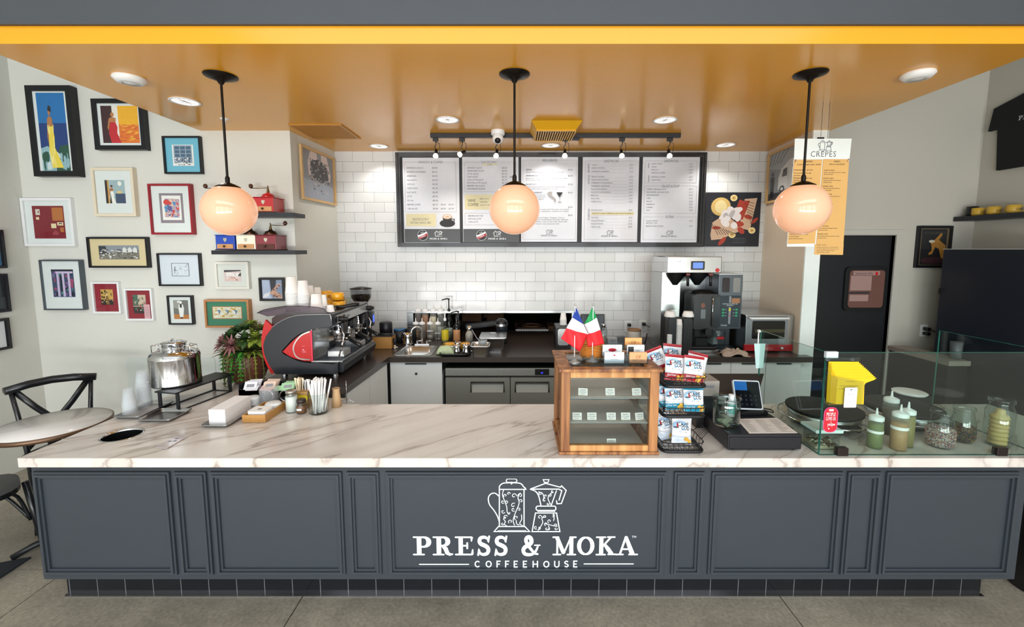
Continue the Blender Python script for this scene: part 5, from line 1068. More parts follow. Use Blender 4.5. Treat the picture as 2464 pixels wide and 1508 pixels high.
def p1(s, ox):
    box_(s, ox, 165, 812, 205, 820, (335, 640)); T_(s, ox, 343, 634, 205, 'ESPRESSO & COFFEE', 1, h=26)
    for i, (w, n, pr) in enumerate(((397, 'ESPRESSO (SOLO)', '$4.00'), (430, 'ESPRESSO CON PANNA', '$4.50'), (315, 'AMERICANO', '$4.00'), (320, 'MACCHIATO', '$4.75'), (297, 'CORTADO', '$5.00'), (330, 'CAPPUCCINO', '$5.00'), (313, 'FLAT WHITE', '$5.00'), (260, 'LATTE', '$5.00'), (280, 'MOCHA', '$5.50'), (365, 'BREWED COFFEE', '$3.75'), (332, 'CAFE AU LAIT', '$4.00'))):
        y = 275+i*50.4; T_(s, ox, 197+i, w, y, n); T_(s, ox, 512+i, 575+i, y, pr)
        if i > 8: T_(s, ox, 620, 680, y, '$4.25' if i == 9 else '$4.50'); T_(s, ox, 717, 778, y, '$4.75' if i == 9 else '$5.00')
    rect_(s, ox, 188, 560, 842, 998, 3); T_(s, ox, 272, 470, 910, 'ROASTED SLOWLY', 1, h=28); T_(s, ox, 248, 495, 952, 'IN ITALY SINCE 1882', 1, h=26)
    c = mp(700, 960, ox); s.ell(c[0], c[1], 94*PS, 46*PS, 0, 4, 28); s.ell(c[0], c[1]+.008, 60*PS, 26*PS, 0, 2, 24)
    s.poly([(c[0]-57*PS, c[1]+75*PS), (c[0]-45*PS, c[1]+10*PS), (c[0]-20*PS, c[1]-22*PS), (c[0]+20*PS, c[1]-22*PS), (c[0]+45*PS, c[1]+10*PS), (c[0]+57*PS, c[1]+75*PS)], 0, 4); s.ell(c[0], c[1]+80*PS, 58*PS, 30*PS, 0, 6, 24); s.ell(c[0], c[1]+82*PS, 44*PS, 20*PS, 0, 0, 20); s.ell(c[0], c[1]+80*PS, 28*PS, 10*PS, 0, 6, 16)
    ribbon(s, [(c[0]+55*PS, c[1]+50*PS), (c[0]+88*PS, c[1]+48*PS), (c[0]+82*PS, c[1]+20*PS), (c[0]+48*PS, c[1]+12*PS)], 9*PS, 0, 4); foot_(s, ox, 517)
panel('leftmost menu panel, ESPRESSO & COFFEE, with a latte cup and dark footer', 970.5, 1105.5, 379, 584, p1)
def p2(s, ox):
    box_(s, ox, 910, 1550, 203, 573, (1110, 1335)); T_(s, ox, 1118, 1305, 203, 'GLACÉCCINO', 1, h=24); T_(s, ox, 1312, 1330, 186, 'TM', 1, h=7); rect_(s, ox, 1130, 1320, 224, 243, 3); T_(s, ox, 1195, 1255, 234, 'ICED', 1, h=12)
    for i, (w, n, pr) in enumerate(((1122, 'ESPRESSO GLACÉ', '$4.50'), (1148, 'AMERICANO GLACÉ', '$4.50'), (1082, 'LATTE GLACÉ', '$5.50'), (1074, 'CAFÉ GLACÉ', '$4.25'), (1140, 'CHAI LATTE GLACÉ', '$5.75'), (1184, 'MATCHA LATTE GLACÉ', '$6.75'), (1155, 'BREWED TEA GLACÉ', '$4.25'), (1163, 'LEMONADE DU JOUR', '$4.75'))):
        T_(s, ox, 946, w, 275+i*37, n); T_(s, ox, 1377, 1437, 275+i*37, pr)
    T_(s, ox, 1472, 1530, 386, '$4.75'); rect_(s, ox, 914, 1555, 605, 790, 3); T_(s, ox, 953, 1045, 678, 'SANS', 4, h=34); T_(s, ox, 953, 1083, 730, 'COFFEE', 4, h=34)
    for i, n in enumerate(('BÉBÉ CHOC', 'STEAMERS', 'GLASS OF MILK')): T_(s, ox, 1102, (1215, 1195, 1245)[i], 658+i*39, n, 1, h=15)
    box_(s, ox, 916, 1560, 832, 980, (1200, 1330)); T_(s, ox, 1210, 1320, 832, 'TEAS', 1, h=26)
    for i, n in enumerate(('BREWED HOT TEA', 'MATCHA LATTE', 'CHAI LATTE')): T_(s, ox, 958, (1140, 1118, 1078)[i], 868+i*37, n)
    foot_(s, ox, 1242)
panel('second menu panel from the left, GLACECCINO, half behind the middle globe lamp', 1113, 1247.5, 377, 582, p2)
def p3(s, ox):
    box_(s, ox, 1635, 2285, 178, 1158, (1855, 2072)); T_(s, ox, 1872, 2056, 182, 'INDULGENCES', 4, h=28)
    for n, w, y, pr in (('KEDIVA', 1740, 298, '$5.50'), ("S'MORE MOCHA", 1812, 373, '$6.00'), ('DECAPITATO', 1797, 479, '$7.50'), ('AFFOGATO MODERATE', 1868, 580, '$6.00'), ('FRAPPE', 1760, 760, '$7.50'), ('MILKSHAKE', 1790, 860, '$8.50')):
        T_(s, ox, 1670, w, y, n, 4, h=18); T_(s, ox, 2192, 2245, y, pr, 1, h=18)
    for a, b_, y, tx in ((1668, 2130, 327, 'Sipping chocolate poured with espresso and steamed milk'), (1668, 2170, 404, 'Marshmallow coconut flat brown with whipped cream, drizzle'), (1668, 2010, 428, 'and chocolate crumb, available hot or iced'), (1668, 2145, 508, 'Creamy whitened cappuccino topped with whipped cream'), (1668, 2050, 534, 'topped with cocoa, available hot or iced'), (1668, 1905, 610, 'Espresso shaken poured'), (1668, 1905, 634, 'chilled over gelato and'), (1668, 1885, 660, 'served in a glass'), (1668, 2190, 788, 'Ice blended or brewed with Pistachio and salted'), (1668, 2190, 812, 'almond, cocoa, cinnamon, vanilla and maple'), (1668, 2140, 890, 'Organic Caramel Sugar, Organic Cacao'), (1668, 2187, 915, 'Mocca, Organic Vanilla Bean Powder, Banana'), (1668, 2175, 940, 'daily mix of Italian cream frozen with whole milk'), (1668, 2080, 967, 'with spice freeze with steamed milk')):
        T_(s, ox, a, b_, y, tx, 1, h=13)
    L = [mp(*q, ox) for q in ((1928, 590), (1965, 568), (2000, 575), (1985, 610), (2040, 660), (2038, 700), (2020, 695), (2022, 670), (1960, 625), (1940, 605))]; s.poly(L, 0, 8)
    g = lambda x, y: mp(x, y, ox); s.poly([g(2046, 578), g(2126, 578), g(2086, 640)], 0, 4); s.poly([g(2050, 578), g(2122, 578), g(2115, 590), g(2058, 590)], 0, 3); ribbon(s, [g(2086, 635), g(2086, 700)], 3*PS, 0, 8); s.ell(*g(2086, 702), 26*PS, 7*PS, 0, 8)
    logo_(s, ox, 1960, 1095, 56, 1); q = g(1958, 1120); slab_text(s, 'PRESS & MOKA', q[0], q[1], 16*PS, 0, 1, sp=.2)
panel('middle menu panel, INDULGENCES, with a martini glass, partly behind the globe lamp', 1254, 1389.7, 376, 581.5, p3)
def p4(s, ox):
    box_(s, ox, 145, 787, 188, 1160, (362, 572)); T_(s, ox, 376, 556, 190, 'SANDWICHES', 1, h=30)
    rows = ((240, 292, 'TURKEY'), (277, 385, 'JAMBON FROMAGE'), (320, 435, 'SOPPRESSATA PARMESAN'), (384, 377, 'GRILLED CHICKEN'), (423, 430, 'CHICKEN BACON RANCH'), (461, 480, 'SOPPRESSATA MOZZARELLA'), (500, 443, 'SOPPRESSATA ARTICHOKE'), (539, 412, 'PROSCIUTTO BURRATA'), (577, 453, 'PROSCIUTTO GORGONZOLA'), (616, 307, 'BRESAOLA'), (654, 318, 'SPICY TUNA'), (692, 340, 'CAPRESE VEGGI'), (797, 357, 'AVOCADO TOAST'), (888, 310, 'TUNA MELT'), (928, 380, 'CROQUE MONSIEUR'), (966, 362, 'CROQUE MADAME'), (1003, 328, 'TURKEY CLUB'))
    for i, (y, w, n) in enumerate(rows):
        T_(s, ox, 224-i*.8, w, y, n, 1, h=14); T_(s, ox, 695-i, 737-i, y, '$%d.%s' % (9+i % 4, ('50', '00')[i % 2]), 1, h=14); ln = mp(224, y+17, ox); l2 = mp(740, y+17, ox); s.plate(ln[0], l2[0], ln[1], ln[1]+.0008, 0, 8)
    rect_(s, ox, 216, 747, 822, 858, 3); T_(s, ox, 232, 725, 838, 'PROSCIUTTO $9.50 / SOPPRESSATA $9.00 / PROVOLONE $8.50', 4, h=14)
    for y0_, y1_, n in ((228, 333, 'BAGUETTE'), (370, 473, 'FOCACCIA'), (785, 920, 'SOURDOUGH')): q = mp(198, y1_, ox); s.text(n, q[0], q[1], 26*PS/.7*.9, 0, 1, w=(y1_-y0_)*PS, rot=PI/2)
    logo_(s, ox, 450, 1102, 56, 1); q = mp(445, 1126, ox); slab_text(s, 'PRESS & MOKA', q[0], q[1], 16*PS, 0, 1, sp=.2)
panel('fourth menu panel from the left, SANDWICHES with a beige band and vertical headings', 1401, 1536, 376, 582, p4, 1380)
def p5(s, ox):
    box_(s, ox, 885, 1518, 190, 462, (1112, 1318)); T_(s, ox, 1118, 1296, 190, 'SANDWICHES', 1, h=30); box_(s, ox, 876, 1514, 497, 838, (1088, 1318)); T_(s, ox, 1092, 1306, 500, 'SALADS & SOUP', 1, h=30); box_(s, ox, 866, 1508, 880, 1162, (1118, 1255)); T_(s, ox, 1138, 1240, 880, 'EXTRAS', 1, h=30)
    for y, a, w, n, pr in ((225, 965, 1095, 'CREAM CHEESE', '$4.50'), (262, 965, 1027, 'VEGGIE', '$7.50'), (299, 965, 1050, 'NOVA LOX', '$9.50'), (336, 965, 1130, 'HAM EGG & CHEESE', '$8.50'), (388, 963, 1130, 'HAM EGG & CHEESE', '$8.50'), (425, 963, 1078, 'TURKEY MELT', '$9.50'), (538, 905, 1137, 'CAESAR   add chicken  $3.00', '$9.75'), (575, 905, 1175, 'MEDI CAESAR   add chicken  $3.00', '$10.50'), (612, 903, 1052, 'MEDITERRANEAN', '$9.50'), (650, 903, 950, 'COBB', '$12.00'), (690, 902, 968, 'NACHOS', '$9.50'), (726, 902, 1000, 'PARMESAN', '$7.50'), (763, 900, 976, 'CAPRESE', '$9.50'), (799, 900, 945, 'SOUP', '$6.00'), (930, 898, 1042, 'YOGURT PARFAIT', '$6.50'), (957, 896, 1030, 'ADD FRUIT   $2.00', ''), (995, 895, 1110, 'BROWN SUGAR OATMEAL', '$5.50')):
        T_(s, ox, a, w, y, n, 1, h=14); 
        if pr: T_(s, ox, 1430, 1472, y, pr, 1, h=14)
    for y0_, y1_, n in ((220, 275, 'BAGEL'), (368, 450, 'CROISSANT')): q = mp(935, y1_, ox); s.text(n, q[0], q[1], 22*PS, 0, 1, w=(y1_-y0_)*PS, rot=PI/2)
    logo_(s, ox, 1188, 1105, 56, 1); q = mp(1180, 1128, ox); slab_text(s, 'PRESS & MOKA', q[0], q[1], 16*PS, 0, 1, sp=.2)
panel('rightmost menu panel, SANDWICHES, SALADS & SOUP and EXTRAS headings', 1544.6, 1680.5, 377, 583, p5, 1380)
# crepe photo canvas
cx0, cx1 = aY(1698, 520, YW-.03).x, aY(1829, 520, YW-.03).x; cz0, cz1 = aY(1760, 593, YW-.03).z, aY(1760, 463, YW-.03).z
t = thing('photo_canvas', 'square dark canvas photo of a crepe with cream, fruit and ice cream', 'canvas print', ((cx0+cx1)/2, YW-.001, cz0)); w_, h_ = cx1-cx0, cz1-cz0
s = MB(); r = R(9)
for i in range(14): a, b_ = (.08, .2) if i < 7 else (.8, .12); s.add([], []); ribbon(s, [(min(.97, max(.03, (.08 if i < 7 else .45)+.06*math.sin(q)+(.0 if i < 7 else i*.035-.2)*1)), min(.97, max(.03, (.2+i*.1 if i < 7 else .08+.08*math.cos(q))+.02*q))) for q in (0, 1, 2, 3)], .006, 0, 6, cap=False)
s.ell(.27, .74, .18, .17, 0, 1, 20); s.ell(.27, .74, .11, .12, 0, 2, 18); s.poly([(.1, .22), (.13, .45), (.35, .6), (.6, .42), (.62, .28), (.3, .14), (.12, .12)], 0, 3); s.poly([(.62, .35), (.7, .88), (.93, .9), (.82, .3)], 0, 3); s.poly([(.5, .55), (.6, .85), (.8, .85), (.68, .5)], 0, 4)
for q in ((.62, .42, .09, .05), (.78, .55, .08, .04), (.32, .1, .04, .1), (.9, .48, .08, .03), (.65, .8, .08, .04), (.2, .35, .08, .03), (.66, .3, .05, .08)): s.ell(*q, 0, 4, 12, r.uniform(-1, 1))
for i in range(16): s.ell(.42+r.uniform(-.13, .2), .52+r.uniform(-.14, .18), r.uniform(.05, .1), r.uniform(.04, .07), 0, r.choice((5, 5, 8)), 14, r.uniform(0, 3))
for q in ((.5, .9), (.86, .3), (.5, .22)): s.ell(q[0], q[1], .065, .06, 0, 2, 18); s.ell(q[0], q[1], .045, .04, 0, 1, 16); s.ell(q[0], q[1], .012, .01, 0, 7, 8)
for i in range(9): x = .12+i*.05; ribbon(s, [(x, .42-i*.02), (x+.12, .22)], .009, 0, 7, cap=False); ribbon(s, [(.68+i*.018, .85-i*.05), (.88, .8-i*.055)], .008, 0, 7, cap=False)
m = MB(); m.box(-w_/2, w_/2, -.03, 0, 0, h_, 0)
for i, f in enumerate(s.f): m.add([(s.v[j][0]*w_-w_/2, -.0302-.000015*i, s.v[j][2]*h_) for j in f], [tuple(range(len(f)))], s.m[i])
m.build('canvas', [mat('canvas_dark', '22252d', .35)]+art_mats('d8b870', 'e8d8a0', 'c9ab90', 'a83c2c', 'e6e2e2', '55585c', '3a2420', 'b8b4b6'), t)
# ================================================================ things on the dark back counter
zB = ZB+.001
def bx_(px, yd): return aY(px, 800, yd).x
# coffee grinder with bean hopper behind the espresso machine
t = thing('electric_grinder', 'coffee grinder with a clear bean hopper behind the espresso machine', 'grinder', (bx_(872, 3.98), 3.98, zB))
MB().box(-.08, .08, -.1, .1, 0, .03).box(-.06, .06, -.03, .09, .03, .33).box(-.07, .07, -.09, .09, .25, .36).build('body', BLACKM, t, bevel=.008)
MB().lathe([(.04, .36), (.055, .40), (.09, .45), (.094, .53)], n=28, cap=False).build('hopper', thin_glass('hopper_glass', 'd0d2d4', 1.5), t); MB().lathe([(0, .365), (.038, .365), (.052, .40), (.085, .45), (.086, .475), (0, .48)], n=24, cap=False).build('coffee_beans', mat('beans', '2a1712', .5, var=.5, scale=90, bump=.6), t)
MB().lathe([(.098, .53), (.098, .536), (.03, .55), (0, .551)], n=28).build('lid', BLACKP, t)
MB().lathe([(.03, 0), (.03, .05), (.02, .055)], (0, -.1, .12), 16).build('dosing_chute', BLACKP, t)
# knock box etc
t = thing('knock_box', 'square wooden knock box at the end of the espresso machine', 'knock box', (bx_(924, 3.92), 3.92, zB)); w = .085
MB().box(-w, w, -.07, -.06, 0, .11).box(-w, w, .06, .07, 0, .11).box(-w, -w+.01, -.06, .06, 0, .11).box(w-.01, w, -.06, .06, 0, .11).build('box', BAM, t, bevel=.003); MB().box(-w+.01, w-.01, -.06, .06, .005, .10).box(-w-.003, w+.003, -.073, .073, .11, .114).build('liner', BLACKP, t); MB().tube([(-w+.01, 0, .118), (w-.01, 0, .118)], .012, 10).build('knock_bar', BLACKP, t)
def tamper(lb, x, y): t = thing('tamper', lb, 'tamper', (x, y, zB)); MB().lathe([(0, 0), (.028, 0), (.028, .012), (.012, .018), (.01, .03)], n=20).build('base', CHROME, t); MB().lathe([(.01, .03), (.013, .05), (.018, .08), (.012, .092), (0, .094)], n=16).build('handle', BLACKP, t)
tamper('black-handled steel tamper right of the wooden knock box', bx_(949, 3.88), 3.88)
def pitcher(lb, x, y, s_=1, z=None, rz=0):
    t = thing('milk_pitcher', lb, 'pitcher', (x, y, z or zB), rz); t.scale = (s_,)*3
    MB().lathe([(0, 0), (.042, 0), (.045, .006), (.044, .03), (.036, .08), (.039, .105), (.0375, .105), (.034, .08)], n=28, cap=False).build('body', SSP, t); MB().tube([(.036, 0, .085), (.07, 0, .09), (.07, 0, .03), (.043, 0, .025)], .004, 8, flat=2).build('handle', SSP, t); MB().prism([(-.036, .08), (-.052, .108), (-.036, .105)], -.008, .008).build('spout', SSP, t); return t
pitcher('tall steel milk pitcher left of the gooseneck faucet', bx_(981, 4.0), 4.0, 1.1, None, 2.5)
t = thing('canister', 'dark canister with blue lid behind the steel milk pitcher', 'canister', (bx_(962, 4.14), 4.14, zB)); MB().lathe([(0, 0), (.055, 0), (.055, .12), (0, .12)], n=28, cap=False).build('body', mat('canister_dark', '22252a', .4), t); MB().cyl((0, 0, .12), .057, .012, n=28).build('lid', mat('lid_blue', '1e5a88', .4), t)
t = thing('canister', 'black canister right of the blue-lidded one', 'canister', (bx_(989, 4.17), 4.17, zB)); MB().lathe([(0, 0), (.05, 0), (.05, .125), (.04, .135), (0, .135)], n=28, cap=False).build('body', MATS['canister_dark'], t); MB().cyl((0, 0, .136), .03, .01).build('lid', BLACKP, t)
t = thing('cleaning_tub', 'dark round tub behind the knock box', 'tub', (bx_(929, 4.12), 4.12, zB)); MB().lathe([(0, 0), (.06, 0), (.06, .19), (.055, .2), (0, .2)], n=28, cap=False).build('body', mat('tub_dark', '1c1a22', .4), t)
# squeeze bottles
SQ = mat('squeeze_plastic', 'cdd0cc', .3, alpha=.17)
def squeeze(lb, x, y, z, r_, h, fill, fz, group, tip=.035, lidm=WHITEP, label_band=None, body=SQ):
    t = thing('squeeze_bottle', lb, 'squeeze bottle', (x, y, z), 0, group)
    MB().lathe([(0, 0), (r_, 0), (r_, h*.9), (r_*.93, h)], n=24, cap=False).build('bottle', body, t)
    if fill: MB().lathe([(0, .002), (r_-.0015, .002), (r_-.0015, h*fz), (0, h*fz)], n=24, cap=False).build('sauce', mat('sauce_'+fill, fill, .4, var=.15, scale=30), t)
    MB().lathe([(r_*.97, h-.002), (r_*.97, h+.014), (r_*.8, h+.018), (r_*.35, h+.024), (.006, h+.026), (.003, h+.026+tip), (0, h+.027+tip)], n=24).build('nozzle_cap', lidm, t)
    if label_band: MB().lathe([(r_+.0008, h*label_band), (r_+.0008, h*(label_band+.09))], n=24, cap=False).build('tape_label', PAPER, t)
    return t
gb = 'squeeze bottles behind the sink'
for px, lb, f, fz, lbn in ((1001, 'brown sauce squeeze bottle at the left of the front row behind the faucet', '8a6a42', .6, None), (1016, 'clear squeeze bottle second in the front row behind the faucet', None, 0, None), (1035, 'grey squeeze bottle with white label third in the front row', '98968f', .3, .5), (1054, 'clear squeeze bottle with small label at the right of the front row', 'b8b8b4', .1, .4)): squeeze(lb, bx_(px, 4.27), 4.27, zB, .031, .155, f, fz, gb, label_band=lbn)
for px, lb, f, fz in ((1007, 'dark plum sauce squeeze bottle at the left of the rear row', '3a2830', .85), (1024, 'caramel sauce squeeze bottle second in the rear row', '8a5a30', .85), (1043, 'pale cream squeeze bottle third in the rear row', 'c9c4a8', .8), (1061, 'clear squeeze bottle at the right end of the rear row', 'b4b8b4', .4)): squeeze(lb, bx_(px, 4.37), 4.37, zB, .034, .27, f, fz, gb)
t = thing('wire_shelf', 'thin black wire rack running behind the gooseneck faucet', 'rack', (bx_(1030, 4.19), 4.19, zB)); m = MB()
for z in (.03, .09): m.tube([(-.17, 0, z), (.22, 0, z)], .0025, 6)
for x in (-.17, -.04, .09, .22): m.tube([(x, 0, 0), (x, 0, .09)], .0025, 6)
m.build('wire', BLACKM, t)
def pump_bottle(lb, px, y, r_, h, body, liq, lq, pump, ph, lab=None):
    t = thing('pump_bottle', lb, 'syrup bottle', (bx_(px, y), y, zB), .15)
    MB().lathe([(0, 0), (r_, 0), (r_, h*.68), (r_*.5, h*.82), (r_*.38, h*.86), (r_*.38, h)], n=24, cap=False).build('bottle', body, t)
    if liq: MB().lathe([(0, .003), (r_-.002, .003), (r_-.002, h*lq), (0, h*lq)], n=24, cap=False).build('syrup', liq, t)
    MB().lathe([(r_*.42, h), (r_*.42, h+.02), (.006, h+.03), (.006, h+ph)], n=16).tube([(.01, 0, h+ph), (-.02, 0, h+ph+.006), (-.07, 0, h+ph-.006)], [.008, .007, .005], 8).build('pump', pump, t)
    if lab:
        m = MB(); m.lathe([(r_+.0006, h*.12), (r_+.0006, h*.58)], n=24, cap=False)
        m.build('label', lab, t)
pump_bottle('clear syrup bottle with white pump and yellow label beside the squeeze bottles', 1071, 4.14, .034, .21, GLASS, mat('syrup_pale', 'c9c890', .3), .5, WHITEP, .07, mat('label_yellow', 'd9c52a', .5))
pump_bottle('tallest syrup bottle, with a high black pump, beside the squeeze bottles', 1081, 4.28, .036, .28, GLASS, mat('syrup_white', 'c8ccc4', .3), .4, BLACKP, .12)
pump_bottle('dark syrup bottle with black pump and orange and white label', 1099, 4.10, .033, .23, thin_glass('bottle_dark', '6a5a50', 1.2), mat('syrup_dark', '2c1c16', .3), .6, BLACKP, .05, mat('label_orange', 'c08a60', .5))
pump_bottle('second dark bottle whose black pump shows behind the orange-labelled one', 1103, 4.24, .033, .24, MATS['bottle_dark'], None, 0, BLACKP, .04)
# black tray with cups
TX0, TX1, TY0, TY1 = bx_(1058, 3.6), bx_(1128, 3.6), 3.56, 3.90
t = thing('serving_tray', 'black plastic tray right of the sink', 'tray', ((TX0+TX1)/2, (TY0+TY1)/2, zB)); w, d = (TX1-TX0)/2, (TY1-TY0)/2; Rg = [ring(0, w-.015, d-.015, .03), ring(.022, w, d, .04), ring(.024, w+.006, d+.006, .04), ring(.018, w+.006, d+.006, .04)]; n = len(Rg[0])
MB().add(sum(Rg, []), [(j*n+i, j*n+(i+1) % n, (j+1)*n+(i+1) % n, (j+1)*n+i)[::-1] for j in range(3) for i in range(n)], 0, True).add(Rg[0], [tuple(range(n))]).build('tray', BLACKP, t)
tx = (TX0+TX1)/2; zt_ = zB+.002
for i, (dx, dy) in enumerate(((-.075, .12), (.06, .12))):
    o = mug(('yellow cup upside down at the back left of the black tray', 'yellow cup upside down at the back right of the black tray')[i], tx+dx, 3.73+dy, zt_+.056, .05, .055, YELLOWP, 2.6, 'yellow cups on the black tray', 'cappuccino_cup'); o.rotation_euler = (PI, 0, 2.6)
t = thing('folded_towel', 'folded pale green striped towel on the black tray', 'towel', (tx-.085, 3.68, zt_))
v = []; nx, ny = 14, 8
for k in range(2):
    for j in range(ny+1):
        for i in range(nx+1):
            u, q = i/nx*2-1, j/ny*2-1; v.append((u*.075, q*.05, (.002 if k == 0 else .012+.055*math.sqrt(max(0, 1-abs(u)**3))*math.sqrt(max(0, 1-abs(q)**3))+.003*math.sin(9*u+4*q))))
N_ = (nx+1)*(ny+1); f = [(j*(nx+1)+i, j*(nx+1)+i+1, (j+1)*(nx+1)+i+1, (j+1)*(nx+1)+i) for j in range(ny) for i in range(nx)]
bord = [i for i in range(nx+1)]+[(j+1)*(nx+1)-1 for j in range(1, ny+1)]+[N_-1-i for i in range(1, nx+1)]+[(ny-j)*(nx+1) for j in range(1, ny)]
MB().add(v, [q[::-1] for q in f]+[tuple(a+N_ for a in q) for q in f]+[(bord[i], bord[(i+1) % len(bord)], bord[(i+1) % len(bord)]+N_, bord[i]+N_) for i in range(len(bord))], 0, True).build('cloth', mat('towel_green', 'b4c4a0', .85, var=.2, scale=40), t)
pitcher('small steel pitcher in the middle of the black tray', tx+.01, 3.66, .72, zt_, 3.0); pitcher('small steel pitcher at the right front of the black tray', tx+.095, 3.65, .8, zt_, .4)
pitcher('small steel jug at the back of the black tray beside the yellow cups', tx+.0, 3.80, .7, zt_, 1)
# steel pans
def steam_pan(lb, x, y, z, w, d, h, lid=False):
    t = thing('steam_pan', lb, 'steel pan', (x, y, z)); Rg = [ring(0, w*.8, d*.8, .02), ring(h, w*.97, d*.97, .02), ring(h+.002, w+.01, d+.01, .02), ring(h-.003, w+.01, d+.01, .02)]; n = len(Rg[0])
    MB().add(sum(Rg, []), [(j*n+i, j*n+(i+1) % n, (j+1)*n+(i+1) % n, (j+1)*n+i)[::-1] for j in range(3) for i in range(n)], 0, True).add(Rg[0], [tuple(range(n))]).build('pan', STEEL, t)
    if lid: m = MB(); m.box(-w-.008, w+.008, -d-.008, d+.008, h+.003, h+.008); m.tube([(-.03, 0, h+.008), (-.02, 0, h+.025), (.02, 0, h+.025), (.03, 0, h+.008)], .004, 6); m.build('lid', STEEL, t, bevel=.002)
    return t
steam_pan('small steel pan with clear scoops in front of the lidded one', bx_(1156, 3.62), 3.62, zB, .072, .085, .095)
steam_pan('larger lidded steel pan on the dark worktop', bx_(1187, 3.86), 3.86, zB, .11, .12, .12, True)
t = thing('plastic_scoop', 'clear plastic scoop lying in the small steel pan', 'scoop', (bx_(1153, 3.66), 3.64, zB+.085)); m = MB(); m.tube([(.03, 0, .02), (-.02, .0, .06), (-.06, 0, .13)], .006, 8, flat=.5); m.lathe([(0, 0), (.035, .005), (.04, .04)], (.03, 0, .0), 18, cap=False); m.build('scoop', mat('frosted', 'b8bcc0', .2, trans=.4), t)
t = thing('shaker_bottle', 'bottle with a silver cap behind the steel pans', 'bottle', (bx_(1129, 4.0), 4.0, zB)); MB().lathe([(0, 0), (.035, 0), (.035, .11), (.018, .14), (0, .14)], n=24, cap=False).build('body', mat('glassy_grey', '9a9890', .2), t); MB().lathe([(.018, .14), (.022, .145), (.02, .18), (0, .185)], n=20).build('cap', CHROME, t)
t = thing('blender_jug', 'black blender jug with steel collar behind the lidded pan', 'blender', (bx_(1207, 4.1), 4.1, zB)); MB().lathe([(0, 0), (.055, 0), (.05, .05), (.048, .06), (.058, .17)], n=28, cap=False).build('jug', mat('jug_dark', '20262c', .2), t); MB().cyl((0, 0, .17), .06, .02, n=28).build('collar', STEEL, t); MB().lathe([(.055, .19), (.058, .21), (.03, .235), (0, .24)], n=24).build('lid', BLACKP, t)
t = thing('tray_lid', 'long black box lid leaning in the pass-through opening', 'lid', (bx_(1160, 4.3), 4.3, zB+.118)); t.rotation_euler = (0, -.12, 0); MB().box(-.16, .16, -.06, .06, 0, .05).build('lid', BLACKM, t, bevel=.01)
t2 = thing('dish_rack', 'black rack under the leaning box lid in the pass-through', 'rack', (bx_(1160, 4.3), 4.3, zB)); MB().box(-.15, .15, -.05, .05, 0, .012).box(-.15, -.14, -.05, .05, .012, .088).box(.14, .15, -.05, .05, .012, .11).build('rack', BLACKM, t2)
t = thing('toaster', 'black and steel toaster between the pass-through and the display case', 'toaster', (bx_(1352, 4.0), 4.0, zB)); MB().prism(rrect(-.068, .068, .01, .19, .02), -.13, .13).build('body', BLACKP, t, bevel=.008); MB().prism(rrect(-.05, .05, .03, .18, .02), -.134, -.129).build('end_panel', STEEL, t); MB().box(-.065, .065, -.12, .12, 0, .012).build('base', BLACKP, t)
stack('paper_cup', lambda i: pos(i, 5, 'small white paper cup stacked on the toaster'), 'paper cup', bx_(1355, 4.0), 4.0, zB+.191, 5, .012, .022, .031, .065, PCUP, 'paper cups on the toaster')
# kitchen beyond the pass-through
def kb(name, lb, cat, px0, px1, y0px, y1px, Y, D, m, **k):
    a, b_ = aY(px0, 780, Y).x, aY(px1, 780, Y).x; z0, z1 = aY(1200, y1px, Y).z, aY(1200, y0px, Y).z; t = thing(name, lb, cat, (a, Y, z0)); MB().box(0, b_-a, 0, D, 0, z1-z0).build('body', m, t, bevel=.004); return t, b_-a, z1-z0
CB = mat('cardboard', '8a6248', .8, var=.15); CB2 = mat('cardboard_dark', '50382c', .8, var=.2)
kt = thing('kitchen_shelf', 'steel kitchen shelf seen beyond the pass-through opening', 'shelf', (OX0+.0, 5.2, 0)); m = MB(); L = OX1-OX0+1.2; m.box(-.3, L, 0, .6, .80, .83)
for x in (-.28, L-.04): m.box(x, x+.03, .02, .05, 0, .80); m.box(x, x+.03, .55, .58, 0, .80)
m.build('frame', mat('shelf_steel', '4a423e', .5, .6), kt)
t, w, h = kb('pizza_boxes', 'stack of flat brown boxes at the upper left beyond the pass-through', 'boxes', 1112, 1158, 752, 772, 5.3, .35, CB)
for o in list(t.children): bpy.data.objects.remove(o)
for i in range(5): MB().box(0, w, 0, .35, i*h/5, (i+.85)*h/5).build('box', CB, t)
MB().box(-.05, w+.05, 0, .35, .83-t.location.z, -.003).build('riser', KD, t)
kb('cardboard_box', 'pale brown carton beyond the pass-through, centre', 'box', 1163, 1212, 752, 812, 5.6, .3, CB)
kb('cardboard_box', 'brown carton standing low right of centre beyond the pass-through', 'box', 1238, 1268, 777, 812, 5.3, .3, CB2)
t, w, h = kb('patterned_box', 'flat brown box with a round pattern and white teeth-like edge beyond the pass-through', 'box', 1245, 1315, 788, 803, 4.85, .3, CB2)
m = MB(); 
for k, (a, b_) in enumerate(((.11, .06), (.075, .04))): m.tube([(w/2+a*math.cos(q), .15+b_*math.sin(q)*2, h+.003) for q in [2*PI*i/24 for i in range(24)]], .006, 6, closed=True)
m.build('ring_pattern', CB, t); m = MB(); m.box(-.02, w+.02, -.03, -.01, h-.03, h-.015); [m.box(i*w/12, i*w/12+.008, -.031, -.029, h-.045, h-.03) for i in range(13)]; m.build('rack_edge', WHITEP, t)
kb('cardboard_box', 'small carton at the right beyond the pass-through', 'box', 1318, 1345, 785, 812, 5.0, .3, CB)
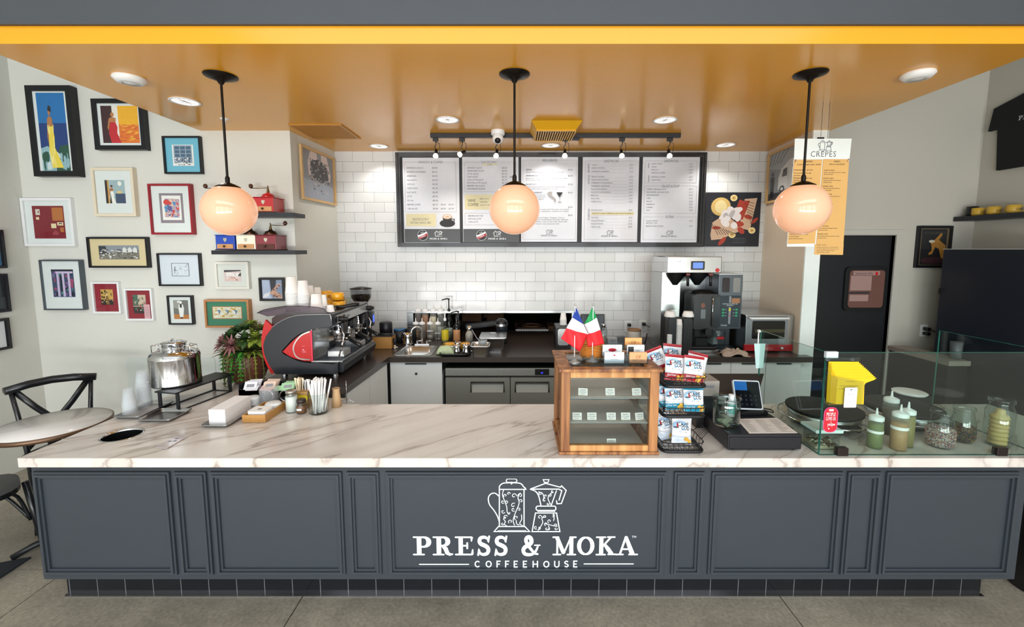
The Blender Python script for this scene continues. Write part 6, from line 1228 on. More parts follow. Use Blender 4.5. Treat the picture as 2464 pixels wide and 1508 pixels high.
# right part: tablet, glass jars, crock, outlets
t = thing('tablet', 'black tablet leaning on the tiles behind the flags', 'tablet', (bx_(1427, 4.33), 4.34, zB)); t.rotation_euler = (-.12, 0, 0); MB().box(-.12, .12, 0, .012, .08, .24).box(-.03, .03, 0, .05, 0, .09).build('case', BLACKP, t, bevel=.003); MB().plate(-.11, .11, .09, .23, -.001).build('screen', mat('screen_dark', '20262a', .1), t)
jar('syrup_jar', 'clear glass carafe with steel spout behind the card holders', 'jar', bx_(1452, 4.0), 4.0, .035, .17, mat('water_pale', 'b8aa98', .3), .08, CHROME, .02, lh=.03, z=zB)
t = thing('utensil_box', 'clear plastic box of packets behind the card holders', 'box', (bx_(1481, 3.9), 3.9, zB)); MB().box(-.09, .09, -.06, -.057, 0, .10).box(-.09, .09, .057, .06, 0, .10).box(-.09, -.087, -.057, .057, 0, .10).box(.087, .09, -.057, .057, 0, .10).box(-.087, .087, -.057, .057, 0, .003).build('box', PLASTIC, t)
packets('silver packet heaped in the clear plastic box', t.location.x-.03, 3.86, zB+.07, 7, 'a8a8a8', .08, .05, .012, 1.0, 'packets in the clear plastic box')
t = thing('crock', 'white stoneware crock with a brown rim below the wall sockets', 'crock', (bx_(1526, 4.1), 4.1, zB)); MB().lathe([(0, 0), (.058, 0), (.062, .01), (.062, .12)], n=32, cap=False).build('body', mat('stoneware', 'cfc9be', .35), t); MB().lathe([(.062, .12), (.064, .125), (.064, .135), (.058, .137), (.056, .12), (0, .11)], n=32, cap=False).build('rim', mat('rim_brown', '8a6848', .4), t)
t = thing('paring_knife', 'small dark spatula leaning beside the stoneware crock', 'utensil', (bx_(1552, 4.05), 4.05, zB)); MB().tube([(0, 0, 0), (.02, .02, .06), (.03, .03, .10)], [.006, .008, .004], 8).build('utensil', BLACKM, t)
def outlet(lb, x, z, Y, plug=True, s_=1):
    t = thing('wall_outlet', lb, 'outlet', (x, Y, z)); MB().box(-.035*s_, .035*s_, -.006, -.0005, -.057, .057).build('plate', WHITEP, t, bevel=.002); MB().box(-.017, .017, -.008, -.006, .008, .038).box(-.017, .017, -.008, -.006, -.038, -.008).build('socket', mat('socket_grey', 'c4c6c6', .4), t)
    return t
o1 = outlet('white wall socket with a black plug, left of the two by the crock', aY(1512, 785, YW).x, aY(1512, 785, YW).z, YW); o2 = outlet('white wall socket with a black cord, right of the two by the crock', aY(1547, 783, YW).x, aY(1547, 783, YW).z, YW)
for o, px in ((o1, 0), (o2, 1)):
    t = thing('power_plug', ('black plug in the left socket by the crock', 'black plug and curved cord in the right socket by the crock')[px], 'plug', (o.location.x, YW-.009, o.location.z+.02)); MB().box(-.016, .016, -.04, 0, -.014, .014).build('plug', BLACKP, t, bevel=.004)
    if px: MB().tube(smooth_path([(0, -.04, -.005), (.06, -.06, -.03), (.10, -.06, -.075), (.17, -.06, -.10), (.26, -.05, -.11)], 5), .004, 6).build('cord', BLACKP, t)
# coffee brewer
YBR = 3.72; BX0, BX1 = bx_(1600, YBR), bx_(1729, YBR); bw = BX1-BX0
def bz(y): return aY(1660, y, YBR).z-ZB
t = thing('coffee_brewer', 'tall stainless twin coffee brewer with a blue display', 'coffee machine', (BX0, YBR, ZB)); BR = t
MB().box(0, bw, 0, .42, bz(657), bz(617)).build('head', SSP, t, bevel=.006); MB().box(0, bw*.35, .12, .42, .03, bz(657)).box(bw*.35, bw, .30, .42, .03, bz(657)).build('column', STEEL, t); MB().box(0, bw, -.02, .42, 0, .028).build('base', STEEL, t, bevel=.003)
m = MB(); sx0, sx1 = bx_(1656, YBR)-BX0, bx_(1688, YBR)-BX0; m.prism(rrect(sx0, sx1, bz(649), bz(628), .008), -.006, 0, 0); m.plate(sx0+.015, sx1-.015, bz(649)+.012, bz(628)-.012, -.0065, 1); m.build('display', [BLACKP, mat('lcd_blue', '4868b8', .2, emit='6080d8', es=.6)], t)
m = MB(); m.text('Curtis', bx_(1618, YBR)-BX0, bz(630), .02, -.001, 0, ital=.2); m.ell(bw-.035, bz(650), .018, .018, -.0012, 1); m.build('badge_print', [GREYTXT, RED], t)
for px in (1632, 1686):
    x = bx_(px, YBR)-BX0; b_ = MB().lathe([(.02, bz(688)), (.03, bz(684)), (.072, bz(668)), (.085, bz(658))], (x, .12, 0), 28).build('brew_basket', BLACKP, t); MB().tube([(x+.055, .04, bz(662)), (x+.06, -.01, bz(664)), (x+.06, -.015, bz(688))], [.012, .013, .011], 10).build('handle', mat('handle_black', '1d1e22', .3), b_); MB().box(x+.045, x+.075, -.02, .0, bz(662), bz(658)).build('handle_tab', mat('tab_red', '7a2a22', .4), b_)
t = thing('coffee_server', 'black insulated coffee server with a tap standing under the brewer', 'coffee server', (bx_(1690, 3.74), 3.78, ZB+.030)); 
sz = lambda y: aY(1690, y, 3.72).z-ZB-.030
MB().prism(rrect(-.11, .11, sz(790), sz(706), .02), -.11, .11).build('body', mat('server_black', '202124', .3), t, bevel=.01); MB().lathe([(.1, sz(706)), (.08, sz(700)), (.05, sz(698)), (0, sz(697))], n=28).build('lid', BLACKP, t)
MB().box(-.08, .08, -.07, .09, sz(812), sz(790)).box(-.055, .055, -.04, .09, .02, sz(812)).box(-.11, .11, -.10, .1, 0, .03).build('pedestal', BLACKP, t, bevel=.01)
MB().prism(rrect(.04, .105, sz(785), sz(712), .01), -.118, -.111).build('sight_panel', mat('sight_grey', '2c3238', .15), t); MB().tube([(.045, -.12, sz(712)), (.042, -.122, sz(780))], .004, 8).build('sight_tube', CHROME, t)
m = MB(); m.prism(rrect(-.052, -.012, sz(764), sz(742), .004), -.113, -.110, 0); m.ell(-.035, sz(733), .018, .022, -.1115, 1); m.build('tag_print', [mat('tag_grey', '6e7478', .4), mat('badge_brown', '7a4a3c', .4)], t)
MB().box(-.02, .02, -.15, -.10, sz(800), sz(788)).tube([(0, -.14, sz(800)), (0, -.14, sz(808))], .012, 10).build('tap', BLACKP, t)
# twin grinder
GX0, GX1 = bx_(1723, 3.75)+.004, bx_(1781, 3.75); gw = GX1-GX0; gz = lambda y: aY(1750, y, 3.75).z-ZB
t = thing('bulk_grinder', 'twin-hopper coffee grinder with green buttons beside the brewer', 'grinder', (GX0, 3.75, ZB)); MB().box(0, gw, .0, .35, gz(791), gz(661)).box(.0, gw, .18, .36, .02, gz(791)).box(0, gw, 0, .36, 0, .02).build('body', mat('grinder_grey', '5c6268', .35, .7), t, bevel=.004); MB().box(-.004, gw+.006, -.006, .36, gz(661), gz(659)).build('lid', STEEL, t)
MB().prism(rrect(.012, gw-.012, gz(788), gz(711), .006), -.004, 0).build('control_panel', mat('panel_slate', '27333d', .35), t)
for i, x in enumerate((.03, gw/2+.018)): MB().prism(rrect(x, x+.062, gz(703), gz(668), .012), -.005, 0).build('hopper_window', mat('beans_dark', '2a2026', .2) if i == 0 else mat('window_grey', '8a8a88', .2), t)
m = MB(); m.plate(gw/2-.009, gw/2+.009, gz(728), gz(712), -.0045, 1); m.plate(gw/2-.009, gw/2+.009, gz(779), gz(738), -.0045, 1); m.plate(gw/2-.009, gw/2+.009, gz(748), gz(741), -.005, 2); m.ell(gw/2, gz(759), .005, .005, -.005, 3)
for x in (.045, gw-.045):
    for y in (744.5, 752, 759): m.prism(rrect(x-.01, x+.01, gz(y)-.008, gz(y)+.008, .003), -.0065, -.004, 0); m.plate(x+(.016 if x < gw/2 else -.03), x+(.03 if x < gw/2 else -.016), gz(y)-.001, gz(y)+.001, -.0045, 4)
m.text('PORTION CONTROLLED', gw/2, gz(732), .012, -.0045, 4, 'c', w=.13); m.text('GRINDING', gw/2, gz(735.5), .012, -.0045, 4, 'c', w=.06); m.text('Curtis', .03, gz(784), .022, -.0045, 4, ital=.2); m.box(gw-.09, gw-.02, -.006, -.004, gz(729), gz(717), 5)
m.build('button_print', [mat('button_green', '28a070', .4), mat('strip_grey', '8a9098', .4), mat('button_yellow', 'd8d040', .4), RED, WHITETXT, mat('sticky_tan', 'a87858', .6)], t)
t = thing('glass_jug', 'clear jug under the twin grinder', 'jug', (bx_(1738, 3.72), 3.82, ZB+.022)); MB().lathe([(0, 0), (.06, 0), (.07, .02), (.07, .14), (.066, .16)], n=28, cap=False).build('jug', JG, t); MB().box(-.03, .03, -.074, -.072, .09, .11).build('red_label', RED, t)
t = thing('cup_dispenser', 'black countertop holder for paper cups and lids in front of the brewer', 'cup holder', (bx_(1633, 3.60), 3.60, ZB+.001)); hw = (bx_(1661, 3.6)-bx_(1605, 3.6))/2; hh = aY(1633, 762, 3.6).z-ZB
MB().prism(rrect(-hw, -.035, 0, hh, .02), -.04, .05).prism(rrect(.025, hw, 0, hh*.98, .02), -.04, .05).box(-.036, .026, .02, .05, 0, hh*.98).box(-hw, hw, -.04, .05, 0, .01).build('holder', BLACKM, t)
def tubestack(lb, x, y, z, n, dz, r_, h, name, group): stack(name, lambda i: pos(i, n, lb), 'paper cup' if name == 'paper_cup' else 'lid', x, y, z, n, dz, r_*.8, r_, h, PCUP, group)
tubestack('paper cup in the middle column of the black cup holder', t.location.x-.004, 3.592, ZB+.013, 26, .010, .029, .05, 'paper_cup', 'paper cups in the black holder')
for dx, z0_, lb in ((-.10, .02, 'white lids'), ): 
    o = MB(); [o.lathe([(0, 0), (.02, 0), (.02, .006), (0, .0065)], (0, 0, i*.0075), 18, cap=False) for i in range(26)]; o = o.build('lid_column', WHITEP); tag(o, 'thin white column of small lids left of the black cup holder', 'lids', None, 'stuff'); o.location = (t.location.x-hw-.0, 3.535, ZB+.001)
for dx, px in ((-.05, 1629), (.055, 1649)): o = MB().lathe([(.045, 0), (.047, .01), (.035, .045), (0, .045)], n=24).build('paper_cup', PCUP); tag(o, ('upturned white cup on top of the black holder, left', 'upturned white cup on top of the black holder, right')[dx > 0], 'paper cup'); o.location = (t.location.x+(-.075 if dx < 0 else .075), 3.605, ZB+.001+hh)
# crumpled cloth
v = []; r = R(31); nx, ny = 26, 18; cm = MB(); top = []
for j in range(ny+1):
    for i in range(nx+1):
        u, q = i/nx*2-1, j/ny*2-1; e_ = max(0, 1-(u*u+q*q)*.85); nz = noise.noise(Vector((u*3.1, q*3.3, 1.7)))*.5+noise.noise(Vector((u*7, q*6, 4)))*.3
        v.append((u*.11*(1+.15*nz), q*.07*(1+.2*nz), .004+e_**.5*(.045+.05*nz)))
cm.add(v, [(j*(nx+1)+i, j*(nx+1)+i+1, (j+1)*(nx+1)+i+1, (j+1)*(nx+1)+i) for j in range(ny) for i in range(nx)], 0, True)
o = cm.build('cleaning_cloth', mat('cloth_beige', 'b3a090', .9, var=.25, scale=12)); tag(o, 'crumpled beige cloth on the dark worktop beside the toaster oven', 'cloth'); o.location = (bx_(1768, 3.62), 3.62, zB); sm_ = o.modifiers.new('s', 'SOLIDIFY'); sm_.thickness = .003
# toaster oven
YO = 3.72; OXa, OXb = bx_(1794, YO), bx_(1911, YO); ow = OXb-OXa; oz = lambda y: aY(1850, y, YO).z-ZB
t = thing('toaster_oven', 'stainless toaster oven with a glass door and red base strip', 'toaster oven', (OXa, YO, zB)); MB().box(0, ow, .01, .42, .01, oz(758)).build('body', STEEL, t, bevel=.006)
m = MB(); m.box(0, ow*.86, 0, .012, oz(828), oz(761)); d = m.build('door', mat('oven_front', '8e959c', .3, .9), t, bevel=.003); MB().prism(rrect(.055, ow*.86-.025, oz(815), oz(772), .012), -.003, 0).build('window', mat('oven_glass', '0d0f0e', .08), d); MB().tube([(.02, -.0, oz(765)), (.03, -.03, oz(765)), (ow*.83, -.03, oz(765)), (ow*.85, 0, oz(765))], .01, 10).build('handle', WHITEP, d)
MB().plate(.08, ow*.8, oz(800), oz(792), -.0035).build('olive_strip', mat('oven_olive', '3c3a22', .4), d)  # flat olive strip laid over the door glass
rs = MB().box(-.005, ow*.98, -.004, .02, oz(844), oz(829)).build('base_strip', mat('strip_red', 'a81420', .3, coat=.4), t); m = MB(); m.text('NICO', ow*.42, oz(841), .026, -.005, 0); m.build('lettering', mat('strip_pink', 'e8a8a8', .5), rs); MB().cyl((ow*.75, -.016, oz(837)), .012, .014, ax='y').build('dial', CHROME, rs)
m = MB(); [m.cyl((x, y, -.0005), .012, .014) for x in (.03, ow-.03) for y in (.04, .38)]; m.build('foot', BLACKP, t)
# ================================================================ pendants, downlights, track, vents
GLOBE = mat('opal_globe', 'b49880', .12, emit='ffb489', es=.42, coat=.5)
OILB = mat('oil_bronze', '1b1612', .4, .6)
def on_ceil(px, py, z=ZCE): return aZ(px, py, z)
for px, py, gx, gy, lb in ((531, 182, 551, 506, 'left opal globe pendant lamp over the picture wall side'), (1238, 178, 1241, 503, 'middle opal globe pendant lamp in front of the menus'), (1950, 177, 1934, 503, 'right opal globe pendant lamp in front of the crepes menu')):
    c = on_ceil(px, py); t = thing('globe_pendant', lb, 'pendant lamp', (c.x, c.y, ZCE), 0, 'opal globe pendants'); gz_ = aY(gx, gy, c.y).z-ZCE; r_ = .142
    MB().lathe([(.085, -.001), (.083, -.006), (.05, -.018), (.02, -.03), (.012, -.045)], n=36).build('canopy', OILB, t)
    MB().cyl((0, 0, gz_+r_+.01), .0065, -gz_-r_-.05, n=12).lathe([(.012, 0), (.012, .03), (.0065, .04)], (0, 0, gz_+r_+.01), 12).build('rod', OILB, t)
    MB().sphere((0, 0, gz_), r_, n=48, a1=63).build('globe', GLOBE, t)
    MB().lathe([(r_*.46, gz_+r_*.885), (r_*.44, gz_+r_*.93), (r_*.25, gz_+r_*1.03), (.014, gz_+r_*1.09)], n=36, cap=False).lathe([(r_*.46, gz_+r_*.885), (0, gz_+r_*.885)], n=36, cap=False).build('cap', OILB, t)
def spot(loc, power, size=2.2, col=(1, .93, .84), aim=None, blend=.6):
    d = bpy.data.lights.new('lamp_light', 'SPOT'); d.energy = power; d.spot_size = size; d.spot_blend = blend; d.shadow_soft_size = .04; d.color = col
    o = bpy.data.objects.new('lamp_light', d); C.objects.link(o); o.location = loc
    if aim is not None: o.rotation_euler = (Vector(aim)-Vector(loc)).to_track_quat('-Z', 'Y').to_euler()
DLI = mat('downlight_reflector', 'dcdcdc', .2, .3, emit='fff4ea', es=.7); 
def downlight(lb, px, py, r_=.085, pw=9):
    c = on_ceil(px, py); t = thing('recessed_downlight', lb, 'ceiling light', (c.x, c.y, ZCE), 0, 'recessed downlights in the ochre soffit')
    MB().lathe([(r_, -.001), (r_+.004, -.006), (r_-.010, -.007), (r_-.012, -.002)], n=40, cap=False).build('trim_ring', WHITEP, t); MB().lathe([(r_-.011, -.0025), (.03, -.0015), (0, -.0015)], n=40, cap=False).build('lens', DLI, t); m = MB()
    for i in range(6): a = PI*i/6; m.box(-.001, .001, -r_*.7, r_*.7, -.005, -.002) if i == 0 else m.tube([(math.cos(a)*r_*.7, math.sin(a)*r_*.7, -.0035), (-math.cos(a)*r_*.7, -math.sin(a)*r_*.7, -.0035)], .0012, 4)
    m.build('baffle', mat('baffle_grey', '9a9ca0', .3, .5), t); spot((c.x, c.y, ZCE-.02), pw, 2.3, (1, .95, .88), (c.x, c.y, 0))
for px, py, lb in ((445, 243, 'recessed downlight nearest the left soffit edge'), (1077, 287, 'recessed downlight above the left of the menu boards'), (1600, 288, 'recessed downlight right of the slotted air vent'), (912, 351, 'small-looking recessed downlight near the left end of the tiles'), (1325, 349, 'recessed downlight behind the track, over the boards'), (1746, 348, 'recessed downlight near the right end of the tiles')): downlight(lb, px, py)
for px, py, lb in ((311, 186, 'white oval smoke detector on the left of the soffit'), (2209, 176, 'white oval smoke detector on the right of the soffit')):
    c = on_ceil(px, py); t = thing('smoke_detector', lb, 'smoke detector', (c.x, c.y, ZCE), 0, 'white smoke detectors'); MB().lathe([(.075, -.0005), (.078, -.012), (.06, -.03), (0, -.034)], n=36, cap=False).build('cover', WHITEP, t); MB().lathe([(.035, -.036), (.045, -.033)], n=28, cap=False).build('vent_ring', mat('vent_ring', 'c2c4c4', .5), t)
c = on_ceil(540, 285); t = thing('sprinkler_head', 'tiny sprinkler head behind the left pendant rod', 'sprinkler', (c.x, c.y, ZCE)); MB().lathe([(.03, -.0005), (.028, -.006), (.01, -.008), (.008, -.03), (.018, -.032), (0, -.033)], n=20, cap=False).build('head', WHITEP, t)
# return grille and supply vent
a, b_, c_, d_ = (on_ceil(*p) for p in ((697, 299), (812, 298), (877, 333), (752, 332)))
x0, x1, y0, y1 = (a.x+d_.x)/2, (b_.x+c_.x)/2, (a.y+b_.y)/2, (c_.y+d_.y)/2; gc = mat('grille_ochre', 'b98238', .45)
t = thing('return_grille', 'large square ochre return-air grille on the soffit', 'air vent', ((x0+x1)/2, (y0+y1)/2, ZCE)); w, d = (x1-x0)/2, (y1-y0)/2; m = MB(); m.box(-w, w, -d, -d+.025, -.008, -.0005).box(-w, w, d-.025, d, -.008, -.0005).box(-w, -w+.025, -d+.025, d-.025, -.008, -.0005).box(w-.025, w, -d+.025, d-.025, -.008, -.0005); m.build('frame', gc, t)
m = MB(); [m.box(-w+.025+i*(2*w-.05)/34, -w+.025+i*(2*w-.05)/34+.004, -d+.025, d-.025, -.006, -.002) for i in range(35)]; [m.box(-w+.025, w-.025, -d+.025+i*(2*d-.05)/24, -d+.029+i*(2*d-.05)/24, -.006, -.002) for i in range(25)]; m.box(-w+.02, w-.02, -d+.02, d-.02, -.0015, -.0005, 1); m.build('lattice', [gc, mat('grille_shadow', '4a3418', .9)], t)
a, b_, c_, d_ = (on_ceil(*p) for p in ((1279, 289), (1404, 287), (1392, 327), (1283, 328))); x0, x1, y0, y1 = a.x, b_.x, a.y, d_.y
yv = mat('vent_yellow', 'd9a21c', .4)
t = thing('supply_vent', 'yellow slotted air supply vent protruding from the soffit', 'air vent', ((x0+x1)/2, (y0+y1)/2, ZCE)); w, d = (x1-x0)/2, (y1-y0)/2
V = [(-w, -d, -.001), (w, -d, -.001), (w, d, -.001), (-w, d, -.001), (-w*.78, -d*.7, -.05), (w*.78, -d*.7, -.05), (w*.78, d*.8, -.05), (-w*.78, d*.8, -.05)]
m = MB(); m.add(V, [(0, 1, 5, 4), (1, 2, 6, 5), (2, 3, 7, 6), (3, 0, 4, 7), (0, 3, 2, 1)]); m.build('housing', yv, t)
m = MB(); m.box(-w*.78, w*.78, -d*.7, -d*.6, -.058, -.05).box(-w*.78, w*.78, d*.7, d*.8, -.058, -.05); [m.box(x-.004, x+.004, -d*.6, d*.7, -.058, -.05) for x in [-w*.78+i*w*1.56/16 for i in range(17)]]; m.build('louvre', yv, t); MB().box(-w*.75, w*.75, -d*.62, d*.72, -.051, -.0495).build('duct_opening', mat('duct_dark', '3a2a10', .9), t)
# track lighting
yt = aZ(1335, 330, ZCE-.03).y; x0, x1 = aY(1036, 329, yt).x, aY(1637, 325, yt).x
t = thing('track_rail', 'long black track-light rail on the soffit before the boards', 'track rail', ((x0+x1)/2, yt, ZCE)); L = (x1-x0)/2
MB().box(-L, L, -.017, .017, -.035, -.001).build('rail', BLACKM, t, bevel=.002); MB().box(-.02+.14, .06+.14, -.02, .02, -.055, -.035).build('feed_box', BLACKM, t, bevel=.003)
BULB = mat('track_bulb', 'f4f2ec', .2, emit='fff2dc', es=1.6)
tw = (0.15, -.6, .35, .1, -.1, -.2)
for i, px in enumerate((1048, 1112, 1195, 1360, 1497, 1612)):
    x = aY(px, 335, yt).x; nm = ('first', 'second', 'third', 'fourth', 'fifth', 'sixth')[i]
    t = thing('track_spotlight', nm+' black track spotlight from the left on the rail', 'spotlight', (x, yt, ZCE-.035), 0, 'track spotlights')
    MB().box(-.022, .022, -.014, .014, -.028, 0).build('adapter', BLACKM, t, bevel=.003); MB().tube([(0, 0, -.028), (.004, .005, -.05), (-.012, .01, -.075), (0, .012, -.09)], .0035, 8).tube([(.0, 0, -.03), (.03, .0, -.045), (.034, .008, -.1), (.02, .012, -.125)], .0022, 6).build('bracket', BLACKM, t)
    h = MB(); h.lathe([(.008, .045), (.018, .04), (.02, .0), (.024, -.02)], n=20); h = h.build('lamp_housing', BLACKM, t); h.location = (0, .012, -.118); h.scale = (.66, .66, .66); h.rotation_euler = (-.35, (.9 if i == 1 else tw[i]*.5), 0)
    b = MB(); b.lathe([(.022, -.018), (.032, -.04), (.034, -.052), (.028, -.062), (0, -.066)], n=24); b.build('bulb', BULB, h)
    spot((x, yt+.03, ZCE-.24), 3.2, 1.1, (1, .86, .68), (x+tw[i]*.3, YW, 1.95), .9)
# dome camera
c = on_ceil(1198, 314); t = thing('security_camera', 'white dome security camera on the soffit above the boards', 'camera', (c.x, c.y, ZCE)); MB().lathe([(.055, -.0005), (.055, -.03), (.05, -.035)], n=32).build('mount', WHITEP, t); MB().sphere((0, -.005, -.062), .045, n=28).build('ball', WHITEP, t); MB().lathe([(.022, 0), (.024, .006), (0, .010)], n=24).build('lens', BLACKP, t).matrix_local = Matrix.Translation((0, -.035, -.085)) @ Matrix.Rotation(2.2, 4, 'X')
# hanging crepes menu
YH = aZ(1975, 322, ZCE).y*.0+2.95
def hp(x, y): q = aY(1840+x/2.9006, 300+y/2.9006, YH); return (q.x, q.z)
t = thing('hanging_menu', 'white and ochre CREPES menu sheets hanging from the soffit', 'hanging menu', (hp(400, 100)[0], YH, ZCE)); ox, oz_ = t.location.x, ZCE
HM = [mat('menu_white', 'e4ece9', .4), mat('menu_ochre', 'd6aa66', .45), GREYTXT, DARKTXT]
def hq(x, y): a = hp(x, y); return (a[0]-ox, a[1]-oz_)
m = MB(); m.prism([hq(212, 97), hq(608, 97), hq(592, 240), hq(205, 243)], 0, .004); m.prism([hq(205, 238), hq(592, 240), hq(550, 832), hq(350, 838), hq(348, 850), hq(158, 850)], .0045, .0075)
m.build('sheet', HM[0], t)
m = MB(); m.prism([hq(207, 243), hq(403, 243), hq(352, 828), hq(163, 832)], .0005, .004, 0); m.prism([hq(410, 240), hq(590, 240), hq(550, 832), hq(362, 832)], .0, .0035, 0); m.prism([hq(350, 832), hq(550, 832), hq(545, 908), hq(345, 906)], -.002, .0005, 0)
def tt(x, y, w, s_, h, mi=1): p = hq(x, y); m.text(s_, p[0], p[1], h, -.0025, mi, w=w*YH/FPX/2.9)
rr_ = [(205, 320, 'PARISIENNE  $10.50'), (205, 340, 'ham gruyere cheese egg'), (205, 347+10, 'parmesan'), (200, 377, 'FORESTIERE  $11.50'), (200, 392, 'mushroom spinach'), (200, 405, 'swiss cheese bechamel'), (190, 700, 'NAPOLI $9'), (175, 768, 'PROVENCALE  $11.50'), (172, 783, 'tomato basil'), (170, 798, 'goat cheese olives')]
tt(285, 262, 48, 'SAVORY', .014); tt(225, 282, 158, 'served with organic salad - add $3', .012); tt(482, 262, 42, 'SWEET', .014); tt(448, 280, 104, 'add ice cream $2.50', .012)
for x, y, s_ in rr_: tt(x, y, 125 if s_[1].isupper() else 5.2*len(s_), s_, .010)
for i, (n_, d1_, d2_) in enumerate((('SUZETTE  $8.50', 'butter sugar grand marnier orange', 'powdered sugar'), ('NUTELLA  $8.50', 'nutella strawberries banana', 'whipped cream'), ('CARAMEL  $8.50', 'salted caramel almond pecan', 'powdered sugar'), ('CITRON  $7.50', 'lemon sugar butter mascarpone', 'zest'), ('BERRIES  $9.50', 'mixed berries cream', 'berry coulis'), ('POMME  $9.00', 'apples cinnamon', 'caramel sauce'), ('CHOCOLAT  $8.50', 'dark chocolate', 'cocoa'), ('TROPICALE  $9.50', 'coconut banana pineapple mango', 'dulce de leche'), ('S\'MORES  $9.00', 'marshmallow graham chocolate cream', 'cinnamon sauce'))):
    x, y = 413-i*5.6, 322+i*55.5; tt(x, y, 70, n_, .010); tt(x, y+14, 4.4*len(d1_), d1_, .009); tt(x, y+27, 4.4*len(d2_), d2_, .009)
tt(362, 842, 65, 'NORD  $12.50', .010)
for k, s_ in enumerate(('nutella pistachio strawberries', 'coconut chips and caramel sauce', 'topped with whipped cream', 'and powdered sugar')): tt(360, 857+k*12, 5*len(s_), s_, .009)
m.build('ochre_panel', [HM[1], HM[3]], t)
m = MB(); p = hq(408, 224); m.text('CREPES', p[0], p[1], .052, -.0012, 0, 'c', sp=1.15, w=172*YH/FPX/2.9); e_ = hq(405, 196); m.poly([(e_[0]-.012, e_[1]), (e_[0]-.009, e_[1]), (e_[0], e_[1]+.008), (e_[0]+.009, e_[1]), (e_[0]+.012, e_[1]), (e_[0], e_[1]+.012)], -.0012)
s = MB(); q = hq(420, 180); mini_logo(s, q[0], q[1], 66*YH/FPX/2.9, 0, 0); m.add([(v[0], -.0012+v[1], v[2]) for v in s.v], s.f); m.build('heading_print', GREYTXT, t)
cl = hq(392, 92); m = MB(); m.tube([(hq(392, 97)[0], .002, hq(392, 97)[1]), (hq(392, 97)[0], .002, -.001)], .0012, 6).tube([(hq(440, 97)[0], .002, hq(440, 97)[1]), (hq(440, 97)[0], .002, -.001)], .0012, 6); m.box(cl[0]-.02, cl[0]+.02, -.004, .008, cl[1]-.006, cl[1]+.004); m.build('hanging_wire', BLACKM, t)
m = MB(); [m.tube([(hq(*p)[0], -.004, hq(*p)[1]+.012), (hq(*p)[0]+.004, -.008, hq(*p)[1]), (hq(*p)[0]-.004, -.004, hq(*p)[1]-.006)], .0025, 6) for p in ((213, 255), (580, 250))]; m.build('ring_clip', CHROME, t)
# ================================================================ pastry display case
zC = ZC+.001
ACA = mat('acacia_wood', '8f5c38', .5, var=.3, scale=14, bump=.1); PINE = mat('pale_rail_wood', 'b8844f', .5, var=.2, scale=18)
DX0, DX1, DY0, DY1 = .213, .668, 1.967, 2.335; DW, DD = DX1-DX0, DY1-DY0; DH = .412
t = thing('display_case', 'wooden pastry display case with glass front and three tiers', 'display case', (DX0, DY0, zC)); DC = t
b = .042
def wood_grain(m, a, c):
    nt, bb = nodes_of(m); tc = nt.nodes.new('ShaderNodeTexCoord'); mp_ = nt.nodes.new('ShaderNodeMapping'); mp_.inputs['Scale'].default_value = (28, 28, 2.2); n = nt.nodes.new('ShaderNodeTexNoise'); n.inputs['Scale'].default_value = 1; n.inputs['Detail'].default_value = 5; n.inputs['Distortion'].default_value = .6
    cr = nt.nodes.new('ShaderNodeValToRGB'); cr.color_ramp.elements[0].position = .35; cr.color_ramp.elements[1].position = .65; cr.color_ramp.elements[0].color = lin(a); cr.color_ramp.elements[1].color = lin(c)
    nt.links.new(tc.outputs['Object'], mp_.inputs[0]); nt.links.new(mp_.outputs[0], n.inputs['Vector']); nt.links.new(n.outputs['Fac'], cr.inputs[0]); nt.links.new(cr.outputs[0], bb.inputs['Base Color'])
wood_grain(ACA, '6a3c20', 'b07a48'); wood_grain(PINE, 'a8713c', 'cc9a60')
for x in (0, DW-b):
    for y in (0, DD-b): MB().box(x, x+b, y, y+b, .012, DH-.012).build('corner_post', ACA, t, bevel=.003)
MB().box(-.008, DW+.008, -.008, DD+.008, 0, .014).build('base_plate', ACA, t, bevel=.003)
m = MB(); m.box(-.012, DW+.012, -.012, .04, DH-.014, DH).box(-.012, DW+.012, DD-.04, DD+.012, DH-.014, DH).box(-.012, .05, .04, DD-.04, DH-.014, DH).box(DW-.05, DW+.012, .04, DD-.04, DH-.014, DH).build('top_frame', ACA, t, bevel=.002)
for z in (DH-.045, .014): MB().box(b, DW-b, .003, .03, z, z+.028).build('front_rail', PINE, t, bevel=.002)
m = MB()
for x in (.005, DW-b+.012): m.box(x, x+.025, b, DD-b, .014, .045).box(x, x+.025, b, DD-b, DH-.04, DH-.015)
m.box(b, DW-b, DD-.03, DD-.005, DH-.04, DH-.015).box(b, DW-b, DD-.03, DD-.005, .014, .04).build('side_rail', ACA, t, bevel=.002)
MB().box(.05, DW-.05, .04, DD-.04, DH-.010, DH-.006).build('top_glass', thin_glass('case_glass', 'eef2f0', .8), t)
MB().box(b, DW-b, .012, .015, .04, DH-.045).build('front_glass', MATS['case_glass'], t)
MB().box(.016, .019, b, DD-b, .045, DH-.04).build('side_glass', MATS['case_glass'], t); MB().box(DW-.019, DW-.016, b, DD-b, .045, DH-.04).build('side_glass', MATS['case_glass'], t)
LINER = mat('parchment', 'cfc4ba', .75, var=.05, scale=8)
shz = (.018, .148, .268)
for i, z in enumerate(shz):
    if i: MB().box(.02, DW-.02, .022, DD-.03, z-.006, z-.001).build('shelf', mat('shelf_acrylic', 'b8bcbc', .15, trans=.3), t)
    MB().box(.045, DW-.045, .028, DD-.05, z-.0005, z+.001).build('shelf_liner', LINER, t)
m = MB()
for x in (DW*.37, ): m.box(x, x+.045, DD-.012, DD+.002, .2, .216).box(x, x+.045, DD-.012, DD+.002, DH-.075, DH-.06)
m.build('rear_door_pull', ACA, t)
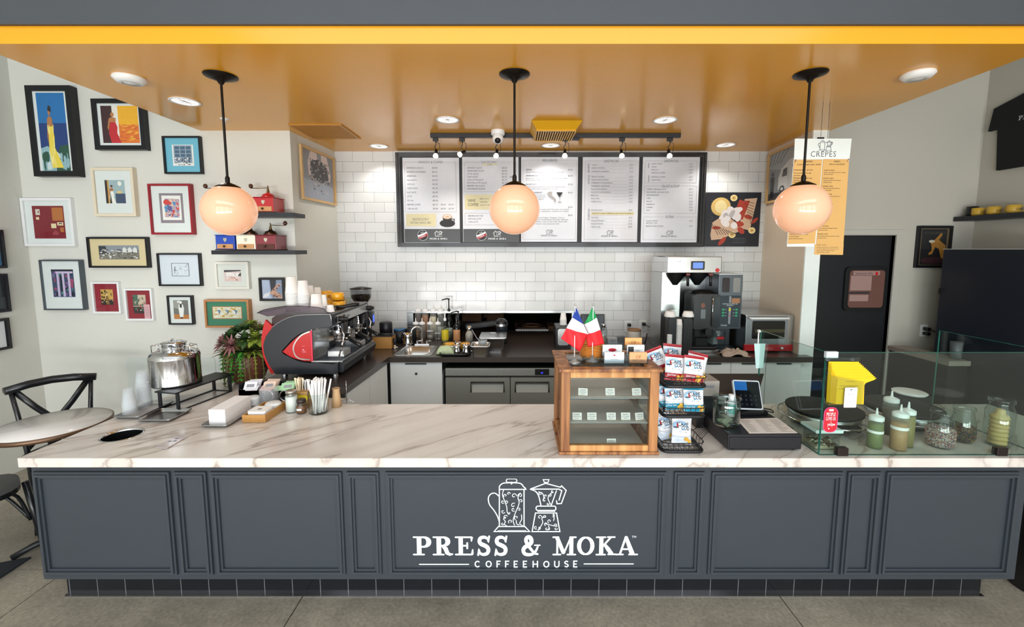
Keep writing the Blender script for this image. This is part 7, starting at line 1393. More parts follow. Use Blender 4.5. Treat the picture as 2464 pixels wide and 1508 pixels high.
def price_card(lb, px, z, txt, tilt=0, w=.044):
    x = aY(px, 900, DY0+.05).x; o = MB(); o.prism([(-w/2, 0), (w/2, 0), (w/2, .034), (-w/2, .034)], 0, .0012, 0); o.text(txt[0], 0, .022, .009, -.0004, 1, 'c', w=w*.6)
    if len(txt) > 1: o.text(txt[1], 0, .013, .007, -.0004, 1, 'c', w=w*.75); o.text(txt[2] if len(txt) > 2 else '$4.50', 0, .005, .006, -.0004, 1, 'c', w=w*.4)
    o = o.build('price_card', [PAPER, DARKTXT]); tag(o, lb, 'price card', 'price cards in the display case'); o.location = (x, DY0+.045, zC+z+.002); o.rotation_euler = (-.25, 0, tilt)
for px, tx, ti, lb in ((1403, ('CHOCOLATE', 'CROISSANT', '$5.00'), -.2, 'left price card on the top tier'), (1469, ('CROISSANT', 'plain butter', '$4.50'), 0, 'middle price card on the top tier'), (1533, ('DANISH', 'seasonal', '$5.50'), .1, 'right price card on the top tier')): price_card(lb, px, shz[2], tx, ti)
for px, tx, ti, lb in ((1390, ('BLUEBERRY', 'MUFFIN', '$4.50'), -.1, 'leftmost price card on the middle tier'), (1426, ('LEMON', 'SCONE', '$4.25'), 0, 'second price card from the left on the middle tier'), (1473, ('ALMOND', 'BEAR CLAW', '$4.75'), 0, 'third price card from the left on the middle tier'), (1508, ('BANANA NUT', 'LOAF', '$4.50'), 0, 'fourth price card from the left on the middle tier'), (1542, ('CINNAMON', 'COFFEE CAKE', '$4.75'), .25, 'rightmost price card on the middle tier')): price_card(lb, px, shz[1], tx, ti)
price_card('single price card on the bottom tier', 1475, shz[0], ('BAGELS', 'plain everything', '$3.00'))
ZT = zC+DH
# flags on stands
def flag(lb, px, py, top, polys, Y, wob):
    x = aY(px, py, Y).x; zt = aY(px, top, Y).z; t = thing('table_flag', lb, 'flag', (x, Y, ZT))
    MB().lathe([(0, 0), (.028, 0), (.030, .003), (.012, .012), (.005, .03), (0, .03)], n=28).build('stand', mat('acrylic_clear', 'd8dcdc', .08, trans=.8), t)
    MB().tube([(0, 0, .02), (.0, 0, zt-ZT)], .0022, 8).build('pole', WHITEP, t); MB().sphere((0, 0, zt-ZT+.003), .0055, n=14).build('finial', CHROME, t)
    m = MB(); D = lambda q: aY(1320+q[0]/3.677, 700+q[1]/3.677, Y)
    for mi, (A, B, Cc, E) in enumerate(polys):       # each stripe a small wavy grid
        n = 10; v = []
        A, B, Cc, E = (D(q) for q in (A, B, Cc, E))
        for j in range(n+1):
            for i in range(n+1):
                u, w_ = i/n, j/n; p = (A*(1-u)+B*u)*(1-w_)+(E*(1-u)+Cc*u)*w_
                v.append((p.x-x, .006*math.sin((p.x-x)*80+wob+(p.z)*25), p.z-ZT))
        m.add(v, [(j*(n+1)+i, j*(n+1)+i+1, (j+1)*(n+1)+i+1, (j+1)*(n+1)+i) for j in range(n) for i in range(n)], mi, True)
    o = m.build('cloth', [mat(c, c2, .6) for c, c2 in wobm[wob]], t); s_ = o.modifiers.new('s', 'SOLIDIFY'); s_.thickness = .001
wobm = {0: (('flag_blue', '16388e'), ('flag_white', 'dcd9dc'), ('flag_red', 'cf1420')), 1: (('flag_green', '0e8a46'), ('flag_white', 'dcd9dc'), ('flag_red', 'cf1420'))}
flag('French tricolour flag on a small clear stand, left on the display case', 1382, 872, 735, (((240, 152), (250, 158), (310, 295), (208, 232)), ((208, 232), (310, 295), (352, 385), (158, 330)), ((158, 330), (352, 385), (272, 535), (108, 416))), 2.07, 0)
# straighten the inner stripe edges
flag('Italian tricolour flag on a small clear stand, right on the display case', 1425, 875, 735, (((384, 150), (396, 150), (428, 236), (313, 296)), ((428, 236), (462, 345), (350, 380), (313, 296)), ((462, 345), (495, 465), (350, 497), (328, 385))), 2.10, 1)
# stack of orange waffle bowls
x = aY(1424, 860, 2.17).x; t = thing('cone_holder', 'clear plastic dish under the waffle discs on the display case', 'dish', (x, 2.17, ZT)); MB().lathe([(0, 0), (.05, 0), (.062, .02), (.064, .02), (.052, -.0)], n=32, cap=False).build('dish', PLASTIC, t)
f = None
for i in range(9):
    if f is None: f = MB().lathe([(0, 0), (.05, 0), (.062, .004), (.062, .006), (0, .0035)], n=32, cap=False).build('waffle_disc', mat('waffle', 'd18a3a', .6, var=.2, scale=80, bump=.3)); tag(f, '', 'waffle', 'orange-brown waffle discs on the display case'); o = f
    else: o = f.copy(); C.objects.link(o)
    o['label'] = pos(i, 9, 'waffle disc of the orange-brown pile behind the flags'); o.location = (x, 2.17, ZT+.008+i*.0075); o.scale = (1-.02*(i > 6)*(i-6),)*2+(1,)
o = MB().lathe([(.05, 0), (.02, .03), (.004, .045), (0, .046)], n=24).build('waffle_cone', MATS['waffle']); tag(o, 'waffle cone upside down crowning the orange-brown pile', 'waffle cone'); o.location = (x, 2.17, ZT+.077)
# card holders
def card_holder(lb, px0, px1, rows, name='card_holder'):
    y0 = 2.05; a, b_ = aY(px0, 870, y0).x, aY(px1, 870, y0).x; w = b_-a; t = thing(name, lb, 'card holder', (a, y0, ZT)); m = MB()
    for k in range(len(rows)): y = k*.045; z = k*.026; m.box(0, w, y, y+.002, z, z+.022).box(0, w, y+.018, y+.020, z, z+.05).box(0, w, y, y+.02, z, z+.002)
    m.box(-.002, 0, 0, len(rows)*.045, 0, .03).box(w, w+.002, 0, len(rows)*.045, 0, .03).box(0, w, 0, len(rows)*.045-.01, 0, .0015); m.build('holder', PLASTIC, t)
    for k, (c1, draw, l2) in enumerate(rows):
        c = MB(); c.box(.004, w-.004, k*.045+.004, k*.045+.015, k*.026+.003, k*.026+.056, 0); s = MB(); draw(s, w/2, k*.026+.012, w); c.add([(v[0], k*.045+.0035, v[2]) for v in s.v], s.f)
        c.m[6:] = s.m; c = c.build('business_cards', [mat(c1[0], c1[0], .6), mat(c1[1], c1[1], .6), DARKTXT]); tag(c, l2, 'cards'); c.location = t.location
def dr1(s, x, z, w): s.ell(x, z+.02, .02, .009, 0, 1, 20); s.text('Caffe', x, z+.016, .009, -.0001, 0, 'c')
def dr2(s, x, z, w): s.ell(x, z+.03, .005, .004, 0, 1, 12); s.text('Press & Moka', x, z+.016, .006, 0, 2, 'c'); s.text('Caffe Vergnano', x, z+.008, .006, 0, 2, 'c')
def dr3(s, x, z, w): s.plate(x-.01, x+w*.45, z+.0, z+.04, 0, 0); slab_text(s, 'PRESS & MOKA', x, z+.004, .005, -.0001, 2); mini_logo(s, x, z+.014, .016, -.0001, 2)
def dr4(s, x, z, w): s.plate(x-w*.42, x-.01, z-.002, z+.036, 0, 2); s.text('coffee', x, z+.014, .008, 0, 2)
card_holder('two-tier clear card holder with white and red cards on the display case', 1453, 1504, ((('e4ecec', 'b83048'), dr2, 'white business cards with a tiny red mark, front tier of left holder'), (('eaf0f2', 'b01830'), dr1, 'white business cards with a red oval logo, rear tier of left holder')))
card_holder('three-tier clear card holder with orange and black cards on the display case', 1513, 1559, ((('e0a070', 'f0c090'), dr3, 'orange cards in the front tier of the right holder'), (('dfe4e6', '202428'), dr4, 'white and black cards in the middle tier of the right holder'), (('e2a264', 'f0c090'), dr3, 'orange cards in the rear tier of the right holder')))
# ================================================================ chip rack
RX, RY = .705, 1.985; RW, RD = .185, .27
t = thing('snack_rack', 'black three-tier wire snack rack right of the display case', 'rack', (RX, RY, zC)); tz = (.004, .175, .32)
for k, z in enumerate(tz):
    m = MB(); r0 = [(p[0], p[1], z+.004+.10*0) for p in rrect(0, RW, 0, RD, .03, 5)]; m.tube(r0, .006, 6, closed=True); r1 = [(p[0], p[1], z+.045) for p in rrect(-.008, RW+.008, -.008, RD+.008, .03, 5)]
    m.tube([q for q in r1], .0025, 6, closed=True)
    for i in range(7): x = .02+i*(RW-.04)/6; m.tube([(x, -.006, z+.045), (x, 0, z+.004), (x, RD, z+.004), (x, RD+.006, z+.045)], .0016, 5)
    for i in range(8): y = .02+i*(RD-.04)/7; m.tube([(-.006, y, z+.045), (0, y, z+.004), (RW, y, z+.004), (RW+.006, y, z+.045)], .0016, 5)
    m.build('basket', BLACKM, t)
    MB().tube([(p[0], p[1], z+.002) for p in rrect(-.003, RW+.003, -.003, RD+.003, .03, 5)], .008, 8, closed=True).build('basket_rim', BLACKM, t)
MB().tube([(RW/2, RD+.015, 0), (RW/2, RD+.015, .40)], .006, 8).tube([(RW/2-.06, RD-.02, .004), (RW/2, RD+.015, .02), (RW/2+.06, RD-.02, .004)], .004, 8).build('upright', BLACKM, t)
m = MB(); m.tube([(RW+.008, .04, tz[0]+.045), (RW+.045, .05, tz[0]+.08), (RW+.045, .13, tz[0]+.08), (RW+.008, .14, tz[0]+.045)], .002, 6); [m.tube([(RW+.008, .04+i*.0166, tz[0]+.045), (RW+.045, .05+i*.013, tz[0]+.08)], .0014, 5) for i in range(1, 6)]; m.build('side_clip', BLACKM, t)
CHIP = [mat('bag_white', 'dde0e4', .35), mat('bag_sky', '8fb8d8', .4), DARKTXT]
def chip_bag(lb, x, y, z, col, rz, lean, group, w=.098, h=.125, th=.034, tilt=0, text2='Sea Salt', topc=None):
    t = thing('chip_bag', lb, 'snack bag', (x, y, z), rz, group); t.rotation_euler = (lean, tilt, rz); c1 = mat('bag_'+col, col, .35, coat=.2); tc_ = mat('bag_'+(topc or col), topc or col, .35)
    nx, nz = 14, 18; vs = []
    def sh(u, v_): 
        e1 = max(0, 1-abs(u)**2.6)**.6; e2 = max(0, math.sin(PI*min(1, max(0, (v_-.06)/.88))))**.55; wr = .003*math.sin(u*9+v_*14)*math.sin(v_*17+1); return th/2*e1*e2+wr*e1*e2
    def W(v_): return w/2*(1-.05*math.sin(PI*v_))
    for sd in (-1, 1):
        for j in range(nz+1):
            for i in range(nx+1): u, v_ = i/nx*2-1, j/nz; vs.append((u*W(v_), sd*max(sh(u, v_), .0006), v_*h))
    N2 = (nx+1)*(nz+1); fs = [[], [], []]
    for sd in (0, 1):
        for j in range(nz):
            k = 2 if j >= nz-2 else (1 if j < 5 else 0)
            for i in range(nx):
                q = (j*(nx+1)+i, j*(nx+1)+i+1, (j+1)*(nx+1)+i+1, (j+1)*(nx+1)+i); q = tuple(a+sd*N2 for a in q); fs[k].append(q if sd == 0 else q[::-1])
    m = MB(); mats = [CHIP[0], c1, tc_]
    for k in range(3): m.add(vs, fs[k], k, True)
    for j in range(nz): m.add([vs[j*(nx+1)], vs[(j+1)*(nx+1)], vs[N2+(j+1)*(nx+1)], vs[N2+j*(nx+1)]], [(0, 1, 2, 3)], 0); e = nx; m.add([vs[j*(nx+1)+e], vs[(j+1)*(nx+1)+e], vs[N2+(j+1)*(nx+1)+e], vs[N2+j*(nx+1)+e]], [(3, 2, 1, 0)], 0)
    m.build('bag', mats, t)
    # printed front, following the bulge
    s = MB(); s.ell(-.012, h*.66, .034, .022, 0, 1, 24); s.poly([(-.030, h*.60), (-.022, h*.60), (-.023, h*.74), (-.026, h*.77), (-.029, h*.74)], 0, 3); s.poly([(-.045, h*.57), (-.02, h*.57), (-.024, h*.61), (-.042, h*.61)], 0, 2)
    s.text('CAPE', .0, h*.64, .026, 0, 2, 'c', w=.055); s.text('COD', .012, h*.51, .026, 0, 2, 'c', w=.04); s.text(text2, -.018, h*.17, .012, 0, 4, 'c', w=.04); s.text('POTATO CHIPS', 0, h*.42, .006, 0, 2, 'c')
    r = R(int(abs(x)*1000))
    for i in range(7): s.ell(.028+r.uniform(-.016, .012), h*.12+r.uniform(-.008, .012), .010, .006, 0, 5, 9, r.uniform(0, 3))
    p = MB()
    for i, fc in enumerate(s.f): 
        vv = [s.v[j] for j in fc]; p.add([(v[0], -(max(sh(v[0]/(w/2), v[2]/h), .0006)+(.0022 if s.m[i] in (2, 4) else .0012)+i*.000004), v[2]) for v in vv], [tuple(range(len(vv)))], s.m[i])
    p.build('print', [CHIP[0], CHIP[1], CHIP[2], RED, WHITETXT, mat('chip_gold', 'd8a840', .6)], t)
za = zC+tz[2]+.012; zb_ = zC+tz[1]+.012; zc_ = zC+tz[0]+.012
g1, g2, g3 = 'red chip bags on the top tier', 'blue chip bags on the middle tier', 'plain chip bags on the bottom tier'
chip_bag('red and white chip bag at the front left of the top tier', .765, 2.045, za, '9a1420', 0, -.30, g1, tilt=.10, text2='Sweet Onion')
chip_bag('red and white chip bag at the front right of the top tier', .845, 2.02, za, '9a1420', 0, -.30, g1, tilt=.14, text2='Sweet Onion')
chip_bag('red-topped chip bag leaning left behind the front pair on the top tier', .735, 2.13, za+.018, '9a1420', .1, -.35, g1, tilt=-.35, text2='Sweet Onion')
chip_bag('red-topped chip bag at the centre rear of the top tier', .80, 2.19, za+.02, '9a1420', 0, -.2, g1, tilt=.1, text2='Sweet Onion')
chip_bag('red and white chip bag edge at the far right of the top tier', .88, 2.10, za, '9a1420', -.1, -.3, g1, tilt=.25, text2='Sweet Onion')
chip_bag('blue and white chip bag at the left of the middle tier', .745, 2.085, zb_, '1583a0', .5, -.25, g2, tilt=.1, h=.115, text2='Sea Salt')
chip_bag('blue and white chip bag in the centre of the middle tier', .775, 2.045, zb_, '1583a0', .05, -.25, g2, h=.115, text2='Sea Salt')
chip_bag('blue and white chip bag at the right of the middle tier', .855, 2.02, zb_, '1583a0', 0, -.25, g2, h=.115, tilt=.02, text2='Sea Salt')
chip_bag('plain white chip bag half hidden at the left of the bottom tier', .765, 2.10, zc_, 'c8d4e0', .2, -.28, g3, tilt=-.15, h=.13, topc='dde0e4', text2='Original')
chip_bag('plain white chip bag at the front of the bottom tier', .81, 2.045, zc_, 'c8d4e0', 0, -.3, g3, tilt=.1, h=.13, topc='dde0e4', text2='Original')
# ================================================================ register
t = thing('cash_drawer', 'black metal cash drawer under the tip jar and paper menu', 'cash drawer', (1.015, 2.0, zC)); CW = .352; CH = .082
MB().box(0, CW, 0, .42, .008, CH).build('case', mat('drawer_black', '101118', .35), t, bevel=.004); MB().box(.006, CW-.006, -.004, 0, .014, CH-.012).build('drawer_front', mat('drawer_black', '101118', .35), t, bevel=.002); m = MB(); [m.cyl((x, y, 0), .014, .009) for x in (.03, CW-.03) for y in (.03, .39)]; m.build('foot', BLACKP, t)
ztd = zC+CH+.0005
q = [aZ(1660+a/4.435, 780+b_/4.435, ztd) for a, b_ in ((495, 1012), (930, 1000), (1150, 1160), (632, 1163))]; c_ = q[3]
o = MB().add([(p.x-c_.x, p.y-c_.y, 0) for p in q]+[(p.x-c_.x, p.y-c_.y, .0015) for p in q], [(4, 7, 6, 5), (0, 1, 2, 3), (0, 4, 5, 1), (1, 5, 6, 2), (2, 6, 7, 3), (3, 7, 4, 0)])
ax_ = (q[2]-q[3]); ay_ = (q[0]-q[3])
def pb(u0, u1, v0, v1): o.add([tuple(ax_*u+ay_*v+Vector((0, 0, .0018))) for u, v in ((u0, v0), (u1, v0), (u1, v1), (u0, v1))], [(0, 1, 2, 3)], 1)
r = R(44)
for i in range(16):
    v_ = .08+i*.055
    for u0 in (.06, .38, .70): pb(u0, u0+r.uniform(.12, .24), v_, v_+.016)
o = o.build('paper_menu', [mat('menu_cream', 'd8cfc8', .7), mat('faint_print', '8a8480', .7)]); tag(o, 'printed paper menu lying on the black cash drawer', 'paper menu'); o.location = (c_.x, c_.y, ztd)
JX, JY = 1.062, 2.125
t = thing('tip_jar', 'large clear glass tip jar with banknotes on the cash drawer', 'tip jar', (JX, JY, ztd)); MB().lathe([(0, 0), (.058, 0), (.064, .01), (.064, .11), (.06, .125), (.068, .14), (.066, .141), (.058, .127), (.061, .11), (.061, .012)], n=40, cap=False).build('glass', thin_glass('tip_glass', 'e2eceb', 1.5), t)
m = MB(); m.text('TIPS', 0, .06, .03, -.0655, 0, 'c'); 
f = None
for i in range(6):
    f = MB().add([(-.03, -.014, 0), (0, -.014, .004), (.03, -.014, 0), (.03, .014, .001), (0, .014, .005), (-.03, .014, .002)], [(0, 1, 4, 5), (1, 2, 3, 4)], 0).build('banknote', mat('banknote', 'a8aa8c', .8, var=.2)) if f is None else f; o = f if i == 0 else f.copy()
    if i: C.objects.link(o)
    tag(o, 'folded green-grey banknote at the bottom of the tip jar', 'banknote', 'banknotes in the tip jar'); o.location = (JX+r.uniform(-.02, .02), JY+r.uniform(-.02, .02), ztd+.006+i*.005); o.rotation_euler = (r.uniform(-.3, .3), r.uniform(-.3, .3), r.uniform(0, 3))
t = thing('small_bottle', 'white-capped bottle with a teal label inside the tip jar', 'bottle', (JX+.028, JY+.01, ztd+.04)); MB().lathe([(0, 0), (.018, 0), (.018, .075), (.01, .085), (0, .085)], n=20, cap=False).build('bottle', mat('bottle_clearish', 'c8d0d0', .2), t); MB().lathe([(.0186, .015), (.0186, .06)], n=20, cap=False).build('label', mat('teal', '1c9a90', .5), t); MB().cyl((0, 0, .085), .014, .025).build('cap', WHITEP, t)
t = thing('receipt_printer', 'grey-topped receipt printer behind the tip jar', 'printer', (.975, 2.27, zC)); MB().box(0, .115, 0, .13, .0, .175).build('base', BLACKP, t, bevel=.004); MB().box(0, .115, -.004, .13, .178, .262).build('cover', mat('printer_beige', '8c857e', .45), t, bevel=.003); m = MB(); m.plate(.02, .085, .225, .238, -.0046); m.build('label', GREYTXT, t); MB().sphere((.055, .06, .262), .016, n=18, a0=0).build('lamp', mat('amber', 'f0b040', .4, emit='ffb040', es=.8), t)
t = thing('payment_tablet', 'tablet payment terminal with a dark screen leaning on the cash drawer', 'tablet', (1.255, 2.26, ztd+.001)); t.rotation_euler = (0, 0, .08); t.scale = (.9, .9, .92)
m = MB(); m.prism(rrect(-.085, .085, 0, .17, .012), 0, .012); m = m.build('tablet_body', mat('tablet_white', 'b9c0c6', .3), t, bevel=.002); m.location = (0, 0, .025); m.rotation_euler = (-.42, .06, 0)
s = MB().prism(rrect(-.078, .078, .008, .162, .008), -.0015, -.0005); s.poly([(-.078, .11), (-.0, .11), (-.0, .162), (-.078, .162)], -.002, 1); [s.ell(-.045+(i % 4)*.03, .03+(i//4)*.025, .007, .007, -.002, 2, 12) for i in range(12)]; s.build('screen', [mat('screen_black', '0a0c12', .06), mat('screen_blue', '1a4a80', .1, emit='1a5aa0', es=.25), mat('key_grey', '1c222c', .2)], m)
MB().box(-.09, .1, -.02, .10, 0, .015).prism([(-.03, .01), (.03, .01), (.02, .12), (-.02, .12)], .06, .08).build('stand', BLACKP, t); MB().tube(smooth_path([(.09, .0, .02), (.13, -.02, .012), (.15, .02, .012), (.12, .05, .012)], 5), .004, 6).build('cable', BLACKP, t)
t = thing('pos_monitor', 'dark staff-facing screen seen from behind the payment tablet', 'monitor', (1.275, 2.40, zC+.09)); q = MB().prism([(-.15, .0), (.10, .0), (.19, .14), (-.175, .14)], 0, .018).build('back_shell', mat('monitor_brown', '2c2624', .4), t, bevel=.003); q.location = (0, 0, .055); q.rotation_euler = (-.9, 0, 0); MB().box(-.05, .05, -.0, .06, -.085, .06).build('stand', BLACKP, t)
# ================================================================ crepe griddles
def griddle(lb, x, y, rz):
    t = thing('crepe_griddle', lb, 'crepe maker', (x, y, zC), rz, 'round crepe griddles behind the glass guard'); t.scale = (.88, .88, .95); MB().lathe([(.17, .02), (.19, .03), (.195, .085), (.0, .086)], n=48, cap=False).build('housing', STEEL, t); MB().lathe([(.150, .086), (.205, .088), (.208, .094), (.207, .100), (.2, .102), (0, .102)], n=56, cap=False).build('griddle_plate', mat('cast_iron', '0e0f10', .55, var=.3, scale=30, bump=.05), t)
    MB().tube([(.245*math.cos(a), .245*math.sin(a), .055) for a in [2*PI*i/48 for i in range(48)]], .005, 8, closed=True).build('guard_ring', CHROME, t); m = MB(); [m.tube([(.19*math.cos(a), .19*math.sin(a), .05), (.245*math.cos(a), .245*math.sin(a), .055)], .004, 6) for a in (.6, 2.2, 3.8, 5.4)]; m.build('ring_bracket', CHROME, t)
    m = MB(); [m.cyl((.15*math.cos(a), .15*math.sin(a), 0), .014, .025) for a in (.8, 2.4, 3.9, 5.5)]; m.build('foot', BLACKP, t); MB().cyl((.06, -.193, .045), .018, -.02, ax='y').box(-.05, .02, -.197, -.19, .035, .065).build('control_knob', BLACKP, t)
griddle('left round black crepe griddle with steel ring behind the yellow booklets', 1.70, 2.33, 0); griddle('right round black crepe griddle behind the squeeze bottles', 2.155, 2.36, .2)
t = thing('waffle_iron', 'steel and black appliance with a white plate at the rear of the worktop, far right', 'appliance', (2.36, 2.56, zC)); t.location.y = 2.54; MB().box(-.09, .09, -.06, .06, 0, .10).build('body', BLACKP, t, bevel=.01); MB().lathe([(0, .1), (.075, .1), (.085, .112), (.08, .115), (0, .106)], n=32, cap=False).build('plate', WHITEP, t)
# ================================================================ glass guard
GG = thin_glass('guard_glass', 'f1f9f6', .8); GE = mat('glass_edge', '2f7a6c', .1, trans=.3)
gx0, gx1, gy0, gy1, gh = 1.425, 2.47, 1.958, 2.50, aY(2200, 847, 1.965).z-ZC
t = thing('sneeze_guard', 'tall clear glass guard around the crepe station at the right end', 'glass guard', (gx0, gy0, ZC))
def pane(x0, x1, y0, y1, nm):
    p = MB().box(x0, x1, y0, y1, .003, gh).build(nm, GG, t); m = MB()
    if x1-x0 > .1: m.box(x0, x1, y0-.0005, y1+.0005, gh, gh+.001).box(x0-.001, x0, y0, y1, .003, gh).box(x1, x1+.001, y0, y1, .003, gh).box(x0, x1, y0, y1, .002, .003)
    else: m.box(x0-.0005, x1+.0005, y0, y1, gh, gh+.001).box(x0, x1, y0-.001, y0, .003, gh).box(x0, x1, y1, y1+.001, .003, gh).box(x0, x1, y0, y1, .002, .003)
    m.build('polished_edge', GE, p)
pane(0, gx1-gx0, 0, .008, 'front_pane'); pane(0, .008, .012, gy1-gy0, 'side_pane'); pane(gx1-gx0-.008, gx1-gx0, .012, gy1-gy0, 'side_pane')
CLM = mat('clamp_bronze', '3a3230', .35, .8)
for i, (x, y, w, d) in enumerate(((.105, -.008, .05, .028), (.85, -.008, .05, .028), (-.012, .22, .03, .05))): MB().box(x-w/2 if w > .04 else x, x+w/2 if w > .04 else x+w, y, y+d, 0, .038).build('clamp', CLM, t, bevel=.002)
MB().box(-.004, .05, -.004, .012, gh-.025, gh+.004).build('corner_clip', mat('clip_white', 'c8d4dc', .3), t)
o = thing('hanging_tag', 'pale card slip on a white rod at the rear corner of the glass guard', 'tag', (gx0-.005, gy1+.01, ZC)); tz0, tz1 = aY(1833, 884, gy1).z-ZC, aY(1833, 826, gy1).z-ZC; MB().tube([(0, 0, tz0+.04), (0, 0, gh+.004)], .004, 8).box(-.006, .006, -.012, .004, gh-.01, gh+.002).build('rod', WHITEP, o); MB().prism([(-.03, tz1), (.035, tz1), (.03, tz0), (-.012, tz0-.005)], -.014, -.012).build('card', mat('card_mint', 'c8e4e4', .6), o)
# booklets in an acrylic pocket on the glass
K = 4.4345
def qq(x, y, Y=1.94): p = aY(1960+x/K, 780+y/K, Y); return (p.x, p.z)
t = thing('leaflet_pocket', 'clear acrylic pocket with two suction cups on the glass guard', 'leaflet holder', (gx0, 0, 0)); a, b_ = qq(112, 845), qq(505, 405); zl, zh = a[1], b_[1]; a0, a1 = a[0]-gx0, b_[0]-gx0
m = MB(); m.prism([(a0, zl), (a1, zl), (a1, zh+.02), (a0, zh+.02)], 1.952, 1.954).prism([(a0, zl), (a1, zl), (a1, zl+.11), (a0, zl+.14)], 1.915, 1.917).box(a0, a1, 1.917, 1.952, zl, zl+.002).box(a0, a0+.002, 1.917, 1.952, zl, zh).build('pocket', GLASS, t)
for x in (172, 435): p = qq(x, 392); MB().lathe([(.016, 0), (.013, .004), (.005, .010), (0, .011)], n=24).build('suction_cup', PLASTIC, t).matrix_local = Matrix.Translation((p[0]-gx0, 1.957, p[1])) @ Matrix.Rotation(PI/2, 4, 'X')
YLO = mat('booklet_yellow', 'f0be0c', .6); N = 12
for i in range(N):
    u = i/(N-1); y = 1.949-u*.026; L0 = qq(160-u*0+u*40, 405+u*170); bl = qq(150+u*55-10, 845)
    # fan: the rear ones stand straight, the front ones flop to the right
    tl = qq(165+u*55, 410+u*170); tr = qq(490+u*140, 412+u*155); ml = qq(150+u*60, 640); mr = qq(495+u*5, 640+u*10); br = qq(492, 845)
    pts = [bl, br]+[mr]+smooth_path([mr, qq(505+u*12, 600+u*20), qq(540+u*60, 560+u*30) if u > .3 else tr, tr], 2)[1:]+[tl, ml]
    o = MB().prism([(p[0]-tl[0], p[1]-zl) for p in pts], 0, .0012)
    if i == N-1:
        for k, (xx, ww, hh) in enumerate(((350, 90, 603), (340, 190, 650), (340, 220, 682))): p = qq(xx, hh); o.plate(p[0]-tl[0]-ww/K*.00098, p[0]-tl[0]+ww/K*.00098, p[1]-zl-.001, p[1]-zl+.001, -.0006, 1)
    o = o.build('booklet', [YLO, mat('booklet_print', 'a07a10', .7)]); tag(o, 'front yellow booklet with faint print on the glass guard' if i == N-1 else ('rearmost yellow booklet standing upright in the pocket' if i == 0 else 'yellow booklet fanned in the middle of the pocket'), 'booklet', 'yellow booklets on the glass guard'); o.location = (tl[0], y, zl+.003)
p0, p1 = qq(262, 865), qq(410, 655); o = MB().prism(rrect(0, p1[0]-p0[0], 0, p1[1]-p0[1], .004), 0, .001, 0); w = p1[0]-p0[0]; o.text('%LOS', w/2, .058, .012, -.0004, 1, 'c', w=.026); o.ell(w/2, .083, .006, .003, -.0004, 1, 12); o.plate(w*.3, w*.7, .02, .021, -.0004, 1); o.plate(w*.25, w*.75, .026, .027, -.0004, 1); o = o.build('white_card', [PAPER, GREYTXT]); tag(o, 'small white card clipped to the front of the yellow booklets', 'card'); o.location = (p0[0], 1.9125, p0[1])
# round-ended red sticker
c0, c1 = qq(90, 1155, 1.955), qq(262, 887, 1.955); w, h = c1[0]-c0[0], c1[1]-c0[1]; o = MB(); o.prism(rrect(0, w, 0, h, w*.42, 8), 0, .0006, 0); o.poly(rrect(.003, w-.003, .003, h-.003, w*.42-.003, 8), -.0003, 1); T2 = lambda s_, z, sz_, ww, mi=2: o.text(s_, w/2, z*h, sz_, -.0006, mi, 'c', w=ww*w)
o.poly(rrect(w*.33, w*.67, h*.85, h*.93, .004), -.0005, 2); T2('PEOPLE', .655, .024, .62); T2('LOVE US', .485, .024, .66); T2('on', .41, .006, .1); T2('yelp', .27, .022, .42); o.ell(w*.77, h*.31, .0045, .0045, -.0006, 2, 5); o.ell(w*.4, h*.15, .004, .004, -.0006, 2, 4)
o = o.build('sticker', [mat('sticker_pink', 'd84a8c', .4), mat('sticker_red', 'c01c2c', .4), WHITETXT]); tag(o, 'round-ended red sticker with pink border reading PEOPLE LOVE US', 'sticker'); o.location = (c0[0], 1.9572, c0[1])
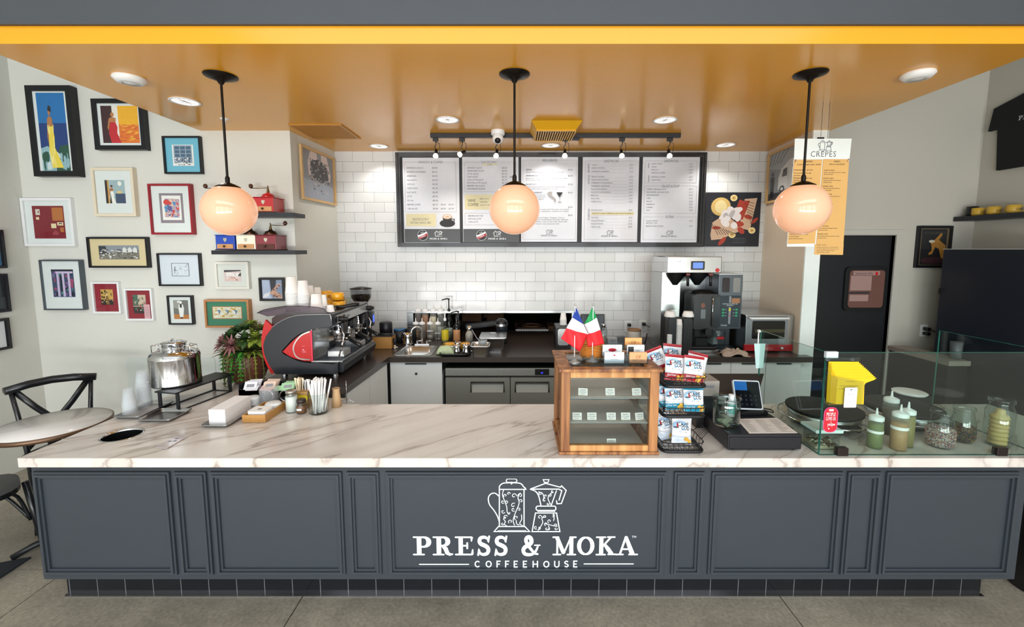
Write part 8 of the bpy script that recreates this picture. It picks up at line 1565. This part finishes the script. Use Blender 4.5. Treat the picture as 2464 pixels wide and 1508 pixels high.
# ================================================================ sauces and toppings behind the guard
gq = 'sauce bottles behind the glass guard'
GB = mat('bottle_soft', 'd8dccf', .3, alpha=.14)
squeeze('short green pesto sauce squeeze bottle, left of the group behind the glass', 1.752, 2.045, zC, .032, .14, '5c6a24', .86, gq, .03, label_band=.55, body=GB)
squeeze('tan sauce squeeze bottle with two taped labels behind the glass', 1.850, 2.025, zC, .034, .165, 'a87c48', .8, gq, .03, label_band=.62, body=GB)
squeeze('olive oil coloured squeeze bottle right of the tan one', 1.918, 2.06, zC, .031, .165, '7a6a10', .92, gq, .03, body=GB)
squeeze('dark sauce squeeze bottle standing behind the tan one', 1.955, 2.20, zC, .034, .175, '3a2418', .8, gq, .03, body=GB)
squeeze('small dark amber bottle between the green and tan bottles', 1.83, 2.14, zC, .030, .09, '54401c', .95, gq, .01, body=GB)
def specks_jar(lb, x, y, r_, h, fz, cols, group, seed):
    t = thing('topping_jar', lb, 'jar', (x, y, zC), 0, group); pf = [(0, 0), (r_*.85, 0), (r_, .02), (r_*.98, h*.5), (r_*.78, h*.8), (r_*.74, h*.9)]
    MB().lathe(pf, n=36, cap=False).build('glass', JG, t); MB().lathe([(r_*.84, h*.89), (r_*.86, h*.93), (r_*.82, h), (r_*.78, h)], n=36, cap=False).build('glass_rim', JG, t)
    m = MB(); rr = R(seed); base = mat('mix_'+cols[0], cols[0], .7, var=.4, scale=120); m.lathe([(0, .004), (r_*.82, .004), (r_*.94, .022), (r_*.93, h*fz), (0, h*fz+.004)], n=30, cap=False)
    for i in range(1700):
        a = rr.uniform(0, 2*PI); z = rr.uniform(.012, h*fz); q = r_*.955 if z > .02 else r_*.9; p = Vector((q*math.cos(a), q*math.sin(a), z)) if i < 1350 else Vector((rr.uniform(0, r_*.88)*math.cos(a), rr.uniform(0, r_*.88)*math.sin(a), h*fz+.003)); d = Vector((rr.uniform(-1, 1), rr.uniform(-1, 1), rr.uniform(-1, 1))).normalized()*.0048; e = d.orthogonal().normalized()*.0016; f_ = d.cross(e).normalized()*.0013
        v = [p-d+e, p-d-e, p+d-e, p+d+e, p-d+f_, p-d-f_, p+d-f_, p+d+f_]; m.add(v, [(0, 1, 2, 3), (4, 5, 6, 7)], rr.randrange(len(cols)))
    o = m.build('sprinkles', [mat('mix_'+c, c, .6) for c in cols], t); o['kind'] = 'stuff'
specks_jar('glass jar of pink and white sprinkles behind the glass guard', 2.085, 2.06, .055, .178, .50, ('b09a98', 'b05868', 'd8c4b8', '6a4a78', 'd8a070', 'e4dcd8'), 'topping jars', 1)
specks_jar('glass jar of dark mixed sprinkles behind the glass guard', 2.255, 2.12, .050, .175, .42, ('3a2820', '7a2028', '3a6a40', 'b08a30', '2a4a7a', '6a4a30'), 'topping jars', 2)
t = thing('cone_jar', 'tall glass jar holding a pile of ice cream wafer cups', 'jar', (2.385, 2.075, zC)); MB().lathe([(0, 0), (.058, 0), (.065, .02), (.064, .17), (.05, .20), (.05, .215)], n=36, cap=False).build('glass', JG, t); MB().lathe([(.05, .212), (.058, .216), (.056, .232), (.05, .232)], n=36, cap=False).tube([(-.05, 0, .225), (-.075, -.01, .235)], .004, 6).build('glass_rim', JG, t); t.scale = (.84, .84, 1)
f = None
for i in range(7):
    f = MB().lathe([(.016, .045), (.02, .02), (.03, .018), (.037, 0), (.032, 0), (.018, .018)], n=24, cap=False).lathe([(.016, .045), (0, .045)], n=24, cap=False).build('wafer_cup', mat('wafer', 'd2b070', .7, var=.1, scale=60)) if f is None else f; o = f if i == 0 else f.copy()
    if i: C.objects.link(o)
    tag(o, pos(i, 7, 'wafer cup of the pile inside the tall jar'), 'wafer cup', 'wafer cups in the tall jar'); o.location = (2.385, 2.075, zC+.008+i*.021)
t = thing('topping_box', 'clear box of sliced almonds with a white lid at the guard corner', 'food box', (1.50, 2.06, zC)); MB().box(-.06, .06, -.05, .05, 0, .085).build('box', PLASTIC, t, bevel=.008); m = MB(); rr = R(5); m.box(-.055, .055, -.045, .045, .003, .02)
for i in range(160): p = Vector((rr.uniform(-.05, .05), rr.uniform(-.047, .04), rr.uniform(.018, .036))); a = rr.uniform(0, 3); d = Vector((math.cos(a), math.sin(a), rr.uniform(-.5, .5)))*.009; e = d.orthogonal().normalized()*.006; m.add([p-d, p+e, p+d, p-e], [(0, 1, 2, 3)], 1+i % 2)
m.build('sliced_almonds', [mat('almond_base', 'b8a888', .7), mat('almond_pale', 'd8cbb0', .7), mat('almond_skin', '6a5038', .7)], t)['kind'] = 'stuff'; MB().prism(rrect(-.066, .066, .086, .102, .005), -.056, .056).build('lid', mat('lid_mint', 'dceaea', .35), t, bevel=.005)
# ================================================================ right back corner
pz = lambda px, py, Y: aY(px, py, Y)
t = thing('poster_frame', 'black-framed dark vintage poster with a yellow figure beside the door', 'framed poster', (0, 0, 0)); bpy.data.objects.remove(t)
def dpo(s): s.poly([(.0, .8), (1, .8), (1, .95), (0, .95)], 0, 0); s.text('VICTORIA ARDUINO', .08, .86, .1, 0, 2, w=.84); s.poly([(.35, .62), (.5, .7), (.75, .9), (.8, .85), (.68, .7), (.95, .55), (1, .2), (.85, .1), (.7, .45), (.55, .5), (.45, .3), (.3, .28), (.32, .34), (.42, .4), (.4, .55)], 0, 1); s.ell(.4, .66, .12, .04, 0, 3); s.ell(.5, .12, .5, .1, 0, 4)
picture('black-framed dark vintage poster of a yellow figure, hung beside the swing door', (2208, 2290, 543, 644), FB, mat('mount_gold', '6a5a40', .6), (.13, .13, .08, .07), ('16161a', 'a8742c', '4a4a38', 'c8c0b0', '3a1c24'), dpo, th=.03, fw=.022, Y=YR, name='framed_poster', cat='framed poster')
sd = .2; s0, s1 = aX(2271, 525, XR-sd), aX(2464, 508, XR-sd); zs = .5*(s0.z+s1.z); shy0 = min(s0.y, YR-.01)
t = MB().box(-sd, 0, -1.1, 0, -.04, 0).build('wall_shelf', mat('shelf_black', '1d2027', .4), bevel=.002, loc=(XR-.001, shy0, zs)); tag(t, 'black wall shelf with cups at the upper right', 'shelf')
for i, (px, m_, lb, r_, h_) in enumerate(((2302, mat('cup_black', '15161a', .3), 'black mug at the left end of the right wall shelf', .04, .085), (2354, mat('cup_mustard', 'c9a23c', .35), 'mustard cup nearest the black mug on the right shelf', .044, .068), (2391, MATS.get('cup_mustard'), 'middle mustard cup on the right shelf', .044, .068), (2438, MATS.get('cup_mustard'), 'mustard cup cut closest to the right picture edge', .044, .068))):
    m_ = m_ or MATS['cup_mustard']; p = aX(px, 505, XR-.11); txt_m = WHITETXT if i == 0 else DARKTXT; mug(lb, XR-.11, min(p.y, YR-.08), zs+.001, r_, h_, m_, -.3, None if i == 0 else 'mustard cups on the right wall shelf', 'mug', 'WEGA' if i == 0 else 'Caffe')
# t-shirt pinned on the right wall
def xq(x, y): p = aX(1840+x/2.9006, 300+y/2.9006, XR-.03); return (p.y, p.z)
top = [aX(*p, XR-.03) for p in ((2378, 317), (2392, 262), (2464, 224))]; pr = [(q.y, q.z) for q in top]; yb0, zb0_ = xq(1617, 320); yv_, zv_ = xq(1625, 30)
ymid = yb0-.33; out = [pr[0], pr[1], (pr[2][0], pr[2][1]), (ymid, pr[2][1]+.02)]+[(ymid, zb0_-.01), (yb0-.1, zb0_-.01), (yb0, zb0_), (yv_, zv_-.0)]
out2 = out[:4]+[(2*ymid-q[0], q[1]) for q in out[2::-1]]+[(2*ymid-yv_, zv_), (2*ymid-yb0, zb0_)]+[(yb0, zb0_), (yv_, zv_)]
t = thing('t_shirt', 'black t-shirt with white lettering pinned high on the right wall', 't-shirt', (XR-.02, ymid, 0)); m = MB(); m.M = Matrix(((0, 1, 0, 0), (-1, 0, 0, 0), (0, 0, 1, 0), (0, 0, 0, 1))) 
m.prism([(-(q[0]-ymid), q[1]) for q in out2], -.012, .012); m.build('shirt', mat('cotton_black', '0c0d10', .85, bump=.2, scale=30), t, bevel=.006)
m = MB(); m.M = Matrix(((0, 1, 0, 0), (-1, 0, 0, 0), (0, 0, 1, 0), (0, 0, 0, 1))); pz_ = xq(1755, -25); slab_text(m, 'PRESS & MOKA', 0, pz_[1], .035, -.0135, 0); m.plate(-.12, .12, pz_[1]-.02, pz_[1]-.017, -.0135); m.build('shirt_print', mat('print_offwhite', 'b8bcbc', .6), t)
# refrigerator, side counter
fx = 3.66; t = thing('tall_refrigerator', 'tall dark navy refrigerator side panel by the right wall', 'refrigerator', (fx, 3.0, 0)); MB().box(0, XR-fx-.02, 0, .75, .03, 1.80).build('cabinet', mat('navy_steel', '1c212b', .35, coat=.1), t, bevel=.005); MB().box(-.012, 0, .72, .745, 1.42, 1.47).build('hinge', BLACKP, t); MB().box(-.002, XR-fx-.02, -.0, .75, 1.80, 1.806).build('top_trim', mat('trim_pale', 'a8a8a4', .5), t); m = MB(); [m.cyl((x, y, 0), .02, .03) for x in (.05, .4) for y in (.05, .7)]; m.build('foot', BLACKP, t)
t = thing('side_counter', 'small pale-topped dark cabinet between the door and the refrigerator', 'cabinet', (3.475, 3.42, 0)); MB().box(0, .175, 0, .58, .87, .91).build('top', mat('pale_stone', '9a8f84', .4, var=.1), t, bevel=.002); MB().box(.01, .17, .02, .57, 0, .87).build('body', mat('cab_dark', '1a1614', .5), t)
t = thing('travel_mug', 'grey cylinder cup on the small pale-topped cabinet', 'cup', (3.60, 3.50, .911)); MB().lathe([(0, 0), (.035, 0), (.04, .14), (.037, .14), (.034, .01)], n=28, cap=False).build('cup', mat('mug_grey', '5a5c60', .4), t)
o = outlet('white wall socket above the small pale-topped cabinet', aY(2222, 795, YR).x, aY(2222, 795, YR).z, YR); t = thing('power_cord', 'black plug and cord hanging from the socket above the small cabinet', 'plug', (o.location.x, YR-.009, o.location.z)); MB().box(-.014, .014, -.05, 0, .005, .035).box(-.014, .014, -.05, 0, -.035, -.01).tube(smooth_path([(0, -.05, .02), (.03, -.08, .0), (.06, -.1, -.08), (.05, -.12, -.13)], 5), .006, 6).build('plug', BLACKP, t)
# bin sliver at the right edge
bp_ = aZ(2462, 1425, 0); t = thing('waste_bin', 'black cylindrical bin cut off by the right picture edge', 'bin', (bp_.x+.135, bp_.y+.03, 0)); MB().lathe([(.13, 0), (.135, .01), (.14, .75), (.12, .80), (0, .82)], n=36).build('body', BLACKP, t); MB().lathe([(.142, .70), (.146, .71), (.146, .73), (.142, .74)], n=36, cap=False).build('rim', BLACKM, t)
